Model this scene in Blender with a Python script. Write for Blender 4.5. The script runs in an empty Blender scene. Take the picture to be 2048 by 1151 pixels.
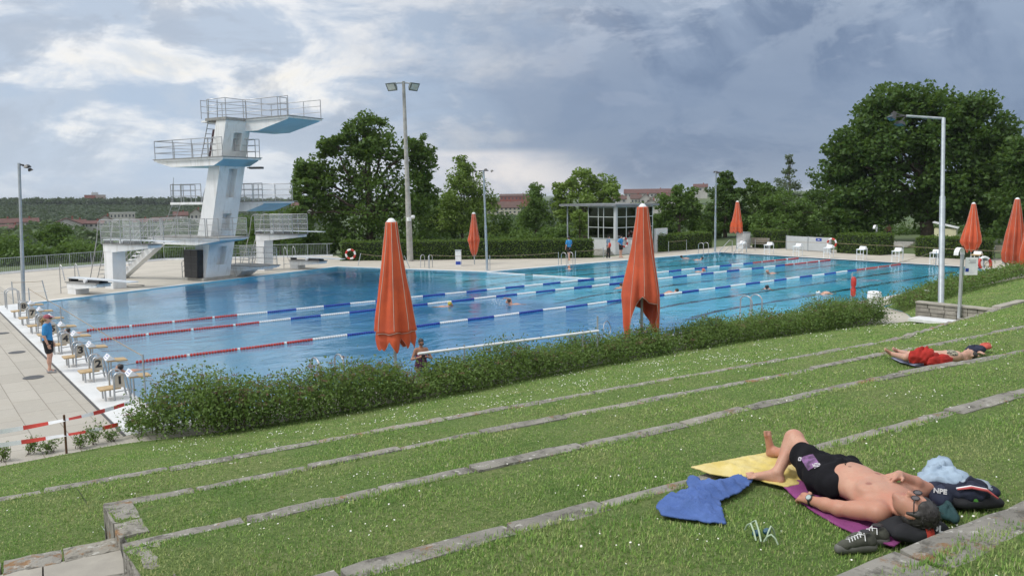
import bpy, bmesh, math, random
import numpy as np
from mathutils import Vector, Matrix, Euler
from mathutils.geometry import tessellate_polygon, delaunay_2d_cdt
R = math.radians
S = bpy.context.scene
COL = S.collection
random.seed(7)
RNG = np.random.default_rng(11)

# ------------------------------------------------------------------ camera
CF, CP, CR, CY = 1580.0, 0.116, -0.0118, 0.9076
CAM = np.array([-4.404, -20.187, 4.80])
_fw = np.array([math.cos(CY)*math.cos(CP), math.sin(CY)*math.cos(CP), -math.sin(CP)])
_rt = np.array([math.sin(CY), -math.cos(CY), 0.0])
_up = np.cross(_rt, _fw)
_r2 = math.cos(CR)*_rt + math.sin(CR)*_up
_u2 = -math.sin(CR)*_rt + math.cos(CR)*_up
cam = bpy.data.objects.new('camera', bpy.data.cameras.new('camera'))
COL.objects.link(cam)
cam.data.sensor_width = 36.0
cam.data.lens = CF/2048*36
cam.data.clip_start, cam.data.clip_end = 0.1, 20000
cam.matrix_world = Matrix(((_r2[0], _u2[0], -_fw[0], CAM[0]), (_r2[1], _u2[1], -_fw[1], CAM[1]),
                           (_r2[2], _u2[2], -_fw[2], CAM[2]), (0, 0, 0, 1)))
S.camera = cam

def ray(u, v):
    return _fw*CF + _r2*(u-1024) - _u2*(v-575.5)
def at(u, v, z=0.0):
    d = ray(u, v); return CAM + d*((z-CAM[2])/d[2])
def atD(u, v, D):
    d = ray(u, v); return CAM + d*(D/math.hypot(d[0], d[1]))

# ------------------------------------------------------------------ node helper
class NT:
    def __init__(s, tree):
        s.t = tree; s.n = tree.nodes; s.l = tree.links; s.n.clear()
    def new(s, typ, **kw):
        nd = s.n.new(typ)
        for k, v in kw.items():
            setattr(nd, k, v)
        return nd
    def put(s, sock, v):
        if isinstance(v, bpy.types.NodeSocket): s.l.new(v, sock)
        elif v is not None: sock.default_value = v
    def m(s, op, a, b=None, c=None, clamp=False):
        nd = s.new('ShaderNodeMath', operation=op); nd.use_clamp = clamp
        for i, x in enumerate((a, b, c)):
            if x is not None: s.put(nd.inputs[i], x)
        return nd.outputs[0]
    def vm(s, op, a, b=None, scale=None):
        nd = s.new('ShaderNodeVectorMath', operation=op)
        s.put(nd.inputs[0], a)
        if b is not None: s.put(nd.inputs[1], b)
        if scale is not None: s.put(nd.inputs[3], scale)
        return nd.outputs['Value'] if op in ('DOT_PRODUCT', 'LENGTH', 'DISTANCE') else nd.outputs[0]
    def ss(s, x, a, b, lo=0.0, hi=1.0):
        nd = s.new('ShaderNodeMapRange', interpolation_type='SMOOTHSTEP')
        for i, q in enumerate((x, a, b, lo, hi)): s.put(nd.inputs[i], q)
        return nd.outputs[0]
    def mix(s, f, a, b, blend='MIX'):
        nd = s.new('ShaderNodeMix', data_type='RGBA', blend_type=blend)
        s.put(nd.inputs[0], f); s.put(nd.inputs[6], a4(a)); s.put(nd.inputs[7], a4(b))
        return nd.outputs[2]
    def noise(s, vec, scale, detail=4.0, rough=0.55, dist=0.0, out=0):
        nd = s.new('ShaderNodeTexNoise')
        if vec is not None: s.l.new(vec, nd.inputs['Vector'])
        s.put(nd.inputs['Scale'], scale); s.put(nd.inputs['Detail'], detail)
        s.put(nd.inputs['Roughness'], rough); s.put(nd.inputs['Distortion'], dist)
        return nd.outputs[out]
    def xyz(s, v):
        nd = s.new('ShaderNodeSeparateXYZ'); s.l.new(v, nd.inputs[0]); return nd.outputs
    def comb(s, x, y, z):
        nd = s.new('ShaderNodeCombineXYZ')
        for i, q in enumerate((x, y, z)): s.put(nd.inputs[i], q)
        return nd.outputs[0]
    def bump(s, h, strength, dist):
        nd = s.new('ShaderNodeBump'); s.put(nd.inputs['Height'], h)
        nd.inputs['Strength'].default_value = strength; nd.inputs['Distance'].default_value = dist
        return nd.outputs[0]
def a4(c):
    if isinstance(c, (tuple, list)) and len(c) == 3: return (c[0], c[1], c[2], 1.0)
    return c

# ------------------------------------------------------------------ sky, sun, exposure
SUN_EL, SUN_AZ = R(52), math.atan2(0.35, -0.94)          # direction the light comes from
w = bpy.data.worlds.new('World'); S.world = w; w.use_nodes = True
N = NT(w.node_tree)
sky = N.new('ShaderNodeTexSky', sky_type='NISHITA'); sky.sun_disc = False
sky.sun_elevation = SUN_EL; sky.sun_rotation = math.pi/2 - SUN_AZ
D = N.new('ShaderNodeTexCoord').outputs['Generated']
dx, dy, dz = N.xyz(D)
tR = N.vm('DOT_PRODUCT', D, tuple(_rt))                    # -1 west-ish .. 1 east-ish
tF = N.vm('DOT_PRODUCT', D, (math.cos(CY), math.sin(CY), 0))
den = N.m('ADD', N.m('MAXIMUM', dz, 0.0), 0.14)
pl = N.comb(N.m('DIVIDE', dx, den), N.m('DIVIDE', dy, den), 0.0)
# rotate to view-aligned plane so that stretched banks lie across the valley
px_ = N.vm('DOT_PRODUCT', pl, tuple(_rt)); py_ = N.vm('DOT_PRODUCT', pl, (math.cos(CY), math.sin(CY), 0))
pv = N.comb(px_, N.m('MULTIPLY', py_, 1.0), 1.7)
n1 = N.noise(pv, 0.85, 9, 0.56, 0.25)
n2 = N.noise(N.vm('ADD', N.vm('MULTIPLY', D, (4.2, 4.2, 7.5)), (7.3, 2.1, 3.0)), 1.5, 12, 0.62, 0.45)
n3 = N.noise(N.vm('ADD', N.vm('MULTIPLY', D, (5.0, 5.0, 13.0)), (1.3, 4.1, 0)), 1.25, 10, 0.6, 0.35)
n4 = N.noise(N.vm('ADD', N.vm('MULTIPLY', D, (3.2, 3.2, 6.5)), (9.3, 1.1, 2.0)), 1.15, 12, 0.63, 0.75)
# storm bank on the right, broken bright cloud on the left
edge = N.m('ADD', tR, N.m('MULTIPLY', N.m('SUBTRACT', n4, 0.5), 0.55))
storm = N.ss(edge, -0.30, 0.16)
light = N.mix(N.ss(n3, 0.42, 0.58), (0.39, 0.455, 0.55), (0.70, 0.705, 0.715))
light = N.mix(N.m('MULTIPLY', N.ss(n2, 0.50, 0.60), 0.75), light, (0.34, 0.39, 0.47))
warm = N.m('MULTIPLY', N.ss(n3, 0.50, 0.70), N.m('MULTIPLY', N.ss(dz, 0.02, 0.08), N.ss(dz, 0.26, 0.13)))
light = N.mix(N.m('MULTIPLY', warm, 0.55), light, (0.74, 0.69, 0.59))
dark = N.mix(N.ss(n4, 0.39, 0.60), (0.138, 0.185, 0.275), (0.26, 0.32, 0.42))
dark = N.mix(N.m('MULTIPLY', N.ss(n2, 0.48, 0.58), 0.55), dark, (0.34, 0.395, 0.48))
dark = N.mix(N.m('MULTIPLY', N.ss(n3, 0.54, 0.62), 0.5), dark, (0.42, 0.465, 0.55))
belt = N.m('MULTIPLY', N.ss(dz, -0.02, 0.05), N.ss(dz, 0.24, 0.10))
dark = N.mix(N.m('MULTIPLY', belt, 0.66), dark, (0.130, 0.182, 0.285))
cloud = N.mix(storm, light, dark)
# blue gaps low on the left
gapb = N.m('MULTIPLY', N.ss(n2, 0.50, 0.36), N.m('MULTIPLY', N.ss(dz, 0.30, 0.05), N.ss(tR, 0.05, -0.2)))
cloud = N.mix(N.m('MULTIPLY', gapb, 0.75), cloud, (0.33, 0.42, 0.55))
# pale slit under the storm bank near the horizon
slit = N.m('MULTIPLY', N.ss(N.m('ADD', dz, N.m('MULTIPLY', N.m('SUBTRACT', n3, 0.5), 0.02)), 0.062, 0.050),
           N.m('MULTIPLY', N.ss(tR, -0.24, -0.08), N.ss(N.m('ADD', tR, N.m('MULTIPLY', dz, 1.4)), 0.19, 0.04)))
cloud = N.mix(N.m('MULTIPLY', slit, 0.92), cloud, N.mix(N.ss(n3, 0.4, 0.62), (0.46, 0.48, 0.54), (0.66, 0.63, 0.62)))
hz = N.m('MULTIPLY', N.ss(dz, 0.11, 0.0), N.ss(tR, 0.0, -0.25))
cloud = N.mix(N.m('MULTIPLY', hz, 0.6), cloud, (0.42, 0.50, 0.61))
# higher and behind the viewer the overcast is thin and bright
over = N.m('MAXIMUM', N.ss(dz, 0.42, 0.75), N.m('MULTIPLY', N.ss(tF, 0.15, -0.35), N.ss(dz, 0.02, 0.25)))
cloud = N.mix(over, cloud, N.mix(N.ss(n1, 0.3, 0.7), (0.66, 0.70, 0.77), (1.15, 1.13, 1.08)))
cl10 = N.vm('SCALE', cloud, scale=10.0)
bg = N.new('ShaderNodeBackground'); bg.inputs['Strength'].default_value = 0.1
N.l.new(N.mix(0.94, sky.outputs[0], cl10), bg.inputs['Color'])
N.l.new(bg.outputs[0], N.new('ShaderNodeOutputWorld').inputs['Surface'])

sl = bpy.data.lights.new('sun', 'SUN'); sl.energy = 1.5; sl.angle = R(12); sl.color = (1.0, 0.965, 0.90)
so = bpy.data.objects.new('sun', sl); COL.objects.link(so)
_sd = Vector((math.cos(SUN_AZ)*math.cos(SUN_EL), math.sin(SUN_AZ)*math.cos(SUN_EL), math.sin(SUN_EL)))
so.rotation_euler = (-_sd).to_track_quat('-Z', 'Y').to_euler(); so.location = (0, 0, 60)
S.view_settings.view_transform = 'Standard'; S.view_settings.look = 'None'
S.view_settings.exposure = 0.42; S.view_settings.gamma = 1.0
S.render.engine = 'CYCLES'
S.cycles.max_bounces = 10; S.cycles.transparent_max_bounces = 12
S.cycles.sample_clamp_indirect = 6.0

# ------------------------------------------------------------------ mesh helpers
def srgb(r, g, b):
    f = lambda c: (c/255/12.92) if c/255 <= 0.04045 else ((c/255+0.055)/1.055)**2.4
    return (f(r), f(g), f(b))
class MB:
    """collects verts / faces of one mesh"""
    def __init__(s): s.v = []; s.f = []; s.sm = []; s.mi = []
    def add(s, vs, fs, smooth=False, mi=0):
        o = len(s.v); s.v.extend([tuple(map(float, p)) for p in vs])
        for f in fs: s.f.append([i+o for i in f]); s.sm.append(smooth); s.mi.append(mi)
        return s
    def box(s, c, d, rz=0.0, mi=0, M=None):
        x, y, z = d[0]/2, d[1]/2, d[2]/2
        vs = [(sx*x, sy*y, sz*z) for sz in (-1, 1) for sy in (-1, 1) for sx in (-1, 1)]
        cz, sz_ = math.cos(rz), math.sin(rz)
        vs = [(c[0]+a*cz-b*sz_, c[1]+a*sz_+b*cz, c[2]+e) for a, b, e in vs]
        if M: vs = [tuple(M @ Vector(q)) for q in vs]
        return s.add(vs, [(0, 2, 3, 1), (4, 5, 7, 6), (0, 1, 5, 4), (2, 6, 7, 3), (0, 4, 6, 2), (1, 3, 7, 5)], mi=mi)
    def hexa(s, bot, top, mi=0):
        n = len(bot); vs = list(bot)+list(top)
        fs = [tuple(range(n))[::-1], tuple(range(n, 2*n))]+[(i, (i+1) % n, n+(i+1) % n, n+i) for i in range(n)]
        return s.add(vs, fs, mi=mi)
    def prism(s, poly, z0, z1, mi=0):
        return s.hexa([(p[0], p[1], z0) for p in poly], [(p[0], p[1], z1) for p in poly], mi)
    def tube(s, pts, r, n=8, cap=True, mi=0, smooth=True):
        P = [Vector(p) for p in pts]; rs = r if isinstance(r, (list, tuple)) else [r]*len(P)
        vs = []; prev = None
        for i, p in enumerate(P):
            if i == 0: t = P[1]-p
            elif i == len(P)-1: t = p-P[i-1]
            else: t = (P[i+1]-p).normalized()+(p-P[i-1]).normalized()
            if t.length < 1e-9: t = Vector((0, 0, 1))
            t.normalize()
            if prev is None:
                a = Vector((0, 0, 1)) if abs(t.z) < 0.9 else Vector((1, 0, 0))
                x = t.cross(a).normalized()
            else:
                x = (prev - t*prev.dot(t))
                x = x.normalized() if x.length > 1e-6 else t.orthogonal().normalized()
            prev = x; y = t.cross(x)
            for k in range(n):
                a = 2*math.pi*k/n
                vs.append(tuple(p+(x*math.cos(a)+y*math.sin(a))*rs[i]))
        fs = []
        for i in range(len(P)-1):
            for k in range(n):
                k2 = (k+1) % n
                fs.append((i*n+k, i*n+k2, (i+1)*n+k2, (i+1)*n+k))
        s.add(vs, fs, smooth, mi)
        if cap:
            s.add(vs[:n], [tuple(range(n))[::-1]], False, mi); s.add(vs[-n:], [tuple(range(n))], False, mi)
        return s
    def lathe(s, c, prof, n=12, mi=0, smooth=True, caps=True):
        vs = []; fs = []
        for r, z in prof:
            for k in range(n):
                a = 2*math.pi*k/n; vs.append((c[0]+r*math.cos(a), c[1]+r*math.sin(a), c[2]+z))
        m = len(prof)
        for i in range(m-1):
            for k in range(n):
                k2 = (k+1) % n; fs.append((i*n+k, i*n+k2, (i+1)*n+k2, (i+1)*n+k))
        s.add(vs, fs, smooth, mi)
        if caps:
            s.add(vs[:n], [tuple(range(n))[::-1]], False, mi); s.add(vs[-n:], [tuple(range(n))], False, mi)
        return s
    def torus(s, c, R0, r, axis, n=24, m=8, mi=0, mi2=None, seg=4):
        ax = Vector(axis).normalized(); x = ax.orthogonal().normalized(); y = ax.cross(x)
        vs = []
        for i in range(n):
            a = 2*math.pi*i/n; d = x*math.cos(a)+y*math.sin(a)
            for k in range(m):
                b = 2*math.pi*k/m; vs.append(tuple(Vector(c)+d*(R0+r*math.cos(b))+ax*(r*math.sin(b))))
        o = len(s.v); s.v.extend(vs)
        for i in range(n):
            for k in range(m):
                i2, k2 = (i+1) % n, (k+1) % m
                s.f.append([o+i*m+k, o+i2*m+k, o+i2*m+k2, o+i*m+k2]); s.sm.append(True)
                s.mi.append(mi if mi2 is None or (i*seg*2//n) % 2 == 0 else mi2)
        return s
    def build(s, name, mats, parent=None, recalc=True, origin=None):
        me = bpy.data.meshes.new(name)
        if parent is not None: origin = parent_origin(parent)
        if origin is None:
            a = np.array(s.v); origin = ((a[:, 0].min()+a[:, 0].max())/2, (a[:, 1].min()+a[:, 1].max())/2, a[:, 2].min())
        ox, oy, oz = origin
        me.from_pydata([(x-ox, y-oy, z-oz) for x, y, z in s.v], [], s.f)
        me.polygons.foreach_set('use_smooth', s.sm); me.polygons.foreach_set('material_index', s.mi)
        for mm in (mats if isinstance(mats, (list, tuple)) else [mats]): me.materials.append(mm)
        if recalc:
            bm = bmesh.new(); bm.from_mesh(me); bmesh.ops.recalc_face_normals(bm, faces=bm.faces); bm.to_mesh(me); bm.free()
        me.update()
        return link(name, me, parent, origin)
def parent_origin(o):
    v = Vector((0, 0, 0))
    while o is not None: v = v+o.location; o = o.parent
    return tuple(v)
def link(name, me, parent=None, origin=(0, 0, 0)):
    o = bpy.data.objects.new(name, me); COL.objects.link(o)
    if parent is not None: o.parent = parent
    else: o.location = origin
    return o
def npmesh(name, V, F, mats, parent=None, origin=(0, 0, 0), smooth=False, mi=None):
    """fast mesh from numpy arrays, every face the same size"""
    me = bpy.data.meshes.new(name); V = np.asarray(V, np.float32).reshape(-1, 3)
    if parent is not None: origin = parent_origin(parent)
    V = V-np.array(origin, np.float32); F = np.asarray(F, np.int32); k = F.shape[1]
    me.vertices.add(len(V)); me.vertices.foreach_set('co', V.ravel())
    me.loops.add(F.size); me.loops.foreach_set('vertex_index', F.ravel())
    me.polygons.add(len(F)); me.polygons.foreach_set('loop_start', np.arange(0, F.size, k, dtype=np.int32))
    me.polygons.foreach_set('loop_total', np.full(len(F), k, np.int32))
    if smooth: me.polygons.foreach_set('use_smooth', np.ones(len(F), bool))
    if mi is not None: me.polygons.foreach_set('material_index', np.asarray(mi, np.int32))
    for mm in (mats if isinstance(mats, (list, tuple)) else [mats]): me.materials.append(mm)
    me.update(calc_edges=True)
    return link(name, me, parent, origin)
def thing(name, label, cat, loc=(0, 0, 0), group=None, rz=0.0):
    o = bpy.data.objects.new(name, None); COL.objects.link(o); o.empty_display_size = 0.2
    o.location = tuple(map(float, loc)); o.rotation_euler = (0, 0, rz); return tag(o, label, cat, group)
def tag(o, label=None, cat=None, group=None, kind=None):
    for k, v in (('label', label), ('category', cat), ('group', group), ('kind', kind)):
        if v: o[k] = v
    return o
def dup(root, loc=None, rz=None, label=None, group=None, scale=None):
    def cp(o, par):
        c = o.copy(); COL.objects.link(c)
        if par is not None: c.parent = par
        for ch in kids.get(o.name, []): cp(ch, c)
        return c
    kids = {}
    for o in list(COL.objects):
        if o.parent: kids.setdefault(o.parent.name, []).append(o)
    r = cp(root, None)
    if loc is not None: r.location = tuple(map(float, loc))
    if rz is not None: r.rotation_euler[2] = rz
    if scale: r.scale = (scale,)*3 if not isinstance(scale, tuple) else scale
    if label: r['label'] = label
    if group: r['group'] = group
    return r
def text_mesh(txt, size, depth=0.002, bold=0.0):
    cu = bpy.data.curves.new('lettering', 'FONT'); cu.body = txt; cu.size = size; cu.extrude = depth; cu.offset = bold
    cu.align_x = 'CENTER'; cu.align_y = 'CENTER'
    ob = bpy.data.objects.new('lettering', cu); COL.objects.link(ob)
    bpy.context.view_layer.update()
    me = bpy.data.meshes.new_from_object(ob.evaluated_get(bpy.context.evaluated_depsgraph_get()))
    bpy.data.objects.remove(ob); bpy.data.curves.remove(cu)
    V = [tuple(v.co) for v in me.vertices]; F = [tuple(p.vertices) for p in me.polygons]
    bpy.data.meshes.remove(me); return V, F
def add_text(mb, txt, size, M, mi=0, bold=0.0, depth=0.002):
    V, F = text_mesh(txt, size, depth, bold)
    mb.add([tuple(M @ Vector(p)) for p in V], F, mi=mi); return mb
def frame(x, y, o):
    """matrix from text plane (x right, y up) to world"""
    x = Vector(x).normalized(); y = (Vector(y)-x*Vector(y).dot(x)).normalized(); z = x.cross(y)
    return Matrix(((x.x, y.x, z.x, o[0]), (x.y, y.y, z.y, o[1]), (x.z, y.z, z.z, o[2]), (0, 0, 0, 1)))

# ------------------------------------------------------------------ materials
MATS = {}
def mat(name, col, rough=0.6, col2=None, scale=3.0, amt=1.0, bump=0.0, bscale=None, metal=0.0, spec=0.5, sss=0.0, trans=0.0, detail=5.0, coords='Object', streak=0.0):
    if name in MATS: return MATS[name]
    m = bpy.data.materials.new(name); m.use_nodes = True; T = NT(m.node_tree)
    b = T.new('ShaderNodeBsdfPrincipled'); o = T.new('ShaderNodeOutputMaterial'); T.l.new(b.outputs[0], o.inputs[0])
    v = T.new('ShaderNodeTexCoord').outputs[coords] if coords == 'Object' else T.new('ShaderNodeNewGeometry').outputs['Position']
    c2 = col2 if col2 else tuple(c*0.72 for c in col)
    f = T.m('MULTIPLY', T.ss(T.noise(v, scale, detail, 0.6), 0.32, 0.68), amt)
    T.l.new(T.mix(f, col, c2), b.inputs['Base Color'])
    b.inputs['Roughness'].default_value = rough; b.inputs['Metallic'].default_value = metal
    b.inputs['Specular IOR Level'].default_value = spec
    if sss:
        b.inputs['Subsurface Weight'].default_value = sss; b.inputs['Subsurface Radius'].default_value = (1, .35, .2); b.inputs['Subsurface Scale'].default_value = 0.012
    if streak:
        g = T.new('ShaderNodeNewGeometry').outputs['Position']; sn = T.noise(T.vm('MULTIPLY', g, (4.0, 4.0, 0.22)), 1.0, 6, .65); base = b.inputs['Base Color'].links[0].from_socket
        T.l.new(T.mix(T.m('MULTIPLY', T.ss(sn, .50, .72), streak), base, (.40, .39, .35)), b.inputs['Base Color'])
    if bump: T.l.new(T.bump(T.noise(v, bscale or scale*6, 6, 0.65), 1.0, bump), b.inputs['Normal'])
    if trans: b.inputs['Transmission Weight'].default_value = trans
    m['nodes'] = 1; MATS[name] = m; return m
def leafmat(name, c1, c2, c3, tr=0.35, rough=0.55):
    """leaf colours vary leaf by leaf; light passes through a little"""
    if name in MATS: return MATS[name]
    m = bpy.data.materials.new(name); m.use_nodes = True; T = NT(m.node_tree)
    g = T.new('ShaderNodeNewGeometry')
    rmp = T.new('ShaderNodeValToRGB'); T.l.new(g.outputs['Random Per Island'], rmp.inputs[0])
    e = rmp.color_ramp.elements; e[0].color = a4(c1); e[1].color = a4(c3); e.new(0.5).color = a4(c2)
    nz = T.noise(g.outputs['Position'], 0.8, 4, 0.6)
    colr = T.mix(T.ss(nz, 0.36, 0.66, 0.0, 0.8), rmp.outputs[0], T.mix(0.5, c3, c2))
    b = T.new('ShaderNodeBsdfPrincipled'); b.inputs['Roughness'].default_value = rough; b.inputs['Specular IOR Level'].default_value = 0.35
    T.l.new(colr, b.inputs['Base Color'])
    t = T.new('ShaderNodeBsdfTranslucent'); T.l.new(T.mix(0.5, colr, (0.20, 0.30, 0.03)), t.inputs[0])
    mx = T.new('ShaderNodeMixShader'); mx.inputs[0].default_value = tr
    T.l.new(b.outputs[0], mx.inputs[1]); T.l.new(t.outputs[0], mx.inputs[2])
    T.l.new(mx.outputs[0], T.new('ShaderNodeOutputMaterial').inputs[0]); MATS[name] = m; return m
STEEL = mat('stainless_steel', (0.50, 0.51, 0.52), 0.32, (0.40, 0.41, 0.43), 2.0, metal=0.85)
GALV = mat('galvanised_steel', (0.40, 0.44, 0.47), 0.5, (0.32, 0.36, 0.39), 4.0, metal=0.35, bump=0.0006)
DARKMETAL = mat('dark_metal', (0.035, 0.037, 0.04), 0.45, (0.06, 0.06, 0.06))
WHITE = mat('white_paint', (0.78, 0.79, 0.79), 0.5, (0.68, 0.69, 0.68), 1.2, bump=0.001)
CONC = mat('weathered_concrete', (0.40, 0.39, 0.36), 0.85, (0.27, 0.27, 0.25), 3.0, bump=0.004)
BLACK = mat('black_plastic', (0.012, 0.012, 0.014), 0.4, (0.02, 0.02, 0.022))
RED = mat('red_plastic', (0.55, 0.045, 0.03), 0.4, (0.42, 0.03, 0.025), 6)
BLUE = mat('blue_plastic', (0.015, 0.06, 0.40), 0.4, (0.01, 0.04, 0.28), 6)
WPLAST = mat('white_plastic', (0.80, 0.81, 0.82), 0.4, (0.70, 0.72, 0.74), 6)
BARK = mat('bark', (0.10, 0.078, 0.055), 0.9, (0.045, 0.036, 0.028), 3.0, bump=0.02, bscale=9)
ROPE = mat('rope', (0.34, 0.27, 0.19), 0.9, (0.24, 0.19, 0.13), 12)
WOOD = mat('light_wood', (0.50, 0.36, 0.19), 0.55, (0.40, 0.28, 0.14), 5.0)
# ================================================================== THE SETTING: pool, deck, lawn, terraces, land
POOL = [(0.0, -2.4), (48.9, -2.4), (48.9, 20.2), (25.2, 20.3), (20.0, 31.0), (0.05, 23.1)]
DECK_NEAR = [(-45, -3.5), (-1.2, -3.4), (0.6, -3.9), (6, -4.25), (12, -4.25), (18, -4.6), (22, -5.3), (24.4, -6.35),
             (25.35, -6.5), (27.2, -5.2), (28.2, -3.75), (34, -3.6), (48, -3.4), (57, -3.2)]
DECK = DECK_NEAR + [(57.5, 24.6), (46, 24.3), (38.6, 23.6), (22.9, 35.4), (24.6, 40.6), (12.6, 47.2), (1.0, 42.6), (-45, 24)]
def offset_poly(P, d):
    out = []; n = len(P)
    for i in range(n):
        p, q, r = Vector(P[i-1]), Vector(P[i]), Vector(P[(i+1) % n])
        a = (q-p).normalized(); b = (r-q).normalized()
        na, nb = Vector((a.y, -a.x)), Vector((b.y, -b.x))
        m = (na+nb).normalized(); out.append(tuple(q+m*(d/max(0.35, m.dot(na)))))
    return out
def sheet(name, outer, holes, z, m, kind='structure'):
    polys = [[Vector((p[0], p[1], 0)) for p in outer]]+[[Vector((p[0], p[1], 0)) for p in h] for h in holes]
    tris = tessellate_polygon(polys); V = [v for pl_ in polys for v in pl_]
    mb = MB(); mb.add([(v.x, v.y, z) for v in V], [t for t in tris])
    o = mb.build(name, m, recalc=False, origin=(0, 0, z))
    me = o.data
    for p in me.polygons:
        if p.normal.z < 0: p.flip()
    me.update(); return tag(o, kind=kind)

# --- deck: beige concrete paving slabs
def deck_material():
    m = bpy.data.materials.new('deck_paving'); m.use_nodes = True; T = NT(m.node_tree)
    v = T.new('ShaderNodeNewGeometry').outputs['Position']
    br = T.new('ShaderNodeTexBrick'); br.offset = 0.5
    mp = T.new('ShaderNodeMapping'); mp.inputs['Rotation'].default_value = (0, 0, R(90)); T.l.new(v, mp.inputs[0]); T.l.new(mp.outputs[0], br.inputs['Vector'])
    br.inputs['Scale'].default_value = 1.0; br.inputs['Brick Width'].default_value = 1.25; br.inputs['Row Height'].default_value = 0.62
    br.inputs['Mortar Size'].default_value = 0.012; br.inputs['Mortar Smooth'].default_value = 0.3; br.inputs['Bias'].default_value = 0.0
    br.inputs['Color1'].default_value = a4((0.42, 0.395, 0.345)); br.inputs['Color2'].default_value = a4((0.37, 0.347, 0.302))
    br.inputs['Mortar'].default_value = a4((0.22, 0.20, 0.165))
    x, y, z = T.xyz(v)
    far = T.mix(T.ss(T.noise(v, 0.5, 6, 0.6), 0.3, 0.7), (0.50, 0.465, 0.40), (0.42, 0.39, 0.335))
    c = T.mix(T.ss(x, 0.2, 0.25), br.outputs[0], far)
    c = T.mix(T.m('MULTIPLY', T.ss(T.noise(v, 0.9, 8, 0.65), 0.45, 0.75), 0.45), c, (0.36, 0.33, 0.275))
    c = T.mix(T.m('MULTIPLY', T.ss(T.noise(v, 6.0, 6, 0.7), 0.5, 0.8), 0.35), c, (0.58, 0.54, 0.46))
    b = T.new('ShaderNodeBsdfPrincipled'); b.inputs['Roughness'].default_value = 0.75; T.l.new(c, b.inputs['Base Color'])
    T.l.new(T.bump(T.noise(v, 30, 4, 0.7), 0.6, 0.003), b.inputs['Normal'])
    T.l.new(b.outputs[0], T.new('ShaderNodeOutputMaterial').inputs[0]); return m
DECKM = deck_material()
RIM = offset_poly(POOL, 0.42); RIM[0] = (-0.95, -2.85); RIM[-1] = (-0.95, 23.05)
sheet('pool_deck', DECK, [RIM], 0.0, DECKM)
GUTTER = mat('pool_edge_tile', (0.76, 0.77, 0.77), 0.35, (0.64, 0.66, 0.66), 1.5, coords='P')
mb = MB()
n = len(POOL)
for i in range(n):          # white overflow edge, one raised sill all round with its grating recess
    a, b2 = POOL[i], POOL[(i+1) % n]; c, d = RIM[i], RIM[(i+1) % n]
    q = [Vector((*a, 0)), Vector((*b2, 0)), Vector((*d, 0)), Vector((*c, 0))]
    mb.add([(p.x, p.y, 0.012) for p in q]+[(p.x, p.y, -0.30) for p in q], [(0, 1, 2, 3), (0, 4, 5, 1), (2, 6, 7, 3)])
tag(mb.build('pool_edge', GUTTER), kind='structure')
mb = MB(); mb.box((-0.99, 10.1, 0.006), (0.05, 25.9, 0.014)); tag(mb.build('drain_channel', DARKMETAL), kind='structure')

# --- basin with tiled floor, black lane lines, sloping from the diving end to the shallow side
def basin_material():
    m = bpy.data.materials.new('pool_tiles'); m.use_nodes = True; T = NT(m.node_tree)
    v = T.new('ShaderNodeNewGeometry').outputs['Position']; x, y, z = T.xyz(v)
    n_ = T.noise(v, 0.35, 3, 0.5)
    c = T.mix(T.ss(n_, 0.35, 0.65), (0.12, 0.66, 0.86), (0.09, 0.57, 0.80))
    line = T.m('LESS_THAN', T.m('ABSOLUTE', T.m('SUBTRACT', T.m('FLOORED_MODULO', y, 2.5), 1.25)), 0.14)
    inl = T.m('MULTIPLY', T.m('MULTIPLY', T.m('GREATER_THAN', x, 2.0), T.m('LESS_THAN', x, 47.0)), T.m('MULTIPLY', T.m('GREATER_THAN', y, 0.2), T.m('LESS_THAN', y, 19.9)))
    c = T.mix(T.m('MULTIPLY', line, inl), c, (0.006, 0.012, 0.03))
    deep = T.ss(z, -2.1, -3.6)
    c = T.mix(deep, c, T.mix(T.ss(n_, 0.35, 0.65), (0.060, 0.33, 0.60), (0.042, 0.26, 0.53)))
    c = T.mix(T.m('MULTIPLY', T.ss(x, 13.0, 1.0), 0.75), c, (0.42, 0.66, 0.80))  # floor paled towards the left end, standing in for bright sky reflection
    b = T.new('ShaderNodeBsdfPrincipled'); b.inputs['Roughness'].default_value = 0.4; T.l.new(c, b.inputs['Base Color'])
    T.l.new(b.outputs[0], T.new('ShaderNodeOutputMaterial').inputs[0]); return m
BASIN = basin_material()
def floor_z(x, y):
    d = -1.9-2.1*max(0.0, min(1.0, (23.5-x)/4.5))
    return d
mb = MB(); gx = list(np.linspace(0, 48.9, 50)); gy = list(np.linspace(-2.4, 31.2, 36))
vs = [(x, y, floor_z(x, y)) for y in gy for x in gx]
fs = [(j*50+i, j*50+i+1, (j+1)*50+i+1, (j+1)*50+i) for j in range(35) for i in range(49)]
mb.add(vs, fs)
for i in range(n):
    a, b2 = POOL[i], POOL[(i+1) % n]
    mb.add([(a[0], a[1], 0.0), (b2[0], b2[1], 0.0), (b2[0], b2[1], -4.2), (a[0], a[1], -4.2)], [(0, 1, 2, 3)])
tag(mb.build('pool_basin', BASIN, recalc=False), kind='structure')
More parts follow.
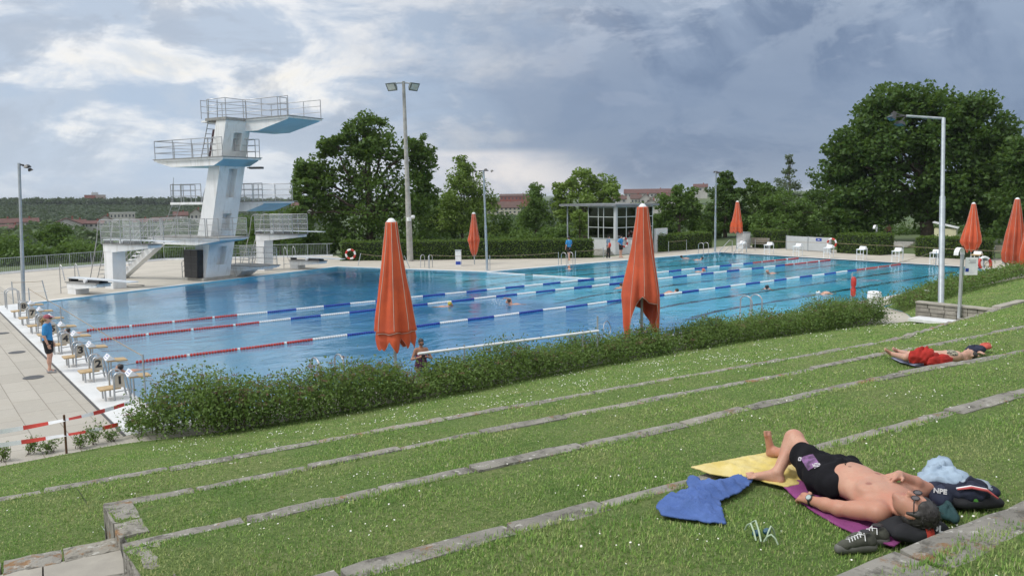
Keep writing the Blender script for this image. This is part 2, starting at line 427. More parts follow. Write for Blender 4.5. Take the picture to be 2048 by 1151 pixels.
# --- water surface
def water_material():
    m = bpy.data.materials.new('pool_water'); m.use_nodes = True; T = NT(m.node_tree)
    v = T.new('ShaderNodeNewGeometry').outputs['Position']
    st = T.vm('MULTIPLY', v, (0.75, 1.25, 1.0))
    h1 = T.noise(st, 0.55, 3, 0.5, 0.8); h2 = T.noise(st, 1.25, 4, 0.58, 1.1); h3 = T.noise(v, 7.0, 2, 0.5, 0.4)
    area = T.ss(T.noise(v, 0.10, 2, 0.5), 0.42, 0.60)           # calmer and rougher patches
    hh = T.m('ADD', T.m('MULTIPLY', h1, 0.22), T.m('MULTIPLY', T.m('ADD', T.m('MULTIPLY', h2, 0.21), T.m('MULTIPLY', h3, 0.040)), T.m('ADD', T.m('MULTIPLY', area, 0.9), 0.35)))
    bp = T.bump(hh, 1.0, 0.20)
    g = T.new('ShaderNodeBsdfGlass'); g.inputs['IOR'].default_value = 1.38; g.inputs['Roughness'].default_value = 0.02
    g.inputs['Color'].default_value = (0.93, 0.99, 1.0, 1); T.l.new(bp, g.inputs['Normal'])
    T.l.new(g.outputs[0], T.new('ShaderNodeOutputMaterial').inputs[0]); return m
sheet('water', POOL, [], -0.035, water_material())

# --- lawn in terraces held by low stone kerb walls
def gr(p, dz=0.0): return (float(p[0]), float(p[1]), float(p[2]+dz))
T1 = [(-45, -6.0, 1.6)]+[gr(at(u, v, z)) for u, v, z in ((0, 990, 1.6), (205, 952, 1.6), (444, 911, 1.6), (700, 865, 1.6), (953, 819.5, 1.6), (1300, 759, 1.6), (1490, 727, 1.6), (1780, 677, 1.5), (1840, 660, 1.3), (1900, 642, 1.05), (1980, 619.5, 0.78))]
T2 = [gr(at(u, v, 2.0)) for u, v in ((202, 1001.6), (393, 967.5), (700, 909.4), (953, 857), (1300, 792), (1490, 758), (1780, 700), (2048, 650))]+[(24, -13.7, 2.0), (60, -12.5, 2.0)]
T3 = [gr(at(u, v, 2.4)) for u, v in ((238, 1079), (280, 1070), (700, 981), (953, 925), (1300, 853), (1490, 806), (1780, 743.6), (2048, 696))]+[(20, -16.4, 2.4), (60, -16.5, 2.4)]
T4 = [(-3.85, -16.18, 2.8)]+[gr(at(u, v, 2.8)) for u, v in ((595, 1151), (953, 1055), (1300, 966.6), (1614, 884), (1821, 830.5), (2048, 771))]+[(12, -18.3, 2.8), (60, -20, 2.8)]
T5 = [(-9, -17.4, 3.2), (-3.0, -18.33, 3.2)]+[gr(at(u, v, 3.2)) for u, v in ((1640, 1151), (1885, 1055), (2048, 990))]+[(6, -19.7, 3.2), (60, -24, 3.2)]
def yat(T, x):
    xs = [p[0] for p in T]; return float(np.interp(x, xs, [p[1] for p in T])), float(np.interp(x, xs, [p[2] for p in T]))
def grass_base():
    m = bpy.data.materials.new('lawn_turf'); m.use_nodes = True; T = NT(m.node_tree)
    v = T.new('ShaderNodeNewGeometry').outputs['Position']
    c = T.mix(T.ss(T.noise(v, 0.8, 6, 0.65), 0.32, 0.68), (0.150, 0.225, 0.070), (0.225, 0.265, 0.105))
    c = T.mix(T.m('MULTIPLY', T.ss(T.noise(v, 25, 6, 0.75), 0.42, 0.62), 0.75), c, (0.070, 0.135, 0.028))
    c = T.mix(T.m('MULTIPLY', T.ss(T.noise(v, 2.6, 5, 0.7), 0.58, 0.74), 0.5), c, (0.27, 0.245, 0.13))
    b = T.new('ShaderNodeBsdfPrincipled'); b.inputs['Roughness'].default_value = 0.9; b.inputs['Specular IOR Level'].default_value = 0.15
    T.l.new(c, b.inputs['Base Color']); T.l.new(T.bump(T.noise(v, 45, 5, 0.8), 1.0, 0.03), b.inputs['Normal'])
    T.l.new(b.outputs[0], T.new('ShaderNodeOutputMaterial').inputs[0]); return m
TURF = grass_base()
XS = np.unique(np.concatenate([np.linspace(-45, -6, 14), np.arange(-6, 25.2, 0.25), [-3.32, -3.15, -3.07, 25.3, 25.8, 26], np.linspace(26, 60, 18)]))
KD = 0.17                                                     # depth of the kerb stones
TR = {}                                                       # tread k: x -> (front y, front z, back y, back z)
def strip(T_front, T_back, zb, x0, x1, fz=None, gap=KD-0.03):
    rows = []
    for x in XS:
        if x < x0-1e-6 or x > x1+1e-6: continue
        fy, fz_ = yat(T_front, x); by, bz = yat(T_back, x)
        rows.append((x, fy-gap, fz_-0.02, by+0.0, zb if zb is not None else bz))
    return rows
deck_near_y = lambda x: float(np.interp(x, [p[0] for p in DECK_NEAR], [p[1] for p in DECK_NEAR]))
rows0 = []
T1R = T1+[(26.5, -9.15, 0.74), (40, -8.6, 0.74), (60, -8, 0.74)]
for x in XS:
    if x > 25.31: continue
    fy = deck_near_y(x); by, bz = yat(T1R, x)
    rows0.append((x, fy+0.02, 0.004, by, max(0.30, min(1.2, bz-0.4))))
rows1 = strip(T1R, T2, 1.6, -3.05, 60)
LEFT = [(x, yat(T1R, x)[0]-KD+0.03, 1.58, -24.0, 1.6) for x in XS if x <= -3.0]
rows2 = strip(T2, T3, 2.0, -3.07, 60); rows3 = strip(T3, T4, 2.4, -3.32, 60); rows4 = strip(T4, T5, 2.8, -3.85, 60)
rows5 = [(x, yat(T5, x)[0]-KD+0.03, 3.18, -60.0, 3.3) for x in XS if x >= -2.2]
rowsR = [(x, deck_near_y(x)-0.01, 0.012, yat(T1R, x)[0], 0.74) for x in np.concatenate([[25.36, 25.7, 26, 26.6, 27.3], np.linspace(28, 60, 17)])]
mb = MB(); NZ = 8
def lay(rows, zero=False):
    vs = []; fs = []
    for (x, fy, fz_, by, bz) in rows:
        for k in range(NZ+1):
            t = k/NZ; z = fz_+(bz-fz_)*t
            z += 0.012*math.sin(x*1.7+t*5)+0.01*math.sin(x*3.1-t*9) if 0 < k < NZ and abs(by-fy) < 8 else 0
            if zero: z = fz_+(bz-fz_)*(t**(1.15 if x < 25.32 or x > 30 else 0.35+0.16*(x-25.3)))
            vs.append((x, fy+(by-fy)*t, z))
    m_ = NZ+1
    for i in range(len(rows)-1):
        for k in range(NZ): fs.append((i*m_+k, (i+1)*m_+k, (i+1)*m_+k+1, i*m_+k+1))
    mb.add(vs, fs, True)
for rr in (rows1, LEFT, rows2, rows3, rows4, rows5): lay(rr)
lay(rows0, True); lay(rowsR, True)
lawn = mb.build('lawn', TURF, recalc=False, origin=(0, 0, 0)); tag(lawn, kind='structure')
for p in lawn.data.polygons:
    if p.normal.z < 0: p.flip()
ROWS = {0: rows0, 1: rows1, 2: rows2, 3: rows3, 4: rows4, 5: rows5, 6: rowsR, 7: LEFT}

# --- stone kerb walls: separate weathered blocks with joints
def stone_material():
    m = bpy.data.materials.new('lichen_stone'); m.use_nodes = True; T = NT(m.node_tree)
    g = T.new('ShaderNodeNewGeometry'); v = g.outputs['Position']
    c = T.mix(T.ss(T.noise(v, 2.0, 6, 0.65), 0.3, 0.7), (0.33, 0.315, 0.28), (0.21, 0.20, 0.178))
    c = T.mix(T.m('MULTIPLY', T.ss(g.outputs['Random Per Island'], 0.6, 1.0), 0.5), c, (0.36, 0.335, 0.275))
    c = T.mix(T.m('MULTIPLY', T.ss(T.noise(v, 9, 7, 0.7), 0.50, 0.64), 0.75), c, (0.085, 0.080, 0.068))
    c = T.mix(T.m('MULTIPLY', T.ss(T.noise(v, 13, 5, 0.6), 0.60, 0.66), 0.8), c, (0.50, 0.49, 0.45))
    c = T.mix(T.m('MULTIPLY', T.ss(T.noise(T.vm('ADD', v, (5, 3, 1)), 2.6, 7, 0.75), 0.56, 0.64), 0.8), c, (0.25, 0.125, 0.04))
    b = T.new('ShaderNodeBsdfPrincipled'); b.inputs['Roughness'].default_value = 0.92; b.inputs['Specular IOR Level'].default_value = 0.2
    T.l.new(c, b.inputs['Base Color'])
    T.l.new(T.bump(T.noise(v, 16, 8, 0.75), 1.0, 0.02), b.inputs['Normal'])
    T.l.new(b.outputs[0], T.new('ShaderNodeOutputMaterial').inputs[0]); return m
STONE = stone_material()
def rough_block(mb, c, d, ang, jit=0.012, seg=(6, 2, 1), rnd=random):
    """a hewn block: box grid with worn, uneven edges"""
    nx, ny, nz = seg; idx = {}; V = []; F = []
    def vert(i, j, k):
        if (i, j, k) not in idx:
            x, y, z = (i/nx-0.5)*d[0], (j/ny-0.5)*d[1], (k/nz-0.5)*d[2]
            e = (i in (0, nx))+(j in (0, ny))+(k == nz)
            sh = 1-0.012*e
            x = x*(1-0.01*e)+rnd.gauss(0, jit*0.6); y = y*(1-0.05*(e > 1))+rnd.gauss(0, jit*0.8); z = z+rnd.gauss(0, jit*0.45)-(0.012 if e > 1 and k == nz else 0)
            ca, sa = math.cos(ang), math.sin(ang)
            idx[(i, j, k)] = len(V); V.append((c[0]+x*ca-y*sa, c[1]+x*sa+y*ca, c[2]+z))
        return idx[(i, j, k)]
    for i in range(nx):
        for j in range(ny):
            F.append((vert(i, j, nz), vert(i+1, j, nz), vert(i+1, j+1, nz), vert(i, j+1, nz)))
            F.append((vert(i, j, 0), vert(i, j+1, 0), vert(i+1, j+1, 0), vert(i+1, j, 0)))
    for i in range(nx):
        for k in range(nz):
            F.append((vert(i, 0, k), vert(i+1, 0, k), vert(i+1, 0, k+1), vert(i, 0, k+1)))
            F.append((vert(i, ny, k), vert(i, ny, k+1), vert(i+1, ny, k+1), vert(i+1, ny, k)))
    for j in range(ny):
        for k in range(nz):
            F.append((vert(0, j, k), vert(0, j, k+1), vert(0, j+1, k+1), vert(0, j+1, k)))
            F.append((vert(nx, j, k), vert(nx, j+1, k), vert(nx, j+1, k+1), vert(nx, j, k+1)))
    mb.add(V, F, False)
def kerb(T, x0, x1, label, h=0.46, kd=KD):
    mb = MB(); rnd = random.Random(int(abs(T[2][1])*100)); x = x0
    while x < x1:
        L = rnd.uniform(0.7, 1.35); xe = min(x+L, x1)
        (ya, za), (yb, zb) = yat(T, x), yat(T, xe)
        ang = math.atan2(yb-ya, xe-x); ln = math.hypot(xe-x, yb-ya)
        off = rnd.gauss(0, 0.012); dep = kd+rnd.uniform(-0.03, 0.03)
        zt = (za+zb)/2+rnd.gauss(-0.004, 0.006)
        nrm = (-math.sin(ang), math.cos(ang)); cx, cy = (x+xe)/2-nrm[0]*(dep/2)+nrm[0]*off, (ya+yb)/2-nrm[1]*(dep/2)+nrm[1]*off
        rough_block(mb, (cx, cy, zt-h/2), (ln-rnd.uniform(0.004, 0.018), dep, h), ang+rnd.gauss(0, 0.004), 0.006, (7, 3, 1), rnd)
        x = xe
    return tag(mb.build('stone_kerb', STONE), label, 'stone kerb', 'stone kerbs of the lawn terraces')
kerb(T1, -12, 24.8, 'grey stone kerb nearest the flowering hedge, lowest of the terraces')
kerb(T2, -3.07, 45, 'stone kerb second up from the hedge, with a square corner at its left end')
kerb(T3, T3[0][0], 45, 'stone kerb third up from the hedge, just this side of the red towel')
kerb(T4, -3.85, 40, 'stone kerb under the yellow towel, below the man lying on his back', kd=0.20)
kerb(T5, -2.2, 30, 'orange lichened stone kerb nearest the camera, behind the sunbather\'s head', kd=0.27)
# cheek walls and steps at the left end of the terraces
SLAB = mat('pale_step_stone', (0.40, 0.375, 0.32), 0.85, (0.29, 0.27, 0.235), 1.6, bump=0.006, bscale=14, coords='P')
mb = MB(); rnd = random.Random(5); y = -12.17
p0, p1 = at(202, 1001.6, 2.0), at(238, 1075, 2.0)
ang = math.atan2(p1[1]-p0[1], p1[0]-p0[0]); Lc = math.hypot(*(p1-p0)[:2]); s = KD
while s < Lc-0.05:
    l = min(rnd.uniform(0.38, 0.55), Lc-s); c = p0[:2]+(s+l/2)*np.array([math.cos(ang), math.sin(ang)])
    c = c+0.12*np.array([-math.sin(ang), math.cos(ang)])
    rough_block(mb, (c[0], c[1], 2.0-0.225), (l-0.012, 0.24, 0.47), ang, 0.008, (4, 3, 1), rnd); s += l
tag(mb.build('cheek_wall', STONE), 'low cheek wall of grey blocks closing the left end of a grass terrace', 'stone wall')
mb = MB(); q0 = at(236, 1078, 2.4); s = KD+.02; ang2 = ang
while s < 0.72:
    l = rnd.uniform(0.4, 0.6); c = q0[:2]+(s+l/2)*np.array([math.cos(ang2), math.sin(ang2)])+0.115*np.array([-math.sin(ang2), math.cos(ang2)])
    rough_block(mb, (c[0], c[1], 2.39-0.42), (l-0.012, 0.22, 0.86), ang2, 0.010, (4, 3, 1), rnd)
    s += l
tag(mb.build('cheek_wall', STONE), 'broken cheek wall with weeds in its joints beside the pale stone step', 'stone wall')
mb = MB(); 
for u0, u1, zz, w0, m_ in ((0, 236, 1.90, 0.30, 0), (0, 236, 1.885, 0.9, 1)):
    a = at(-260, 1172, zz); b2 = at(236, 1070, zz); dd = (b2-a)[:2]; an = math.atan2(dd[1], dd[0]); ln = math.hypot(*dd); nn = np.array([math.sin(an), -math.cos(an)])
    if m_ == 0:
        k = 4
        for i in range(k):
            c = a[:2]+dd*((i+.5)/k)+nn*0.15; rough_block(mb, (c[0], c[1], zz-0.15), (ln/k-0.01, 0.30, 0.3), an, 0.008, (6, 3, 1), rnd)
    else:
        for i in range(3):
            c = a[:2]+dd*((i+.5)/3)+nn*(0.315+0.5); 
            mb.box((c[0], c[1], zz-0.15), (ln/3-0.012, 1.0, 0.3), an, mi=1)
tag(mb.build('stone_step', [STONE, SLAB]), 'pale stone step with a dark front edge in the lower left corner', 'step', 'stone steps at the left of the terraces')
mb = MB(); a = at(150, 1160, 2.25); b2 = at(335, 1118, 2.25); dd = (b2-a)[:2]; an = math.atan2(dd[1], dd[0]); nn = np.array([math.sin(an), -math.cos(an)])
for i in range(3):
    c = a[:2]+dd*(i-1+.5)+nn*0.4; rough_block(mb, (c[0], c[1], 2.25-0.2), (math.hypot(*dd)-0.01, 0.8, 0.4), an, 0.008, (6, 5, 1), rnd)
tag(mb.build('stone_step', STONE), 'dark weathered stone step just below the pale one at the bottom edge', 'step', 'stone steps at the left of the terraces')
mb = MB(); mb.add([(-45, -24, 1.6), (-4.2, -24, 1.6), (-4.2, -17.9, 3.1), (-2.2, -19, 3.2), (-2.2, -60, 3.3), (-45, -60, 3.3)], [(0, 1, 2, 3, 4, 5)])
tag(mb.build('lawn_bank', TURF, recalc=False, origin=(0, 0, 0)), kind='structure')

# --- land beyond the pool grounds
SITE = [(-45, -60)]+[(-45, -3.5)]+DECK[::-1][0:0]
SITE = [(-45, -60), (60, -60), (60, -3.2), (57, -3.2), (57.5, 24.6), (46, 24.3), (38.6, 23.6), (22.9, 35.4), (24.6, 40.6), (12.6, 47.2), (1.0, 42.6), (-45, 24)]
def sstep(x, a, b):
    t = min(1, max(0, (x-a)/(b-a))); return t*t*(3-2*t)
def land(x, y):
    dx_, dy_ = x-CAM[0], y-CAM[1]; r = math.hypot(dx_, dy_); t = (dx_*_rt[0]+dy_*_rt[1])/max(r, 1e-6)
    f = (dx_*math.cos(CY)+dy_*math.sin(CY))/max(r, 1e-6)
    rt_ = sstep(t, 0.02, 0.22)
    zl = -24*sstep(r, 64, 230)-6*sstep(r, 230, 420)+24*sstep(r, 450, 1150)+2*sstep(r, 1500, 4000)
    zr = -14*sstep(r, 100, 240)+17*sstep(r, 300, 800)+4*sstep(r, 1500, 4000)
    z = zl*(1-rt_)+zr*rt_
    if f < 0.2: z = z*sstep(f, -0.2, 0.2)+(-2)*(1-sstep(f, -0.2, 0.2))
    z += (2.5*math.sin(x*0.011)+2.0*math.sin(y*0.013+1))*sstep(r, 200, 500)
    return z-0.03
def inside(p, P):
    c = False; j = len(P)-1
    for i in range(len(P)):
        if (P[i][1] > p[1]) != (P[j][1] > p[1]) and p[0] < (P[j][0]-P[i][0])*(p[1]-P[i][1])/(P[j][1]-P[i][1])+P[i][0]: c = not c
        j = i
    return c
big = offset_poly(SITE, -0.35); big = big if not inside(big[0], SITE) else offset_poly(SITE, 0.35)
pts = [Vector(p) for p in SITE]; ns = len(SITE)
for rr in list(np.arange(70, 130, 8))+list(np.geomspace(135, 9000, 34)):
    k = 120 if rr < 2500 else 72
    for i in range(k):
        a = 2*math.pi*(i+0.5*(int(rr) % 2))/k; p = (CAM[0]+rr*math.cos(a), CAM[1]+rr*math.sin(a))
        if not inside(p, SITE) and min((p[0]-q[0])**2+(p[1]-q[1])**2 for q in SITE) > 9: pts.append(Vector(p))
res = delaunay_2d_cdt(pts, [(i, (i+1) % ns) for i in range(ns)], [], 0, 1e-4)
V = [(v.x, v.y, land(v.x, v.y) if i >= ns else 0.0 if v.y > -10 else land(v.x, v.y)) for i, v in enumerate(res[0])]
F = [f for f in res[2] if not inside((sum(res[0][i].x for i in f)/3, sum(res[0][i].y for i in f)/3), SITE)]
MEADOW = mat('meadow', (0.055, 0.10, 0.028), 0.95, (0.09, 0.115, 0.04), 0.02, coords='P', detail=8)
mb = MB(); mb.add(V, F, True)
o = mb.build('ground', MEADOW, recalc=False, origin=(0, 0, 0)); tag(o, kind='structure')
for p in o.data.polygons:
    if p.normal.z < 0: p.flip()
# ================================================================== DIVING TOWER AND SPRINGBOARDS
DO = np.array([10.5, 29.3]); DA = R(21.5)
E1 = np.array([math.cos(DA), math.sin(DA)]); E2 = np.array([math.sin(DA), -math.cos(DA)])
def TW(u, v, z): p = DO+u*E1+v*E2; return (p[0], p[1], z)
def TL(L): return [TW(*p) for p in L]
UNDER = mat('pale_blue_paint', (0.30, 0.56, 0.68), 0.55, (0.26, 0.49, 0.61), 1.0)
DECKTOP = mat('platform_topping', (0.30, 0.30, 0.29), 0.85, (0.22, 0.22, 0.21), 4)
TWHITE = mat('tower_white_paint', (0.80, 0.81, 0.82), 0.55, (0.70, 0.72, 0.73), 0.7, bump=0.002, bscale=20, streak=.45)
GLASSP = bpy.data.materials.new('clear_panel'); GLASSP.use_nodes = True
_T = NT(GLASSP.node_tree); _mx = _T.new('ShaderNodeMixShader'); _mx.inputs[0].default_value = 0.13
_tr = _T.new('ShaderNodeBsdfTransparent'); _gl = _T.new('ShaderNodeBsdfPrincipled'); _gl.inputs['Base Color'].default_value = (0.62, 0.66, 0.68, 1); _gl.inputs['Roughness'].default_value = 0.15
_T.l.new(_tr.outputs[0], _mx.inputs[1]); _T.l.new(_gl.outputs[0], _mx.inputs[2]); _T.l.new(_mx.outputs[0], _T.new('ShaderNodeOutputMaterial').inputs[0])

tw = thing('diving_tower', 'tall white concrete diving tower with platforms on both sides of a leaning column', 'diving tower', (*DO, 0))
def slab(name, u0, u1, v0, v1, z, keel, vk0, vk1, parent, zl=None, th=0.14):
    """platform plate with grey topping, white edge and a tapering pale blue keel below"""
    mb = MB()
    mb.hexa(TL([(u0, v0, z-th), (u1, v0, z-th), (u1, v1, z-th), (u0, v1, z-th)]), TL([(u0, v0, z-0.045), (u1, v0, z-0.045), (u1, v1, z-0.045), (u0, v1, z-0.045)]))
    e = 0.05
    mb.hexa(TL([(u0-e, v0-e, z-0.045), (u1+e, v0-e, z-0.045), (u1+e, v1+e, z-0.045), (u0-e, v1+e, z-0.045)]), TL([(u0-e, v0-e, z), (u1+e, v0-e, z), (u1+e, v1+e, z), (u0-e, v1+e, z)]), 1)
    o = mb.build(name, [TWHITE, DECKTOP], parent)
    mb = MB(); i = 0.10; w_ = (u1-u0)*0.03; zt = z-th+0.003; zk = z-keel; vm0, vm1 = v0+0.12, v1-0.12
    prof = [(vm0, zt), (vm0, zt-.05), (vk0, zk), (vk1, zk), (vm1, zt-.05), (vm1, zt)]
    va = TL([(u0+i, v, q) for v, q in prof]); vb = TL([(u1-i, v, q) for v, q in prof]); n_ = len(prof)
    mb.add(va+vb, [tuple(range(n_)), tuple(range(2*n_-1, n_-1, -1))], mi=0)
    mb.add(va+vb, [(k, (k+1) % n_, n_+(k+1) % n_, n_+k) for k in range(n_)], mi=1)
    mb.build('keel', [TWHITE, UNDER], o); return o
def railing(pts, parent, name='railing', h=1.06, step=1.25, bars=(1.0, 0.67, 0.34), r=0.024, panel=False, closed_ends=True):
    mb = MB(); P = [Vector(p) for p in pts]
    for f in bars:
        q = [p+Vector((0, 0, h*f)) for p in P]; mb.tube(q, r if f == 1.0 else r*0.8, 6)
    for i in range(len(P)-1):
        k = max(1, int(round((P[i+1]-P[i]).length/step)))
        for j in range(k+(1 if i == len(P)-2 else 0)):
            p = P[i].lerp(P[i+1], j/k); mb.tube([p, p+Vector((0, 0, h))], r, 6)
    o = mb.build(name, STEEL, parent)
    if panel:
        mb = MB()
        for i in range(len(P)-1):
            a, b = P[i], P[i+1]; d = (b-a).normalized(); nn = Vector((-d.y, d.x, 0))*0.004
            mb.hexa([a+nn+Vector((0, 0, .08)), b+nn+Vector((0, 0, .08)), b-nn+Vector((0, 0, .08)), a-nn+Vector((0, 0, .08))],
                    [a+nn+Vector((0, 0, h*.96)), b+nn+Vector((0, 0, h*.96)), b-nn+Vector((0, 0, h*.96)), a-nn+Vector((0, 0, h*.96))])
        mb.build('panel', GLASSP, o)
    return o
def ladder(p0, p1, wdir, wid, parent, over=0.0, step=0.27, name='ladder', m=None):
    mb = MB(); a, b = Vector(p0), Vector(p1); wv = Vector(wdir).normalized()*wid/2
    up = Vector((0, 0, over))
    for s in (-1, 1): mb.tube([a+wv*s, b+wv*s]+([b+wv*s+up+(b-a).normalized()*0.15] if over else []), 0.026, 6)
    k = int((b-a).length/step)
    for i in range(1, k): p = a.lerp(b, i/k); mb.tube([p-wv, p+wv], 0.019, 5)
    return mb.build(name, m or STEEL, parent)
# column with slot recesses (front face +v, leaning towards the water)
HT = 9.26; cu0, cu1 = -0.98, 0.82
cf = lambda z: 1.10+(3.68-1.10)*z/HT
cbk = lambda z: -0.22+(2.86+0.22)*z/HT
slots = [(0.9, 2.0), (3.05, 3.95), (4.9, 6.55), (7.55, 8.6)]
mb = MB()
su0, su1 = -0.30, 0.30
def cbox(ua, ub, za, zb, inset=0.0):
    mb.hexa(TL([(ua, cbk(za), za), (ub, cbk(za), za), (ub, cf(za)-inset, za), (ua, cf(za)-inset, za)]),
            TL([(ua, cbk(zb), zb), (ub, cbk(zb), zb), (ub, cf(zb)-inset, zb), (ua, cf(zb)-inset, zb)]))
cbox(cu0, su0, 0, HT); cbox(su1, cu1, 0, HT)
z_ = 0.0
for a, b in slots: cbox(su0, su1, z_, a, 0.0); cbox(su0, su1, a, b, 0.42); z_ = b
cbox(su0, su1, z_, HT)
mb.build('column', TWHITE, tw)
mb = MB(); mb.prism(TL([(-1.25, -0.55, 0), (1.1, -0.55, 0), (1.1, 1.35, 0), (-1.25, 1.35, 0)]), 0.0, 0.16); mb.build('plinth', CONC, tw)
# black gridded door box at the foot
o = MB().hexa(TL([(-1.42, -0.15, .2), (-1.0, -0.15, .2), (-1.0, 1.0, .2), (-1.42, 1.0, .2)]), TL([(-1.42, -0.1, 1.85), (-1.0, -0.1, 1.85), (-1.0, 1.12, 1.85), (-1.42, 1.12, 1.85)])).build('equipment_box', BLACK, tw)
mb = MB()
for k in range(1, 4): mb.hexa(TL([(-1.432, -0.14, .2+k*.41), (-1.42, -0.14, .2+k*.41), (-1.42, 1.05, .2+k*.41), (-1.432, 1.05, .2+k*.41)]), TL([(-1.432, -0.14, .225+k*.41), (-1.42, -0.14, .225+k*.41), (-1.42, 1.05, .225+k*.41), (-1.432, 1.05, .225+k*.41)]))
mb.hexa(TL([(-1.434, .44, .2), (-1.42, .44, .2), (-1.42, .465, .2), (-1.434, .465, .2)]), TL([(-1.434, .5, 1.85), (-1.42, .5, 1.85), (-1.42, .525, 1.85), (-1.434, .525, 1.85)]))
mb.build('seam', DARKMETAL, o)
# top platform
p10 = slab('platform', 0.36, 3.0, 3.0, 7.2, 9.42, 0.72, 3.3, 4.6, tw); p10['label'] = 'highest platform of the tower'
mb = MB(); mb.hexa(TL([(-1.05, 2.0, HT+.002), (0.30, 2.0, HT+.002), (0.30, 3.74, HT+.002), (-1.05, 3.74, HT+.002)]), TL([(-1.05, 2.0, 9.42), (0.30, 2.0, 9.42), (0.30, 3.74, 9.42), (-1.05, 3.74, 9.42)])); mb.build('landing', [DECKTOP], tw)
mb = MB(); mb.hexa(TL([(-0.9, 1.45, 9.22), (0.5, 1.45, 9.22), (0.5, 1.97, 9.22), (-0.9, 1.97, 9.22)]), TL([(-0.9, 1.45, 9.32), (0.5, 1.45, 9.32), (0.5, 1.97, 9.32), (-0.9, 1.97, 9.32)])); mb.build('ladder_landing', TWHITE, tw)
railing(TL([(-0.95, 2.1, 9.42), (-0.95, 3.66, 9.42), (0.30, 3.66, 9.42), (0.40, 3.75, 9.42), (0.40, 6.35, 9.42)]), tw, step=1.2)
railing(TL([(0.40, 6.55, 9.42), (0.40, 7.15, 9.42)]), tw, step=.6); railing(TL([(2.95, 7.15, 9.42), (2.95, 3.1, 9.42), (1.0, 3.1, 9.42), (0.6, 1.5, 9.42), (-0.9, 1.5, 9.42)]), tw, step=1.3)
railing(TL([(0.45, 6.3, 9.42), (1.15, 6.3, 9.42)]), tw, step=.7)
# 7.5 m, 5 m, 3 m, 1 m platforms
slab('platform', -1.62, 1.15, -2.05, 4.0, 7.2, 0.50, -0.6, 3.1, tw)
railing(TL([(1.1, 3.6, 7.2), (1.1, -2.0, 7.2), (-1.57, -2.0, 7.2), (-1.57, 1.35, 7.2), (-1.57, 2.75, 7.2)]), tw, step=1.35)
railing(TL([(-1.57, 3.1, 7.2), (-1.57, 3.95, 7.2)]), tw, step=.9); railing(TL([(-1.5, 2.7, 7.2), (-0.7, 2.7, 7.2)]), tw, step=.8); railing(TL([(1.1, 3.95, 7.2), (0.1, 3.0, 7.2)]), tw, step=.7)
slab('platform', 1.3, 3.75, 0.75, 3.85, 4.66, 0.62, 0.9, 2.2, tw)
railing(TL([(1.35, 0.8, 4.66), (1.35, 2.9, 4.66)]), tw, panel=False); railing(TL([(1.35, 3.0, 4.66), (1.35, 3.75, 4.66)]), tw, step=.8); railing(TL([(3.7, 3.8, 4.66), (3.7, 0.8, 4.66), (1.4, 0.8, 4.66)]), tw, panel=True)
mb = MB(); mb.hexa(TL([(1.2, .8, 4.72), (1.23, .8, 4.72), (1.23, 3.6, 4.72), (1.2, 3.6, 4.72)]), TL([(1.2, .8, 5.06), (1.23, .8, 5.06), (1.23, 3.6, 5.06), (1.2, 3.6, 5.06)])); mb.build('banner_panel', GLASSP, tw)
mb = MB(); mb.hexa(TL([(-0.95, -1.7, 4.5), (.9, -1.7, 4.5), (.9, 1.2, 4.5), (-0.95, 1.2, 4.5)]), TL([(-0.95, -1.7, 4.64), (.9, -1.7, 4.64), (.9, 1.2, 4.64), (-0.95, 1.2, 4.64)])); mb.build('landing', TWHITE, tw)
railing(TL([(-0.9, 1.1, 4.64), (-0.9, -1.65, 4.64), (.85, -1.65, 4.64)]), tw, step=.9)
slab('platform', -2.3, -0.25, -2.1, 4.2, 2.66, 0.46, -1.4, 2.0, tw)
railing(TL([(-2.25, -0.9, 2.66), (-2.25, 3.0, 2.66)]), tw, panel=True); railing(TL([(-2.25, 3.15, 2.66), (-2.25, 4.1, 2.66)]), tw, step=.95); railing(TL([(-0.3, 4.15, 2.66), (-0.3, 0.6, 2.66)]), tw, panel=True)
railing(TL([(-0.3, -1.0, 2.66), (-0.3, -2.0, 2.66), (-1.5, -2.0, 2.66)]), tw, step=.8)
slab('platform', 1.3, 2.8, -0.2, 3.35, 0.74, 0.34, 0.2, 1.8, tw)
railing(TL([(1.35, -0.1, .74), (1.35, 2.3, .74)]), tw); railing(TL([(2.75, 3.2, .74), (2.75, -0.1, .74)]), tw, panel=True); 
mb = MB(); mb.hexa(TL([(1.5, -0.2, 0), (2.6, -0.2, 0), (2.6, 1.0, 0), (1.5, 1.0, 0)]), TL([(1.4, -0.2, .40), (2.7, -0.2, .40), (2.7, 1.6, .40), (1.4, 1.6, .40)])); mb.build('pedestal', TWHITE, tw)
# straight flight of stairs to the 3 m platform, small steps to the 1 m one
mb = MB()
for k in range(10):
    t = k/9; v = -5.4+t*3.7; z = 0.26+t*2.2
    mb.hexa(TL([(-2.45, v-.17, z-.07), (-1.45, v-.17, z-.07), (-1.45, v+.17, z-.07), (-2.45, v+.17, z-.07)]), TL([(-2.45, v-.17, z), (-1.45, v-.17, z), (-1.45, v+.17, z), (-2.45, v+.17, z)]))
st = mb.build('staircase', TWHITE, tw)
mb = MB()
for u in (-1.98,): mb.hexa(TL([(u-.22, -5.55, 0.0), (u+.22, -5.55, 0.0), (u+.22, -5.1, 0.0), (u-.22, -5.1, 0.0)]), TL([(u-.22, -2.0, 2.26), (u+.22, -2.0, 2.26), (u+.22, -1.1, 2.26), (u-.22, -1.1, 2.26)]))
mb.build('stringer', TWHITE, st)
for u in (-2.45, -1.4): railing(TL([(u, -5.5, .1), (u, -1.9, 2.55)]), st, 'handrail', 0.95, 0.9)
railing(TL([(-2.25, -1.9, 2.66), (-2.25, -1.0, 2.66)]), tw, step=.9)
mb = MB()
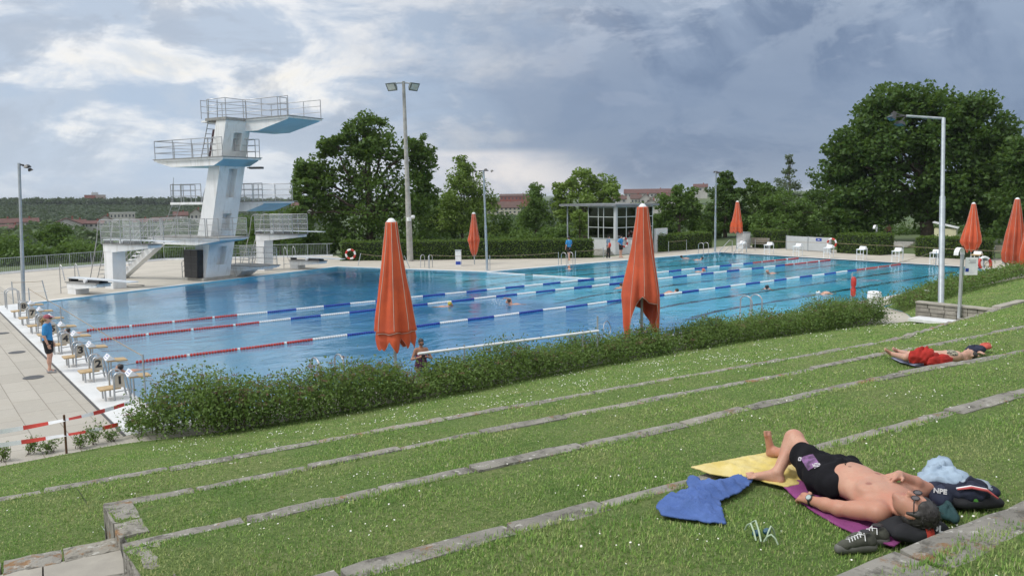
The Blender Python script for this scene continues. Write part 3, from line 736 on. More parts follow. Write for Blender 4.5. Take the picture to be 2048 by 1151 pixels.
for k in range(3):
    z = .2+k*.18; v = -1.35+k*.32; mb.hexa(TL([(-0.2, v-.15, z-.06), (1.0, v-.15, z-.06), (1.0, v+.15, z-.06), (-0.2, v+.15, z-.06)]), TL([(-0.2, v-.15, z), (1.0, v-.15, z), (1.0, v+.15, z), (-0.2, v+.15, z)]))
s2 = mb.build('staircase', TWHITE, tw)
for u in (-0.25,): railing(TL([(u, -1.9, .0), (u, -1.0, .5), (u, -0.4, .74)]), s2, 'handrail', .95, .6)
ladder(TW(-0.5, -2.9, 2.66), TW(-0.5, -1.65, 4.64), (*E1, 0), .6, tw, over=1.0)
ladder(TW(0.2, 0.1, 4.66), TW(0.2, 1.4, 7.2), (*E1, 0), .6, tw, over=1.0)
ladder(TW(-0.45, 1.1, 7.2), TW(-0.45, 1.95, 9.42), (*E1, 0), .62, tw, over=1.0)
mb = MB(); mb.hexa(TL([(-1.0, cbk(7.3)-.16, 7.22), (-0.2, cbk(7.3)-.16, 7.22), (-0.2, cbk(7.3)-.01, 7.22), (-1.0, cbk(7.3)-.01, 7.22)]), TL([(-1.0, cbk(8.75)-.16, 8.75), (-0.2, cbk(8.75)-.16, 8.75), (-0.2, cbk(8.75)-.01, 8.75), (-1.0, cbk(8.75)-.01, 8.75)])); mb.build('dark_panel', mat('dark_red_panel', (.05, .02, .025), .7), tw)  # dark panel along the back face of the column
mb = MB(); q = TW(0.8, 3.2, 6.62); mb.tube([q, TW(0.85, 3.75, 6.6)], .035, 6); a = TW(0.85, 3.9, 6.6)
mb.box(a, (.75, .34, .12), DA-R(68)); mb.build('floodlight', DARKMETAL, tw)

def springboard(name, label, u, z, vb, arm, vt, bw, board, rails):
    """concrete bracket with aluminium board, fulcrum roller, ladder and rails; u = near side"""
    t = thing('springboard', label, 'springboard', TW(u+bw/2, vb, 0), 'springboards beside the diving tower')
    zt = z-0.26; bd = 0.72
    mb = MB()
    mb.hexa(TL([(u, vb, 0), (u+bw, vb, 0), (u+bw, vb+bd, 0), (u, vb+bd, 0)]), TL([(u, vb+.08, zt-.42), (u+bw, vb+.08, zt-.42), (u+bw, vb+bd+.12, zt-.42), (u, vb+bd+.12, zt-.42)]) if z > 1.5 else TL([(u, vb, zt-.30), (u+bw, vb, zt-.30), (u+bw, vb+bd, zt-.30), (u, vb+bd, zt-.30)]))
    o1 = mb.build('bracket', TWHITE, t)
    k = .42 if z > 1.5 else .30; vs = vb+(.08 if z > 1.5 else -.02)
    mb = MB(); uu0, uu1 = u-.02, u+bw+.02
    mb.add(TL([(uu0, vs, zt-k+.004), (uu0, vs+bd+.25, zt-k+.004), (uu0, arm, zt-.14), (uu0, arm, zt), (uu0, vs, zt), (uu1, vs, zt-k+.004), (uu1, vs+bd+.25, zt-k+.004), (uu1, arm, zt-.14), (uu1, arm, zt), (uu1, vs, zt)]),
           [(0, 1, 2, 3, 4), (9, 8, 7, 6, 5), (0, 5, 6, 1), (1, 6, 7, 2), (2, 7, 8, 3), (3, 8, 9, 4), (4, 9, 5, 0)])
    mb.build('cantilever', TWHITE, t)
    mb = MB(); mb.hexa(TL([(uu0-.06, vs-.05, zt+.003), (uu1+.06, vs-.05, zt+.003), (uu1+.06, arm+.04, zt+.003), (uu0-.06, arm+.04, zt+.003)]), TL([(uu0-.06, vs-.05, zt+.05), (uu1+.06, vs-.05, zt+.05), (uu1+.06, arm+.04, zt+.05), (uu0-.06, arm+.04, zt+.05)])); mb.build('deck_plate', DECKTOP, t)
    um = u+bw/2; vf = vb+1.55
    mb = MB(); mb.tube(TL([(um-.36, vf, zt+.14), (um+.36, vf, zt+.14)]), .10, 12); rl = mb.build('fulcrum_roller', WPLAST, t)
    mb = MB(); mb.hexa(TL([(um-.25, vf-.15, zt+.052), (um+.25, vf-.15, zt+.052), (um+.25, vf+1.1, zt+.052), (um-.25, vf+1.1, zt+.052)]), TL([(um-.22, vf+.1, zt+.2), (um+.22, vf+.1, zt+.2), (um+.22, vf+1.0, zt+.2), (um-.22, vf+1.0, zt+.2)])); mb.build('fulcrum_frame', BLACK, t)
    mb = MB(); mb.hexa(TL([(um-.2, vb-.1, zt+.05), (um+.2, vb-.1, zt+.05), (um+.2, vb+.1, zt+.05), (um-.2, vb+.1, zt+.05)]), TL([(um-.2, vb-.1, zt+.21), (um+.2, vb-.1, zt+.21), (um+.2, vb+.1, zt+.21), (um-.2, vb+.1, zt+.21)])); mb.build('anchor', BLACK, t)
    mb = MB(); nb = 8; vs_ = []; fs_ = []
    for i in range(nb+1):
        s_ = i/nb; v = vb-.15+s_*(board-vb+.15); zz = zt+.25+.03*s_-.05*s_*s_; hh = .05-.018*s_
        vs_ += TL([(um-.25, v, zz-hh), (um+.25, v, zz-hh), (um+.25, v, zz), (um-.25, v, zz)])
    for i in range(nb):
        for q in range(4): fs_.append((i*4+q, i*4+(q+1) % 4, i*4+4+(q+1) % 4, i*4+4+q))
    fs_ += [(3, 2, 1, 0), tuple(nb*4+q for q in range(4))]
    mb.add(vs_, fs_); mb.build('board', mat('board_aluminium', (.62, .66, .70), .45, (.55, .6, .64), 3, metal=.2), t)
    for uu in ((u-.28, u+bw+.28) if rails else ()):
        railing(TL([(uu, vb+.35, zt+.04), (uu, vb+2.1, zt+.04), (uu, arm-.15, zt+.04)]), t, h=1.28, step=1.0, bars=(1.0, .74, .5, .26), panel=True)
    if rails:
        ladder(TW(um, vb-1.15, 0), TW(um, vb+.05, zt), (*E1, 0), .5, t, over=.0)
        for s in (-1, 1):
            mb = MB(); uu = um+s*.42; mb.tube(TL([(uu, vb-1.5, 0), (uu, vb-.45, zt+.2), (uu, vb-.2, zt+1.2), (uu, vb+.05, zt+1.32), (uu, vb+.4, zt+1.32)]), .026, 6); mb.build('handrail', STEEL, t)
    else:
        for s in (-1, 1):
            mb = MB(); uu = um+s*.40; mb.tube(TL([(uu, vb-.55, 0), (uu, vb-.5, zt+.8), (uu, vb-.4, zt+.93), (uu, vb-.28, zt+.8), (uu, vb-.1, zt+.1)]), .024, 6)
            if s < 0: mb.tube(TL([(um-.4, vb-.52, .3), (um+.4, vb-.52, .3)]), .02, 6)
            mb.build('handrail', STEEL, t)
    return t
springboard('a', 'high springboard with clear panels left of the tower stairs', -6.1, 2.70, -0.67, 3.3, 0, .78, 5.0, True)
springboard('b', 'low springboard at far left in front of the high one', -8.5, 0.85, -0.16, 2.45, 0, .72, 4.95, False)
springboard('c', 'high springboard with clear panels right of the tower', 5.1, 2.70, -1.30, 2.67, 0, .78, 4.5, True)
springboard('d', 'low springboard at the corner of the pool right of the tower', 7.1, 0.80, -0.23, 2.5, 0, .72, 4.3, False)

# ================================================================== STARTING BLOCKS
def paper(mb, M, w_, h_): mb.box((0, 0, 0), (w_, h_, .002), M=M)
def make_block(num):
    """local: x towards the water, y along the pool edge (positive = away from the hedge)"""
    t = thing('starting_block', 'steel starting block', 'starting block', (0, 0, 0), 'starting blocks at the near end of the lanes')
    mb = MB(); mb.box((-.02, 0, .40), (.56, .52, .05)); mb.build('step_board', WOOD, t)
    mb = MB(); mb.hexa([(.50, -.27, .70), (1.12, -.27, .66), (1.12, .27, .66), (.50, .27, .70)], [(.50, -.27, .75), (1.12, -.27, .71), (1.12, .27, .71), (.50, .27, .75)]); mb.build('platform', WOOD, t)
    for x, z0, z1 in ((.62, 0, .71), (-.16, 0, .38)):
        for s in (-1, 1): MB().tube([(x, s*.2, z0), (x, s*.2, z1)], .026, 8).build('leg', STEEL, t)
    for s in (-1, 1):
        arc = [(.06, s*.30, 0), (.07, s*.30, .80)]+[(.23-.16*math.cos(a), s*.30, .80+.17*math.sin(a)) for a in np.linspace(.35, math.pi-.35, 7)]+[(.39, s*.30, .80), (.50, s*.30, 0)]
        MB().tube(arc, .027, 8).build('grab_rail', STEEL, t)
    mb = MB(); mb.tube([(.08, -.24, .28), (.62, -.2, .30)], .02, 6); mb.build('brace', STEEL, t)
    mb = MB(); mb.tube([(.88, -.24, .56), (1.12, -.26, .50), (1.18, -.2, .5), (1.18, .2, .5), (1.12, .26, .50), (.88, .24, .56)], .013, 6); mb.build('backstroke_grip', STEEL, t)
    mb = MB(); mb.hexa([(.10, -.275, .43), (.37, -.275, .43), (.37, -.235, .43), (.10, -.235, .43)], [(.12, -.275, .90), (.35, -.275, .90), (.35, -.235, .90), (.12, -.235, .90)]); pl = mb.build('number_plate', mat('tan_board', (.46, .41, .34), .6, (.40, .35, .28), 4), t)
    mb = MB(); add_text(mb, str(num), .38, frame((1, 0, 0), (0, 0, 1), (.235, -.280, .68)), bold=.014); mb.build('number', BLACK, pl)
    mb = MB(); mb.add([(.46, -.27, .755), (.76, -.27, .755), (.60, -.27, .95), (.46, .27, .755), (.76, .27, .755), (.60, .27, .95)], [(0, 1, 2), (5, 4, 3), (0, 3, 4, 1), (1, 4, 5, 2), (2, 5, 3, 0)]); wd = mb.build('sign_wedge', WPLAST, t)
    mb = MB(); d = Vector((.14, 0, .195)).normalized(); 
    for k, (yy, hh, ww) in enumerate(((0.0, .03, .34), (-.02, .11, .3), (.0, .15, .22))):
        c = Vector((.46, 0, .755))+d*(.05+hh)-Vector((.195, 0, -.14)).normalized()*.003; mb.box((0, 0, 0), (ww, .018, .003), M=frame((0, -1, 0), d, (c.x, yy, c.z)))
    mb.build('print', BLUE, wd)
    return t
lab = {1: 'nearest starting block, number 1, beside the grey corner post', 2: 'starting block number 2', 3: 'starting block number 3, third from the hedge', 4: 'starting block number 4, just right of the standing woman',
       5: 'starting block number 5, half hidden behind the standing woman', 6: 'starting block number 6, just left of the standing woman', 7: 'starting block number 7', 8: 'starting block number 8, farthest left by the pool ladder'}
NEAR_BLOCKS = 'starting blocks at the near end of the lanes'
first = None
for i in range(1, 9):
    b = make_block(i); b.location = (-.56, .66+2.5*(i-1), 0.012); b.scale = (.82, .82, .69); b['label'] = lab[i]
# far end: white metal blocks with paper on top
def far_block():
    t = thing('starting_block', 'x', 'starting block', (0, 0, 0), 'white starting blocks at the far end')
    mb = MB(); mb.hexa([(-.30, -.27, .70), (.30, -.27, .74), (.30, .27, .74), (-.30, .27, .70)], [(-.30, -.27, .75), (.30, -.27, .79), (.30, .27, .79), (-.30, .27, .75)]); mb.build('platform', WPLAST, t)
    for x, y in ((-.24, -.24), (-.24, .24), (.26, -.24), (.26, .24)): MB().tube([(x, y, 0), (x, y, .72)], .026, 6).build('leg', WPLAST, t)
    mb = MB(); mb.hexa([(.02, -.22, .775), (.32, -.22, .795), (.32, .22, .795), (.02, .22, .775)], [(.10, -.22, .93), (.20, -.22, .95), (.20, .22, .95), (.10, .22, .93)]); mb.build('sign_wedge', WPLAST, t)
    mb = MB(); mb.tube([(-.24, -.24, .3), (.26, -.24, .3)], .02, 6); mb.tube([(-.24, .24, .3), (.26, .24, .3)], .02, 6); mb.tube([(-.24, -.24, .42), (-.24, .24, .42)], .02, 6); mb.build('brace', WPLAST, t)
    return t
fb = far_block()
far_lab = {1: 'white starting block nearest the hedge at the far end, wooden top', 2: 'white starting block behind the tall arm lamp at the far end', 3: 'white starting block left of the arm lamp, on the far edge',
           4: 'white starting block in front of the gap with steps, far end', 5: 'white starting block beside the life ring on the far gate', 6: 'white starting block in front of the grey gate, far end', 7: 'white starting block left of the grey gate, far end', 8: 'white starting block in front of the wooden bench, far end'}
for i in range(1, 9):
    b = fb if i == 1 else dup(fb)
    b.location = (49.55, 1.0+2.52*(i-1), 0.012); b['label'] = far_lab[i]
for ch in [c for c in fb.children if c.name.startswith('platform')]:
    ch.data = ch.data.copy(); ch.data.materials[0] = WOOD

# ================================================================== LANE ROPES
def lane_rope(y, label):
    t = thing('lane_rope', label, 'lane rope', (24.5, y, 0), 'floating lane ropes')
    mb = MB(); mb.tube([(0.02, y, -.02), (48.88, y, -.02)], .012, 6); mb.build('cable', STEEL, t)
    cur = [None, None]; NM = {'r': ('red_floats', RED), 'w': ('white_floats', WPLAST), 'b': ('blue_floats', BLUE)}
    def flush():
        if cur[0] is not None: cur[0].build(NM[cur[1]][0], NM[cur[1]][1], t, recalc=False)
    x = 1.0; L = 47.9; rad = .052
    def colour(x):
        e = min(x-1.0, L-x)
        if e < 5.6: return 'w' if (e % 1.55) > 1.42 else 'r'
        return 'w' if int((x-6.6)/1.28) % 2 == 0 else 'b'
    while x < L:
        c = colour(x); sag = .006*math.sin(x*1.3+y)
        if c != cur[1]: flush(); cur[0], cur[1] = MB(), c
        mb = cur[0]; n_ = 8
        mb.add([(x+dx_, y+rr*math.cos(2*math.pi*k/n_), .0+sag+rr*math.sin(2*math.pi*k/n_)) for dx_, rr in ((0, .025), (.012, rad), (.062, rad), (.074, .025)) for k in range(n_)],
               [(j*n_+k, j*n_+(k+1) % n_, (j+1)*n_+(k+1) % n_, (j+1)*n_+k) for j in range(3) for k in range(n_)], False)
        x += .092
    flush()
lane_rope(5.0, 'nearest lane rope of red, white and blue floats, passing behind the big umbrellas')
lane_rope(10.0, 'middle lane rope of red, white and blue floats')
lane_rope(12.5, 'farthest of the three red, white and blue lane ropes')
mb = MB(); a, b2 = np.array([25.2, 20.2]), np.array(at(1180, 557)[:2])
t = thing('float_line', 'short white float line dividing off the diving bay', 'float line', (25.2, 20.2, 0))
for i in range(90):
    p = a+(b2-a)*i/89
    if 34 < i < 42: continue
    mb.lathe((p[0], p[1], -.02), [(.01, -.05), (.05, -.02), (.05, .03), (.01, .06)], 6)
mb.build('floats', WPLAST, t); MB().tube([(*a, 0), (*b2, 0)], .01, 5).build('cable', STEEL, t)
# ================================================================== VEGETATION
OAK = leafmat('oak_leaves', (0.046, 0.096, 0.018), (0.068, 0.132, 0.024), (0.105, 0.178, 0.036))
OAKD = leafmat('dark_leaves', (0.036, 0.084, 0.017), (0.056, 0.116, 0.022), (0.090, 0.160, 0.034))
LIME = leafmat('light_leaves', (0.11, 0.19, 0.03), (0.155, 0.245, 0.045), (0.22, 0.31, 0.07))
MIDG = leafmat('mid_green_leaves', (0.066, 0.130, 0.026), (0.092, 0.170, 0.034), (0.13, 0.215, 0.05))
GREY = leafmat('silvery_leaves', (0.10, 0.14, 0.09), (0.13, 0.175, 0.11), (0.17, 0.21, 0.14))
HEDGE = leafmat('beech_hedge_leaves', (0.048, 0.100, 0.014), (0.072, 0.135, 0.020), (0.115, 0.175, 0.034))
SHRUB = leafmat('shrub_leaves', (0.070, 0.135, 0.030), (0.110, 0.195, 0.044), (0.20, 0.285, 0.080))
HEADS = leafmat('faded_flower_heads', (0.17, 0.075, 0.062), (0.22, 0.11, 0.085), (0.24, 0.17, 0.11), tr=0.15)
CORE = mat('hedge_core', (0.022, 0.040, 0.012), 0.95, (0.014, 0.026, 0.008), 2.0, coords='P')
TWIG = mat('twigs', (0.09, 0.065, 0.045), 0.9, (0.05, 0.036, 0.026), 6)

def leaves(P, size, rng, up=0.35, aspect=0.55, droop=0.0):
    """one pointed leaf (rhombus bent along its midrib) per point"""
    n_ = len(P); d = rng.normal(size=(n_, 3)); d[:, 2] = d[:, 2]*0.75+up*0.2-droop; d /= np.linalg.norm(d, axis=1)[:, None]
    nrm = rng.normal(size=(n_, 3)); nrm[:, 2] += up*2; s_ = np.cross(d, nrm); s_ /= np.linalg.norm(s_, axis=1)[:, None]+1e-9
    L = (size*rng.uniform(0.65, 1.3, n_))[:, None]; W = L*aspect*0.5; nn = np.cross(s_, d)
    a = P-d*L*0.5; t = P+d*L*0.5; m1 = P-d*L*0.08+s_*W+nn*L*0.08; m2 = P-d*L*0.08-s_*W+nn*L*0.08
    V = np.stack([a, m1, t, m2], 1).reshape(-1, 3); F = np.arange(4*n_).reshape(-1, 4); return V, F
def cloud(c, r, k, per, rng, sub=0.30, shell=(0.45, 1.0), flat=0.75):
    """clumps of leaf points through an ellipsoid lobe"""
    d = rng.normal(size=(k, 3)); d /= np.linalg.norm(d, axis=1)[:, None]
    rad = rng.uniform(*shell, k)[:, None]
    cc = np.array(c)+d*rad*np.array(r)
    sr = sub*np.mean(r)*rng.uniform(0.55, 1.35, k)
    m = rng.poisson(per*np.clip((sr/np.mean(sr))**1.6, .2, 3))
    P = np.repeat(cc, m, 0); q = rng.normal(size=P.shape); q /= np.linalg.norm(q, axis=1)[:, None]+1e-9
    q *= (rng.uniform(0.2, 1, len(P))**0.5)[:, None]; q[:, 2] *= flat
    return P+q*np.repeat(sr, m)[:, None]*1.15, cc
def limb(mb, a, b, r0, r1, rng, seg=5, wob=0.06):
    a, b = np.array(a, float), np.array(b, float); L = np.linalg.norm(b-a); pts = []
    for i in range(seg+1):
        t = i/seg; p = a+(b-a)*t+rng.normal(size=3)*wob*L*math.sin(t*math.pi)*.6; p[2] += 0.08*L*math.sin(t*math.pi); pts.append(p)
    mb.tube(pts, [r0+(r1-r0)*(i/seg) for i in range(seg+1)], 6, cap=False); return pts
def tree(name, label, cat, u, D, lobes, leafm, size, seed, k=12, per=70, dens=1.0, trunk_r=0.3, base=None, group=None, sub=0.30, up=0.35, fork=0.35, shell=(0.45, 1.0), depth=0.5, twigs=True, aspect=0.6, droop=0.0):
    """lobes: (u, v, ru, rv) of the crown's masses as seen, given real size at distance D and spread in depth"""
    rng = np.random.default_rng(seed)
    g = atD(u, 480, D); bz = land(g[0], g[1]) if base is None else base; b = np.array([g[0], g[1], bz])
    t = thing(name, label, cat, b, group)
    sc = math.sqrt(D*D+1)/CF; C_ = []; allP = []; mb = MB()
    vd = np.array([g[0]-CAM[0], g[1]-CAM[1], 0]); vd /= np.linalg.norm(vd)
    W = max(q[2] for q in lobes)*sc
    for i, (lu, lv, ru, rv) in enumerate(lobes):
        dd = rng.uniform(-1, 1)*W*depth*(1.0-0.0*i); c = atD(lu, lv, D+dd); r = (ru*sc, ru*sc*0.95, rv*sc)
        P, cc = cloud(c, r, int(k*1.35), per*(1.0 if 'oak' in name else 1.45), rng, sub, shell); allP.append(P); C_.append((c, cc, r))
    P = np.concatenate(allP); V, F = leaves(P, size, rng, up, aspect, droop)
    top = max(c[0][2] for c in C_); hgt = max(top-bz, 1.0)
    f = b+np.array([0, 0, hgt*fork]); low = b-np.array([0, 0, 0.4])
    limb(mb, low, f, trunk_r*1.25, trunk_r*0.8, rng, 5, 0.02)
    top_c = max(C_, key=lambda q: q[0][2])[0]; lead = limb(mb, f, f*0.25+top_c*0.75, trunk_r*0.75, trunk_r*0.2, rng, 6, .05)
    for c, cc, r in C_:
        j = min(len(lead)-2, max(0, int(rng.uniform(0, 3))))
        st_ = lead[j] if c[2] > lead[j][2]-0.5 else f
        q = limb(mb, st_, c, trunk_r*0.42, trunk_r*0.12, rng)
        if twigs:
            for e in cc[:: max(1, len(cc)//8)]: limb(mb, q[-2], e, trunk_r*0.11, 0.02, rng, 3, 0.08)
    mb.build('trunk', BARK, t, recalc=False); npmesh('crown', V, F, leafm, t); return t

# the two oaks
tree('oak_tree', 'broad dark green oak behind the concrete floodlight mast', 'tree', 742, 74,
     [(735, 262, 38, 34), (700, 292, 45, 38), (770, 300, 50, 42), (835, 300, 30, 34), (660, 292, 26, 24), (850, 345, 34, 34), (640, 350, 42, 36), (700, 362, 55, 48), (775, 372, 62, 52), (606, 345, 26, 22),
      (615, 385, 34, 28), (660, 420, 52, 40), (735, 430, 62, 46), (815, 420, 56, 46), (852, 392, 34, 26), (600, 432, 28, 30), (700, 470, 70, 34), (790, 470, 60, 34)],
     OAK, 0.36, 21, k=19, per=58, trunk_r=.42, fork=.30, sub=.36, shell=(.3, 1.0))
tree('oak_tree', 'huge round-crowned oak towering over the far right end of the pool', 'tree', 1852, 84,
     [(1815, 205, 60, 34), (1755, 232, 58, 44), (1880, 225, 60, 40), (1950, 248, 52, 44), (1715, 285, 52, 48), (1790, 285, 66, 52), (1875, 290, 70, 52), (1960, 305, 62, 50), (1680, 330, 46, 40), (2005, 300, 30, 40),
      (1740, 350, 66, 50), (1830, 355, 70, 50), (1925, 360, 66, 50), (2000, 370, 50, 46), (1690, 400, 50, 44), (1765, 415, 62, 40), (1850, 415, 60, 34), (1940, 415, 60, 36), (2010, 430, 40, 36), (1700, 440, 45, 30)],
     OAKD, 0.44, 33, k=24, per=84, trunk_r=.55, fork=.34, sub=.36, shell=(.3, 1.0))
tree('oak_tree', 'dark oak at the right edge partly behind the orange parasols', 'tree', 2090, 78,
     [(2060, 300, 45, 40), (2090, 380, 60, 50), (2045, 400, 40, 46), (2120, 300, 60, 60), (2050, 450, 50, 34), (2120, 430, 60, 50), (2040, 345, 30, 30)], OAKD, .40, 35, k=16, per=60, trunk_r=.4, sub=.36, shell=(.3, 1))
# the rest of the belt behind the pool, left to right
tree('maple_tree', 'slender light green tree right of the broad oak, with a pointed top', 'tree', 925, 82,
     [(925, 335, 16, 24), (918, 365, 26, 26), (945, 378, 28, 26), (905, 398, 28, 26), (935, 412, 38, 30), (965, 405, 24, 22), (900, 440, 34, 30), (950, 450, 40, 30)], LIME, .28, 41, k=20, per=34, trunk_r=.16, sub=.5, shell=(.2, 1.25))
tree('small_tree', 'small feathery tree left of the pool kiosk', 'tree', 1072, 88,
     [(1072, 385, 14, 16), (1066, 410, 26, 22), (1085, 425, 24, 20), (1070, 450, 36, 24), (1050, 440, 20, 24)], MIDG, .28, 42, k=18, per=30, trunk_r=.14, sub=.5, shell=(.2, 1.25))
tree('willow_tree', 'bushy yellow-green tree rising behind the flat kiosk roof', 'tree', 1170, 86,
     [(1165, 358, 36, 20), (1200, 370, 34, 22), (1135, 380, 28, 22), (1175, 390, 46, 26), (1220, 392, 22, 22), (1125, 412, 30, 24), (1190, 420, 50, 26), (1150, 440, 46, 24)], LIME, .32, 43, k=13, per=52, trunk_r=.2, sub=.34)
tree('young_tree', 'young bright green tree under the kiosk canopy', 'tree', 1160, 72, [(1160, 438, 17, 18), (1162, 458, 21, 16)], LIME, .2, 44, k=12, per=36, trunk_r=.07)
tree('linden_tree', 'rounded mid green linden between the kiosk and the slim lamp post', 'tree', 1358, 84,
     [(1362, 390, 30, 22), (1345, 410, 32, 24), (1380, 412, 28, 24), (1355, 435, 42, 24), (1395, 440, 24, 22), (1330, 440, 22, 20)], MIDG, .28, 45, k=14, per=54, trunk_r=.18, sub=.34)
tree('dark_tree', 'dark upright tree just right of the slim lamp post', 'tree', 1450, 90,
     [(1452, 362, 18, 20), (1442, 385, 28, 24), (1468, 395, 26, 24), (1448, 420, 36, 26), (1480, 425, 26, 26), (1425, 440, 26, 26), (1465, 450, 40, 24)], OAKD, .32, 46, k=14, per=52, trunk_r=.2, sub=.34)
tree('dark_tree', 'dark spreading tree behind the small far parasol', 'tree', 1520, 92,
     [(1518, 370, 22, 18), (1500, 390, 26, 22), (1540, 390, 30, 22), (1520, 415, 44, 26), (1555, 425, 34, 26), (1495, 440, 34, 26)], OAK, .32, 47, k=13, per=50, trunk_r=.2, sub=.34)
tree('aspen_tree', 'thin pale aspen whose airy top sticks out left of the huge oak', 'tree', 1580, 98,
     [(1578, 325, 9, 14), (1578, 345, 18, 16), (1568, 365, 20, 16), (1590, 372, 18, 16), (1580, 395, 28, 20)], GREY, .26, 48, k=12, per=13, trunk_r=.1, sub=.34, shell=(.1, 1))
tree('bushy_tree', 'mid green bushy tree left of the huge oak, above the clipped bush', 'tree', 1570, 80,
     [(1540, 420, 30, 24), (1575, 405, 34, 26), (1610, 425, 34, 30), (1560, 450, 44, 24), (1600, 455, 40, 24), (1520, 452, 26, 20)], MIDG, .26, 49, k=14, per=54, trunk_r=.15, sub=.34)
tree('dark_tree', 'dark tree in shade under the left flank of the huge oak', 'tree', 1650, 94, [(1640, 380, 40, 40), (1650, 430, 55, 34), (1690, 460, 50, 30), (1620, 450, 40, 30)], OAKD, .34, 50, k=14, per=52, trunk_r=.2, sub=.34)
# dense shrubs filling under the trees behind hedge and fence
fill = [(480, 455, 62, 34, 92, OAKD, 'low dark bush behind the foot of the diving tower'), (560, 440, 56, 40, 80, OAK, 'dark bush left of the oak behind the springboards'), (630, 475, 56, 34, 76, OAKD, 'dark bush behind the low springboard at the corner'),
        (875, 440, 44, 44, 84, OAK, 'dark bush between the oak and the slender light tree'), (860, 480, 60, 28, 74, OAKD, 'low dark bush behind the clipped hedge, right of the mast'),
        (1000, 455, 46, 34, 86, OAKD, 'dark bush behind the slender grey lamp'), (1030, 475, 50, 22, 80, MIDG, 'pale bush behind the hedge left of the kiosk'), (1110, 468, 40, 24, 78, MIDG, 'bush with white blossom sprays by the kiosk canopy'),
        (1265, 430, 50, 30, 110, OAK, 'bush behind the glass kiosk'), (1320, 455, 40, 26, 90, OAKD, 'dark bush right of the kiosk'), (1410, 455, 34, 26, 88, OAK, 'bush behind the slim lamp post'),
        (1800, 462, 80, 30, 100, OAKD, 'shaded undergrowth below the huge oak'), (1900, 462, 80, 34, 102, OAKD, 'shaded undergrowth behind the pale shed'), (2000, 462, 70, 34, 96, OAKD, 'shaded undergrowth behind the right parasols'), (1700, 462, 60, 28, 100, OAKD, 'shaded undergrowth left of the oak trunk')]
for i, (u, v, ru, rv, D, lm, lb) in enumerate(fill):
    tree('bush', lb, 'bush', u, D, [(u, v, ru*.7, rv*.8), (u-ru*.55, v+rv*.3, ru*.5, rv*.6), (u+ru*.55, v+rv*.25, ru*.5, rv*.6), (u, v+rv*.8, ru*.9, rv*.6)], lm, .30, 60+i, k=13, per=46, trunk_r=.1, group='bushes behind the pool', twigs=False, shell=(.2, 1), sub=.4)
# bushes beyond the fence on the left
for i, (u, v, ru, rv, D, lm, lb) in enumerate([(40, 500, 70, 34, 78, MIDG, 'light green bush beyond the fence at the left edge'), (150, 500, 60, 30, 80, MIDG, 'light green bush beyond the fence left of the low springboard'), (110, 462, 34, 22, 100, OAKD, 'small dark conifer-like bush above the light ones'),
        (250, 505, 60, 28, 84, MIDG, 'green bush beyond the fence behind the springboard ladder'), (340, 505, 60, 26, 84, OAK, 'darker bush beyond the fence behind the stairs'), (420, 500, 50, 26, 86, MIDG, 'green bush beyond the fence behind the tower foot'), (530, 500, 60, 30, 84, OAK, 'bush beyond the fence behind the 1 m platform')]):
    tree('bush', lb, 'bush', u, D, [(u, v, ru*.7, rv*.8), (u-ru*.55, v+rv*.3, ru*.5, rv*.6), (u+ru*.55, v+rv*.25, ru*.5, rv*.6), (u, v+rv*.9, ru*.9, rv*.6)], lm, .26, 90+i, k=14, per=46, trunk_r=.1, group='bushes beyond the fence', twigs=False, shell=(.2, 1), sub=.4)

# ---- clipped hedges
def clipped(label, pts, h, wdt, seed, dens=150, size=.15, base=0.0):
    """hedge along a polyline, square-cut with slightly bulging sides"""
    rng = np.random.default_rng(seed); t = thing('clipped_hedge', label, 'hedge', ((pts[0][0]+pts[-1][0])/2, (pts[0][1]+pts[-1][1])/2, base), 'clipped hedges round the pool')
    Ps = []; mb = MB()
    for (a, b) in zip(pts[:-1], pts[1:]):
        a, b = np.array(a), np.array(b); L = np.linalg.norm(b-a); d = (b-a)/L; nn = np.array([-d[1], d[0]])
        n_ = int(L*(h*2+wdt)*dens); s_ = rng.uniform(0, L, n_); face = rng.uniform(0, h*2+wdt, n_)
        off = np.where(face < h, -wdt/2, np.where(face < 2*h, wdt/2, face-2*h-wdt/2)); zz = np.where(face < h, face, np.where(face < 2*h, face-h, h))
        wv = 0.07*np.sin(s_*1.3+seed)+0.05*np.sin(s_*2.9)
        P = a[None]+d[None]*s_[:, None]+nn[None]*(off*(1+0.05*wv))[:, None]
        P = np.column_stack([P, base+zz*(1+wv*.35)])+rng.normal(size=(n_, 3))*np.array([.07, .07, .06]); Ps.append(P)
        e = 0.06; q = [a-nn*(wdt/2-e), b-nn*(wdt/2-e), b+nn*(wdt/2-e), a+nn*(wdt/2-e)]; mb.prism(q, base, base+h-.07)  # solid dark box inside the leaf shell, keeps the hedge from being see-through
    # end caps
    for p, q in ((pts[0], pts[1]), (pts[-1], pts[-2])):
        p, q = np.array(p), np.array(q); d = (p-q)/np.linalg.norm(p-q); nn = np.array([-d[1], d[0]]); n_ = int(wdt*h*dens)
        P = p[None]+nn[None]*rng.uniform(-wdt/2, wdt/2, n_)[:, None]+d[None]*rng.normal(0.02, .05, n_)[:, None]; Ps.append(np.column_stack([P, base+rng.uniform(0, h, n_)]))
    V, F = leaves(np.concatenate(Ps), size, rng, .5, .7); mb.build('dark_core', CORE, t); npmesh('foliage', V, F, HEDGE, t); return t
hp = lambda u, v, z=0.0: tuple(at(u, v, z)[:2])
clipped('long clipped hedge behind the diving bay, left of the kiosk', [(22.9, 35.9), (31.2, 29.4), (38.1, 24.1)], 1.42, 1.1, 1)
clipped('clipped hedge between the kiosk and the slim lamp post', [(45.8, 24.6), (52.8, 24.7)], 1.38, 1.2, 2)
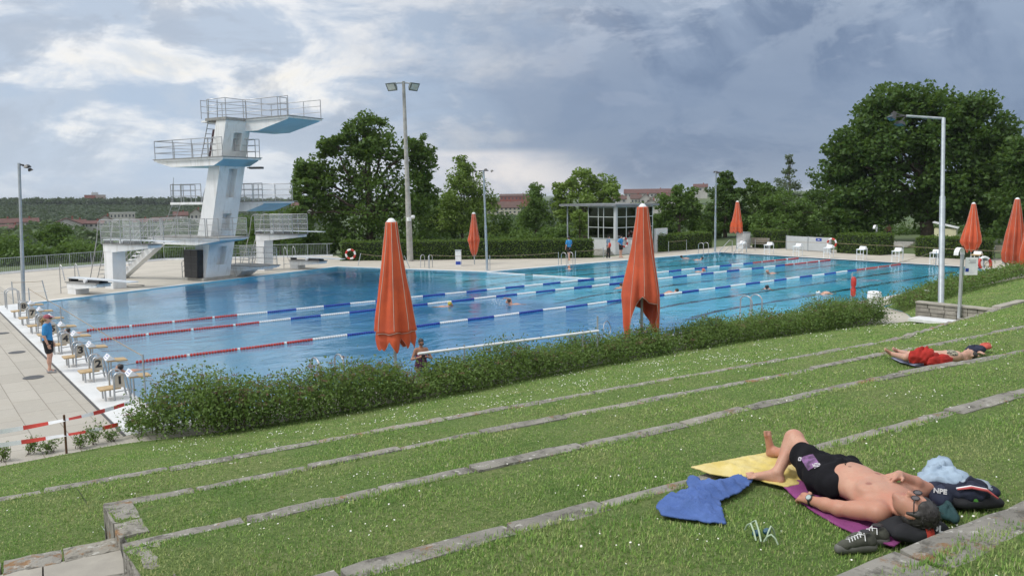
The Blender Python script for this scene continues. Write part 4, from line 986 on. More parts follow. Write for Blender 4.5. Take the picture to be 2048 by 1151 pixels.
clipped('broad clipped bush left of the grey gate', [(56.4, 21.8), (56.2, 19.4)], 1.55, 1.6, 3)
clipped('broad clipped bush right of the grey gate with the life ring', [(55.4, 13.2), (55.2, 9.6)], 1.5, 1.9, 4)
clipped('clipped hedge in front of the pale shed', [(55.6, 7.3), (55.5, 2.6)], 1.42, 1.4, 5)
clipped('clipped hedge between the single and the paired right parasols', [(56.6, 1.7), (57.2, -3.0)], 1.35, 1.4, 6)

# ---- loose flowering hedge along the pool, in front of the deck
def centre_on(u, v, yf):
    d = ray(u, v); t0 = 10.0
    for _ in range(40):
        x = CAM[0]+d[0]*t0/CF; t0 = (yf(x)-CAM[1])/d[1]*CF
    return CAM+d*(t0/CF)
yfront = lambda x: float(np.interp(x, [-3, -1, 0.4, 2.2, 4.4, 6.4, 9, 12.6, 17, 20.3, 24.5], [-3.5, -3.45, -4.3, -4.7, -4.75, -4.85, -4.75, -4.85, -5.2, -5.75, -6.3]))
def flower_hedge(label, tops, x0, x1, seed, dens=2500, yf=yfront, wdt=1.25, heads=1.0, gz=lambda x: 0.12, leaf=.070):
    rng = np.random.default_rng(seed); yc = lambda x: yf(x)+wdt*.55
    T_ = [centre_on(u, v, yc) for u, v in tops]; tx = [p[0] for p in T_]; tz = [p[2] for p in T_]
    t = thing('flowering_hedge', label, 'hedge', ((x0+x1)/2, yc((x0+x1)/2), gz((x0+x1)/2)), 'loose flowering hedges by the pool')
    P = []; Hd = []; mb = MB(); x = x0
    ln = x1-x0; nst = int(ln*60)
    for i in range(nst):                                        # upright arching stems with leaves up their length
        bx = rng.uniform(x0, x1); by = yc(bx)+rng.uniform(-.5, .5)*wdt
        e = min(1.0, 0.35+min(bx-x0, x1-bx)*1.6); hz_ = (np.interp(bx, tx, tz)-gz(bx))*e
        side = abs(by-yc(bx))/(wdt*.5); H = max(.25, hz_*(1-.34*side**2)*rng.uniform(.62, 1.2)*(.86+.16*math.sin(bx*2.3+seed))); 
        lean = rng.normal(size=2)*.13+np.array([0, np.sign(by-yc(bx))*.12*side])
        b = np.array([bx, by, gz(bx)]); tip = b+np.array([lean[0]*H, lean[1]*H, H])
        mid = (b+tip)/2+np.array([-lean[0]*.15, -lean[1]*.15, 0]); mb.tube([b, mid, tip], [.007, .005, .003], 3, cap=False, smooth=False)
        m = int(dens/26*H*rng.uniform(.8, 1.2)); s_ = rng.uniform(.02, 1.02, m)**.82
        q = b+(tip-b)*s_[:, None]; rr = (.07+.13*np.sin(np.clip(s_, 0, 1)*2.6))[:, None]; P.append(q+rng.normal(size=q.shape)*rr*np.array([1, 1, .8]))
        if rng.uniform() < .55*heads and side < .9: 
            k = rng.integers(16, 34); hd = tip+rng.normal(size=(k, 3))*np.array([.05, .05, .018])+np.array([0, 0, .015]); Hd.append(hd)
    n_ = int(ln*dens*.50); bx = rng.uniform(x0, x1, n_); ss_ = rng.uniform(-1, 1, n_); e = np.minimum(1.0, .3+np.minimum(bx-x0, x1-bx)*1.3)
    lump = np.interp(bx, np.arange(x0, x1+.31, .3), rng.uniform(.42, 1.06, len(np.arange(x0, x1+.31, .3))))+.06*np.sin(bx*13.7)
    top = (np.interp(bx, tx, tz)-np.array([gz(q) for q in bx]))*e*lump*(1-.40*np.abs(ss_)**2.5); by = np.array([yc(q) for q in bx])+ss_*wdt*.56*e
    P.append(np.column_stack([bx, by, np.array([gz(q) for q in bx])+top*rng.uniform(0, 1, n_)**.75])+rng.normal(size=(n_, 3))*.035)
    V, F = leaves(np.concatenate(P), leaf, rng, .4, .55); npmesh('foliage', V, F, SHRUB, t)
    mb.build('stems', TWIG, t, recalc=False)
    if Hd: V, F = leaves(np.concatenate(Hd), .028, rng, .8, .8); npmesh('flower_heads', V, F, HEADS, t)
    return t
flower_hedge('dense bushy hedge with reddish faded heads, left of the nearest big parasol pole', [(262, 798), (300, 772), (350, 752), (430, 752), (500, 745), (545, 738), (620, 745), (700, 722), (760, 706), (790, 720)], -0.9, 5.22, 1, heads=1.3)
flower_hedge('hedge stretch between the two big parasol poles, below the long handrail', [(820, 735), (860, 740), (905, 705), (960, 700), (1030, 690), (1100, 686), (1150, 680), (1230, 668), (1285, 662)], 5.26, 14.0, 2, heads=.5)
flower_hedge('green hedge stretch right of the second big parasol, ending at the white bin', [(1290, 664), (1340, 656), (1400, 646), (1440, 636), (1500, 632), (1560, 624), (1620, 614), (1660, 600), (1700, 592), (1760, 596), (1785, 590), (1808, 606)], 14.1, 24.2, 3, heads=.35)
flower_hedge('low hedge right of the tall arm lamp, behind the shower', [(1862, 575), (1885, 560), (1910, 554), (1950, 552), (2000, 545), (2048, 531), (2100, 520)], 26.9, 50, 4, dens=900, yf=lambda x: float(np.interp(x, [26, 28, 34, 42, 50], [-6.0, -5.7, -4.7, -3.9, -3.5])), heads=.25, gz=lambda x: .30, leaf=.10)
# weeds along the deck edge at the left
rng = np.random.default_rng(77); 
for i, (u, v, h) in enumerate([(10, 918, .35), (60, 905, .38), (95, 902, .22), (160, 893, .30), (190, 885, .45), (225, 878, .25)]):
    b = at(u, v, 0.03); t = thing('weed', ['leafy weed', 'broad leafy weed on the paving edge', 'small weed beside the barrier post', 'weed right of the barrier post', 'tall weed right of the barrier post', 'small weed at the left end of the flowering hedge'][i] + (' at the left picture edge by the paving' if i == 0 else ''), 'weed', b, 'weeds along the paving edge'); mb = MB(); P = []
    for k in range(9):
        tip = b+np.array([rng.normal()*.12, rng.normal()*.10, h*rng.uniform(.5, 1.05)]); mb.tube([b+np.array([rng.normal()*.05, rng.normal()*.05, -.03]), tip], [.005, .002], 3, cap=False); s_ = rng.uniform(.2, 1, 26)[:, None]; P.append(b+(tip-b)*s_+rng.normal(size=(26, 3))*.035)
    V, F = leaves(np.concatenate(P), .055, rng, .5, .5); npmesh('foliage', V, F, SHRUB, t); mb.build('stem', TWIG, t, recalc=False)
# ================================================================== FAR SIDE OF THE VALLEY
FOREST = leafmat('forest_leaves', (0.020, 0.044, 0.016), (0.030, 0.060, 0.020), (0.044, 0.080, 0.026), tr=.2)
VALLEY = leafmat('valley_leaves', (0.036, 0.072, 0.022), (0.052, 0.096, 0.028), (0.076, 0.125, 0.038), tr=.25)
RINGS = np.random.default_rng(5)
def far_wood(name, specs, m, leaf, seed):
    rng = np.random.default_rng(seed); Ps = []
    for (u0, u1, vt0, vt1, vb0, vb1, D0, D1, n_) in specs:      # crowns between two outlines
        for i in range(n_):
            s_ = rng.uniform(0, 1); u = u0+(u1-u0)*s_; dpt = rng.uniform(0, 1)**.8; D_ = D0+(D1-D0)*dpt
            vb = vb0+(vb1-vb0)*dpt; vt = vt0+(vt1-vt0)*s_; v = vb+(vt-vb)*0 if False else vb
            c = atD(u, v, D_); h = rng.uniform(6, 11); k = 44; c[2] -= h*.85
            if dpt > .8: c = atD(u, vt+rng.normal()*1.6, D_); c[2] -= h*.85
            q = rng.normal(size=(k, 3)); q /= np.linalg.norm(q, axis=1)[:, None]; Ps.append(c+np.array([0, 0, h*.35])+q*np.array([4.2, 4.2, h*.5])*rng.uniform(.55, 1.0, k)[:, None])
    V, F = leaves(np.concatenate(Ps), leaf, rng, .5, .85)
    return tag(npmesh(name, V, F, m, origin=tuple(Ps[0][0])), kind='stuff')
far_wood('distant_forest', [(-60, 480, 398, 396, 436, 400, 700, 950, 2200), (380, 640, 396, 398, 430, 400, 700, 950, 900), (850, 1120, 402, 396, 440, 398, 520, 800, 420), (1200, 1700, 392, 384, 430, 392, 520, 760, 500)], FOREST, 2.5, 3)
far_wood('distant_wood', [(-60, 640, 460, 460, 520, 466, 150, 330, 360), (-40, 460, 446, 444, 462, 446, 340, 400, 80), (60, 112, 440, 440, 452, 440, 380, 400, 30), (240, 400, 440, 436, 458, 440, 360, 400, 60), (850, 1240, 430, 424, 460, 424, 240, 400, 150), (1345, 1500, 420, 412, 440, 412, 240, 400, 70)], VALLEY, 1.9, 4)
# ridge far off with a faint wood line
# ---- buildings
CREAM = mat('cream_render', (0.56, 0.53, 0.42), .8, (.50, .47, .38), .2); WREND = mat('white_render', (0.46, 0.45, 0.42), .8, (.36, .35, .33), .2)
RTILE = mat('red_roof_tiles', (0.125, 0.056, 0.046), .85, (.09, .042, .036), .6); BTILE = mat('brown_roof_tiles', (0.115, 0.062, 0.048), .85, (.08, .046, .04), .6)
BRICKR = mat('red_facade', (0.30, 0.085, 0.06), .8, (.24, .07, .05), .3); WIND = mat('window_glass', (0.04, 0.05, 0.06), .15, (.07, .08, .1), .5, spec=.8); GREYB = mat('grey_facade', (.42, .42, .42), .8, (.36, .36, .36), .3)
def house(name, label, u0, u1, vr, ve, vb, D, wallm, roofm, gable=False, windows=(0, 0), group=None, chim=True, dep=9.0, cat='house', rot=0.0):
    """u0..u1 width, vr ridge, ve eaves, vb lowest visible wall line"""
    c = atD((u0+u1)/2, vb, D); e = atD((u0+u1)/2, ve, D); r = atD((u0+u1)/2, vr, D)
    W = (u1-u0)/CF*D; H = e[2]-c[2]; RH = r[2]-e[2]; bury = 5.0
    t = thing(name, label, cat, (c[0], c[1], c[2]), group)
    vd = np.array([c[0]-CAM[0], c[1]-CAM[1]]); vd /= np.linalg.norm(vd); a = math.atan2(vd[1], vd[0])-math.pi/2+rot
    ca, sa = math.cos(a), math.sin(a)
    X = lambda x, y, z: (c[0]+x*ca-y*sa, c[1]+x*sa+y*ca, c[2]+z)
    mb = MB(); b = [X(-W/2, 0, -bury), X(W/2, 0, -bury), X(W/2, dep, -bury), X(-W/2, dep, -bury)]
    mb.hexa(b, [X(-W/2, 0, H), X(W/2, 0, H), X(W/2, dep, H), X(-W/2, dep, H)])
    if RH > 0.4:
        if gable: mb.add([X(-W/2, 0, H), X(W/2, 0, H), X(0, 0, H+RH-.1), X(-W/2, dep, H), X(W/2, dep, H), X(0, dep, H+RH-.1)], [(0, 1, 2), (5, 4, 3)])
        else: mb.add([X(-W/2, 0, H), X(-W/2, dep, H), X(-W/2, dep/2, H+RH-.1), X(W/2, 0, H), X(W/2, dep, H), X(W/2, dep/2, H+RH-.1)], [(0, 1, 2), (5, 4, 3)])
    mb.build('wall', wallm, t); mb = MB(); o_ = .5; th = .25
    if RH <= 0.4: mb.hexa([X(-W/2-.3, -.3, H+.01), X(W/2+.3, -.3, H+.01), X(W/2+.3, dep+.3, H+.01), X(-W/2-.3, dep+.3, H+.01)], [X(-W/2-.3, -.3, H+.4), X(W/2+.3, -.3, H+.4), X(W/2+.3, dep+.3, H+.4), X(-W/2-.3, dep+.3, H+.4)])
    elif gable:
        k = RH/(W/2)
        for s in (-1, 1): mb.hexa([X(s*(W/2+o_), -o_, H-o_*k), X(0, -o_, H+RH), X(0, dep+o_, H+RH), X(s*(W/2+o_), dep+o_, H-o_*k)], [X(s*(W/2+o_), -o_, H-o_*k+th), X(0, -o_, H+RH+th), X(0, dep+o_, H+RH+th), X(s*(W/2+o_), dep+o_, H-o_*k+th)])
    else:
        k = RH/(dep/2)
        for y0, y1, s in ((-o_, dep/2, 0), (dep+o_, dep/2, 1)): mb.hexa([X(-W/2-o_, y0, H-o_*k), X(W/2+o_, y0, H-o_*k), X(W/2+o_, y1, H+RH), X(-W/2-o_, y1, H+RH)], [X(-W/2-o_, y0, H-o_*k+th), X(W/2+o_, y0, H-o_*k+th), X(W/2+o_, y1, H+RH+th), X(-W/2-o_, y1, H+RH+th)])
    rf = mb.build('roof', roofm, t)
    if chim and RH > .4: MB().box(X(W*.2, dep/2, H+RH+.3), (.7, .7, 1.5), a).build('chimney', BRICKR, rf)
    nx, nz = windows
    for i in range(nx):
        for j in range(nz):
            MB().box(X(-W/2+W*(i+.5)/nx, -.04, H*(j+.55)/nz), (min(1.3, W/nx*.45), .1, min(1.5, H/nz*.5)), a).build('window', WIND, t)
    return t, X, W, H, RH
HG = 'houses in the valley'
for i, q in enumerate([(0, 22, 438, 446, 458, 430, False, 'red-roofed house cut by the left picture edge'), (28, 70, 437, 444, 456, 440, False, 'red-roofed house behind the left lamp post'), (4, 40, 450, 456, 466, 400, False, 'lower red roof at far left among the bushes'),
        (110, 158, 437, 449, 460, 410, True, 'white gabled house with a red roof, largest in the valley left of the tower'), (140, 168, 440, 447, 458, 420, False, 'red roof joining the white gabled house'), (172, 204, 442, 447, 455, 430, False, 'low red roof right of the white gabled house'),
        (202, 222, 431, 439, 452, 460, True, 'narrow white gable beside the low red roof'), (268, 300, 438, 444, 452, 450, False, 'red roof behind the high springboard rails'), (310, 345, 435, 441, 450, 470, False, 'red roof seen through the platform rails'),
        (350, 374, 424, 431, 442, 500, False, 'dark red roof left of the tower ladder'), (382, 404, 418, 428, 440, 480, True, 'steep white gable behind the tower ladder'), (582, 606, 405, 411, 420, 560, False, 'red roof right of the 5 m platform'), (600, 628, 402, 408, 418, 600, True, 'white gable beside the broad oak, right of the tower')]):
    house('house', q[7], q[0], q[1], q[2], q[3], q[4], q[5], WREND, RTILE, q[6], (3, 1) if q[6] else (4, 1), HG)
t, X, W, H, RH = house('long_building', 'long low white building with a flat roof among the trees left of the tower', 225, 266, 425, 426, 438, 560, WREND, GREYB, False, (7, 1), None, False, 12, 'building')
t, X, W, H, RH = house('apartment_tower', 'red and white high-rise standing out of the forest on the left skyline', 174, 207, 389.5, 390, 402, 1050, BRICKR, GREYB, False, (0, 0), None, False, 16, 'high-rise')
for i in range(5): MB().box(X(W*.06+W*.44*(i % 2)*0+W*.22, -.1, H*(i+.5)/5), (W*.5, .3, H*.11), math.atan2(X(1, 0, 0)[1]-X(0, 0, 0)[1], X(1, 0, 0)[0]-X(0, 0, 0)[0])).build('balcony', WREND, t)
for s in (-.1, .06): MB().tube([X(W*s, 4, H), X(W*s, 4, H+5)], .25, 5).build('antenna', GALV, t)
MB().box(X(0, 6, H+1.6), (W*.3, 5, 3), 0).build('plant_room', GREYB, t)
a = atD(347, 420, 1100); MBm = MB().tube([(a[0], a[1], a[2]), tuple(atD(347, 355, 1100))], [.9, .35], 6); tag(MBm.build('radio_mast', GALV), 'thin radio mast on the skyline left of the diving tower', 'mast')
house('apartment_block', 'cream apartment block with brown roof seen past the slim grey lamp', 974, 1042, 404, 415, 434, 420, CREAM, BTILE, False, (8, 3), None, True, 12, 'apartment block')
house('long_building', 'long brown-red building on the ridge above the cream apartment block', 1000, 1066, 388, 392, 402, 700, BRICKR, BTILE, False, (9, 1), None, True, 12, 'building')
house('terraced_block', 'long terrace with a red roof and dormers on the right ridge', 1250, 1350, 378, 386, 396, 620, WREND, RTILE, False, (14, 1), None, True, 12, 'terrace block')
for i, (u0, u1, vr, ve, vb, D, g, lb) in enumerate([(1262, 1282, 389, 397, 408, 520, False, 'dark roofed house below the left end of the red terrace'), (1280, 1302, 388, 397, 409, 500, True, 'white gable in the middle below the red terrace'), (1300, 1322, 390, 398, 410, 490, True, 'white gabled house left of the linden'), (1318, 1340, 388, 396, 407, 510, False, 'red roof partly hidden by the linden'),
        (1292, 1314, 399, 406, 416, 440, True, 'lowest white gable just above the kiosk roof'), (1388, 1414, 368, 374, 384, 640, False, 'white house with a dark roof alone on the right skyline'), (1225, 1252, 392, 398, 406, 560, False, 'red roof at the left end of the terrace, behind the bushy tree')]):
    house('house', lb, u0, u1, vr, ve, vb, D, WREND, RTILE if i % 3 else BTILE, g, (2, 1) if g else (3, 1), 'houses on the right ridge')

# ================================================================== FENCE, LAMPS, KIOSK
def fence(pts, label):
    t = thing('metal_fence', label, 'fence', (pts[1][0], pts[1][1], 0)); mb = MB(); ba = MB()
    for a, b in zip(pts[:-1], pts[1:]):
        a, b = np.array(a), np.array(b); L = np.linalg.norm(b-a); d = (b-a)/L
        ba.tube([(*a, 1.05), (*b, 1.05)], .022, 5); ba.tube([(*a, .14), (*b, .14)], .018, 5)
        for i in range(int(L/.13)): p = a+d*(i*.13); ba.tube([(*p, .14), (*p, 1.05)], .0085, 4, cap=False)
        for i in range(int(L/1.6)+1):
            p = a+d*min(L-.03, i*1.6); MB().tube([(*p, 0), (*p, 1.07)], .028, 6).build('post', GALV, t)
        an = math.atan2(d[1], d[0]); c = (a+b)/2; mb.box((c[0], c[1], .05), (L-.02, .22, .13), an)
    ba.build('bars', GALV, t); mb.build('kerb', WPLAST, t); return t
fence([(-6, 39.9), (1.0, 42.3), (12.6, 46.9), (24.2, 40.5)], 'low grey metal railing fence along the far edge of the deck behind the diving tower')
def flood(mb, c, d, w_=.34, h_=.26, dep=.16):
    """floodlight head aimed along d"""
    d = Vector(d).normalized(); x = Vector((0, 0, 1)).cross(d).normalized(); M = frame(x, d.cross(x), c)
    q = [(-w_/2, -h_/2, dep/2), (w_/2, -h_/2, dep/2), (w_/2, h_/2, dep/2), (-w_/2, h_/2, dep/2)]; k = .6
    p = [(-w_/2*k, -h_/2*k, -dep/2), (w_/2*k, -h_/2*k, -dep/2), (w_/2*k, h_/2*k, -dep/2), (-w_/2*k, h_/2*k, -dep/2)]
    mb.hexa([tuple(M @ Vector(a)) for a in p], [tuple(M @ Vector(a)) for a in q])
def lamp(label, base, top, r, heads, group=None, hsize=(.42, .2, .12)):
    t = thing('lamp_post', label, 'lamp post', base, group); b, tp = Vector(base), Vector(top)
    md = b.lerp(tp, .45)
    MB().tube([b, md], r, 10).tube([md, tp], r*.78, 10).build('post', GALV, t)
    MB().lathe(tuple(b), [(r*2.2, 0), (r*2.2, .03), (r*1.1, .05)], 10).build('base_plate', GALV, t)
    for hd in heads:
        mb = MB(); c = tp+Vector(hd); mb.tube([tp-Vector((0, 0, .05)), tp+Vector(hd)*.6], .03, 6); flood(mb, c, (hd[0], hd[1], -.9), *hsize); mb.build('floodlight', DARKMETAL, t)
    return t
LG = 'slim lamp posts round the pool'
lamp('slim grey lamp post at the far left beside the ladder', (0.28, 23.9, 0), tuple(atD(38, 326, 44.2)), .085, [(.3, -.18, -.15), (.42, -.1, -.3)], LG)
lamp('slim grey lamp post with two lamps standing at the corner of the diving bay', (25.75, 21.0, 0), tuple(atD(967, 340, 51.2)), .085, [(.42, -.33, -.06), (-.42, .33, -.06), (.1, -.1, .02)], LG)
lamp('slim grey lamp post at the far end of the main pool, beside the ladder', tuple(at(1430, 504, 0)), tuple(atD(1432, 344, 66.3)), .085, [(.0, -.2, -.05), (.1, .1, .02)], LG)
b0 = at(1882, 607, .62); tp = atD(1887, 237, 38.0); t = thing('lamp_post', 'tall grey lamp post with a long horizontal arm behind the shower', 'lamp post', b0, LG)
md = b0+(tp-b0)*.55; MB().tube([b0, md], .105, 12).tube([md-np.array([0, 0, .02]), tp], .075, 12).build('post', GALV, t)
en = atD(1812, 232, 37.8); MB().tube([tp, en], .052, 10).build('arm', GALV, t)
for k, dd in enumerate(((-.5, .35, -.05), (-.28, .1, -.3), (-.2, .4, .12))): mb = MB(); flood(mb, Vector(en)+Vector(dd), (dd[0], dd[1], -.8), .46, .24, .16); mb.tube([en, Vector(en)+Vector(dd)], .03, 6); mb.build('floodlight', DARKMETAL, t)
bp = np.array([26.15, 31.35, 0]); tp = atD(807, 163, 60.0)
t = thing('floodlight_mast', 'tall old concrete mast with two big square floodlights in front of the broad oak', 'floodlight mast', bp)
MB().tube([bp, bp+(tp-bp)*.36, bp+(tp-bp)*.365, tp], [.24, .195, .175, .11], 12).build('post', CONC, t)
for u, s in ((785, -1), (826, 1)):
    c = atD(u, 172, 59.8); mb = MB(); flood(mb, c, (s*.5-.3, -.62-s*.3, -.55), .86, .62, .34); o = mb.build('floodlight', mat('floodlight_housing', (.16, .19, .18), .5, (.1, .12, .12), 3), t)
    mb = MB(); d = Vector((s*.5-.3, -.62-s*.3, -.55)).normalized(); x = Vector((0, 0, 1)).cross(d).normalized(); mb.box((0, 0, 0), (.66, .44, .02), M=frame(x, d.cross(x), Vector(c)+d*.185)); mb.build('glass', mat('lamp_glass', (.55, .60, .58), .1, (.45, .5, .48), 5, spec=.9), o)
    MB().tube([tuple(tp-np.array([0, 0, .1])), tuple(atD((u+807)/2, 166, 60)), tuple(np.array(c)+np.array([0, 0, .1]))], .06, 6).build('bracket', GALV, t)
q = atD(826, 434, 59.7); MB().lathe((q[0], q[1], q[2]), [(.02, -.12), (.13, -.1), (.16, .06), (.1, .14)], 10).build('loudspeaker', WPLAST, t); MB().box(tuple(atD(818, 438, 59.6)), (.3, .2, .28), .3).build('junction_box', WPLAST, t)

# kiosk of glass and white frames under a thin flat roof
KX, KY = at(1229, 510, 0)[:2]; KX += .1
t = thing('pool_kiosk', 'glass lifeguard kiosk with white frames and a flat grey roof', 'kiosk', (KX+2, KY+2, 0))
KR = mat('grey_roof_edge', (.20, .215, .23), .6, (.16, .17, .18), 2); KW = mat('light_grey_wall', (.56, .58, .59), .7, (.5, .52, .53), .8)
z0, z1, zr = 1.22, 3.86, 4.05; WL, SL = 3.15, 4.4
MB().box((KX+SL/2, KY+WL/2, z0/2), (SL, WL, z0)).build('base_wall', KW, t)
MB().box((KX+SL/2-.1, KY+2.9, (zr+3.87)/2+.0), (SL+.7, 6.7, zr-3.87)).build('roof', KR, t)
def winwall(p, q, cols, rows, nm):
    p, q = np.array(p), np.array(q); d = (q-p)/np.linalg.norm(q-p); L = np.linalg.norm(q-p); mb = MB(); an = math.atan2(d[1], d[0])
    xs = [0]+list(cols)+[1]
    for s in xs: c = p+d*L*min(max(s, .018), .982); mb.box((c[0], c[1], (z0+z1)/2), (.065, .07, z1-z0-.004), an)
    for r in [0.025]+list(rows)+[.975]:
        for a, b in zip(xs[:-1], xs[1:]):
            c = p+d*L*(a+b)/2; mb.box((c[0], c[1], z0+(z1-z0)*r), (L*(b-a)-.069, .06, .055), an)
    fr = mb.build(nm, mat('grey_frame', (.50, .54, .54), .5, (.42, .46, .46), 2), t)
    for a, b in zip(xs[:-1], xs[1:]):
        rr = [.025]+list(rows)+[.975]
        for e, f in zip(rr[:-1], rr[1:]):
            c = p+d*L*(a+b)/2; MB().box((c[0], c[1], z0+(z1-z0)*(e+f)/2), (L*(b-a)-.09, .02, (z1-z0)*(f-e)-.06), an).build('pane', GLZ, fr)
GLZ = bpy.data.materials.new('window_pane'); GLZ.use_nodes = True; _T = NT(GLZ.node_tree); _mx = _T.new('ShaderNodeMixShader'); _fr = _T.new('ShaderNodeFresnel'); _fr.inputs[0].default_value = 1.55
_tr = _T.new('ShaderNodeBsdfTransparent'); _tr.inputs[0].default_value = (.42, .46, .47, 1); _gl = _T.new('ShaderNodeBsdfGlossy'); _gl.inputs['Roughness'].default_value = .02; _T.l.new(_T.m('ADD', _fr.outputs[0], .06), _mx.inputs[0]); _T.l.new(_tr.outputs[0], _mx.inputs[1]); _T.l.new(_gl.outputs[0], _mx.inputs[2]); _T.l.new(_mx.outputs[0], _T.new('ShaderNodeOutputMaterial').inputs[0])
winwall((KX, KY+.1), (KX, KY+WL), (.40, .60), (.36, .68), 'window'); winwall((KX+.1, KY), (KX+SL, KY), (.26, .52, .76), (.36, .68), 'window')
winwall((KX+.1, KY+WL), (KX+SL, KY+WL), (.33, .66), (.42, .70), 'window'); winwall((KX+SL, KY+.1), (KX+SL, KY+WL-.1), (.5,), (.42, .70), 'window')
MB().box((KX, KY, (z0+z1)/2), (.15, .15, z1-z0)).build('corner_column', KW, t)
MB().tube([(KX+.3, KY+6.0, 0), (KX+.3, KY+6.0, 3.86)], .07, 8).build('canopy_post', GALV, t)
MB().box((KX+SL+.9, KY-.05, .98), (1.5, .2, 1.96)).build('side_wall', KW, t)
MB().box((KX+1.9, KY-.014, .95), (.34, .02, .3)).build('notice', WPLAST, t)
for k in range(3): MB().box((KX-.75-.0, KY+.9, .08+k*.15), (1.3-.36*k, 1.7, .15)).build('step', CONC, t)

# ---- the air of the valley: even, thin haze
hz_ = MB().box((0, 0, -5.0), (21000, 21000, 74.0)); HZ = bpy.data.materials.new('valley_haze'); HZ.use_nodes = True; _T = NT(HZ.node_tree)
_v = _T.new('ShaderNodeVolumePrincipled'); _v.inputs['Color'].default_value = (.80, .87, .95, 1); _v.inputs['Density'].default_value = 0.00013; _T.l.new(_v.outputs[0], _T.new('ShaderNodeOutputMaterial').inputs['Volume'])
tag(hz_.build('haze', HZ, origin=(0, 0, -42.0)), kind='stuff')
# ================================================================== PARASOLS
ORANGE = mat('orange_canvas', (0.60, 0.100, 0.032), .8, (0.46, 0.074, 0.028), 1.3, bump=.003, bscale=40)
ORANGE2 = mat('orange_canvas_worn', (0.56, 0.096, 0.036), .85, (0.41, 0.072, 0.032), 1.1, bump=.003, bscale=40)
PIPE = mat('pale_piping', (0.52, 0.42, 0.37), .8, (.44, .35, .30), 8)
def parasol(label, base, H, prof, hem, seed, valance=None, rib=8, mt=None, ph=0.0, polelow=0.0, fold=.16, pole_r=.042, skirt=None):
    """closed parasol: prof [(z, radius)], hem = list of hem heights round the canopy (one per rib, points between)"""
    rng = np.random.default_rng(seed); base = np.array(base, float)
    t = thing('parasol', label, 'parasol', base, 'closed orange parasols round the pool')
    MB().tube([base+[0, 0, -.05], base+[0, 0, H-.1]], pole_r, 10).build('pole', GALV, t)
    MB().lathe(tuple(base+[0, 0, H-.14]), [(.0, .14), (.06, .125), (.125, .05), (.13, .03), (.11, .02)][::-1], 14, caps=False).build('cap', WPLAST, t)
    n = 72; m = 46; zs = [p[0] for p in prof][::-1]; rs = [p[1] for p in prof][::-1]
    k1, k2 = rng.uniform(0, 6, 2)
    th = np.arange(n)/n*2*math.pi
    def surf(ztop, hemv, off, wob, pr=None):
        hemi = np.interp(th, np.linspace(0, 2*math.pi, len(hemv)+1), list(hemv)+[hemv[0]])
        V = np.zeros((m+1, n, 3))
        for i in range(m+1):
            s_ = i/m; z = ztop+(hemi-ztop)*s_; g = np.clip((H-z)/(H-1.2), 0, 1.2)
            R0 = (np.interp(z, zs, rs) if pr is None else np.interp(z, [p[0] for p in pr][::-1], [p[1] for p in pr][::-1]))+off
            f = np.abs(np.cos(rib*.5*(th-ph)+.35*np.sin(2*th+k1)*g))            # ribs out, cloth in between
            amp = fold*(.35+.9*g)
            rr = R0*(1-amp+amp*1.5*(f**1.4)+.10*g*np.sin(3*th+k2+z*1.1)+.05*g*np.sin(11*th+k1-z*2))+wob*np.sin(z*7+th*3)
            V[i, :, 0] = base[0]+rr*np.cos(th); V[i, :, 1] = base[1]+rr*np.sin(th)+0; V[i, :, 2] = base[2]+z
        F = [(i*n+k, i*n+(k+1) % n, (i+1)*n+(k+1) % n, (i+1)*n+k) for i in range(m) for k in range(n)]
        return V, F
    V, F = surf(H-.10, hem, 0.0, .004)
    cv = npmesh('canopy', V.reshape(-1, 3), F, mt or ORANGE, t, smooth=True)
    md = cv.modifiers.new('cloth', 'SOLIDIFY'); md.thickness = .006; md.offset = 0
    mb = MB()
    for j in range(rib):
        k = int(round((ph/(2*math.pi)+j/rib)*n)) % n
        mb.tube([V[i, k] + np.array([math.cos(th[k]), math.sin(th[k]), 0])*.006 for i in range(0, m+1, 3)], .0085, 4)
    mb.tube([V[m, k % n] for k in range(n+1)], .008, 4, cap=False)
    mb.build('piping', PIPE, t)
    if skirt:
        V2, F2 = surf(1.62, skirt[0], 0, .004, skirt[1]); sk = npmesh('skirt', V2.reshape(-1, 3), F2, mt or ORANGE, t, smooth=True); md = sk.modifiers.new('cloth', 'SOLIDIFY'); md.thickness = .006
        mb = MB(); mb.tube([V2[m, k % n] for k in range(n+1)], .008, 4, cap=False); mb.build('piping', PIPE, sk)
    if valance:
        V2, F2 = surf(valance+.45, [valance+.02*math.sin(q*2.1) for q in range(16)], .035, .003)
        vl = npmesh('valance', V2.reshape(-1, 3), F2, mt or ORANGE, t, smooth=True); md = vl.modifiers.new('cloth', 'SOLIDIFY'); md.thickness = .006
        mb = MB(); mb.tube([V2[m, k % n] for k in range(n+1)], .008, 4, cap=False); mb.build('piping', PIPE, vl)
    return t
pA = at(792, 768, 0)
hA = 4.10
parasol('big orange parasol nearest the camera, ragged hem, beside the woman in purple', (pA[0], pA[1], 0), 4.28, [(4.2, .13), (3.6, .20), (2.6, .335), (1.75, .455), (1.40, .50)], [1.44, 1.38, 1.42, 1.36, 1.43, 1.40, 1.37, 1.42, 1.36, 1.41, 1.38, 1.43, 1.37, 1.42, 1.39, 1.41], 3, skirt=([1.22, .88, 1.20, .86, 1.16, .92, 1.24, .88, 1.14, .93, 1.2, .87, 1.25, .95, 1.18, .9], [(1.6, .44), (1.2, .47), (.85, .40)]), ph=.3)
pB = at(1283, 698, 0)
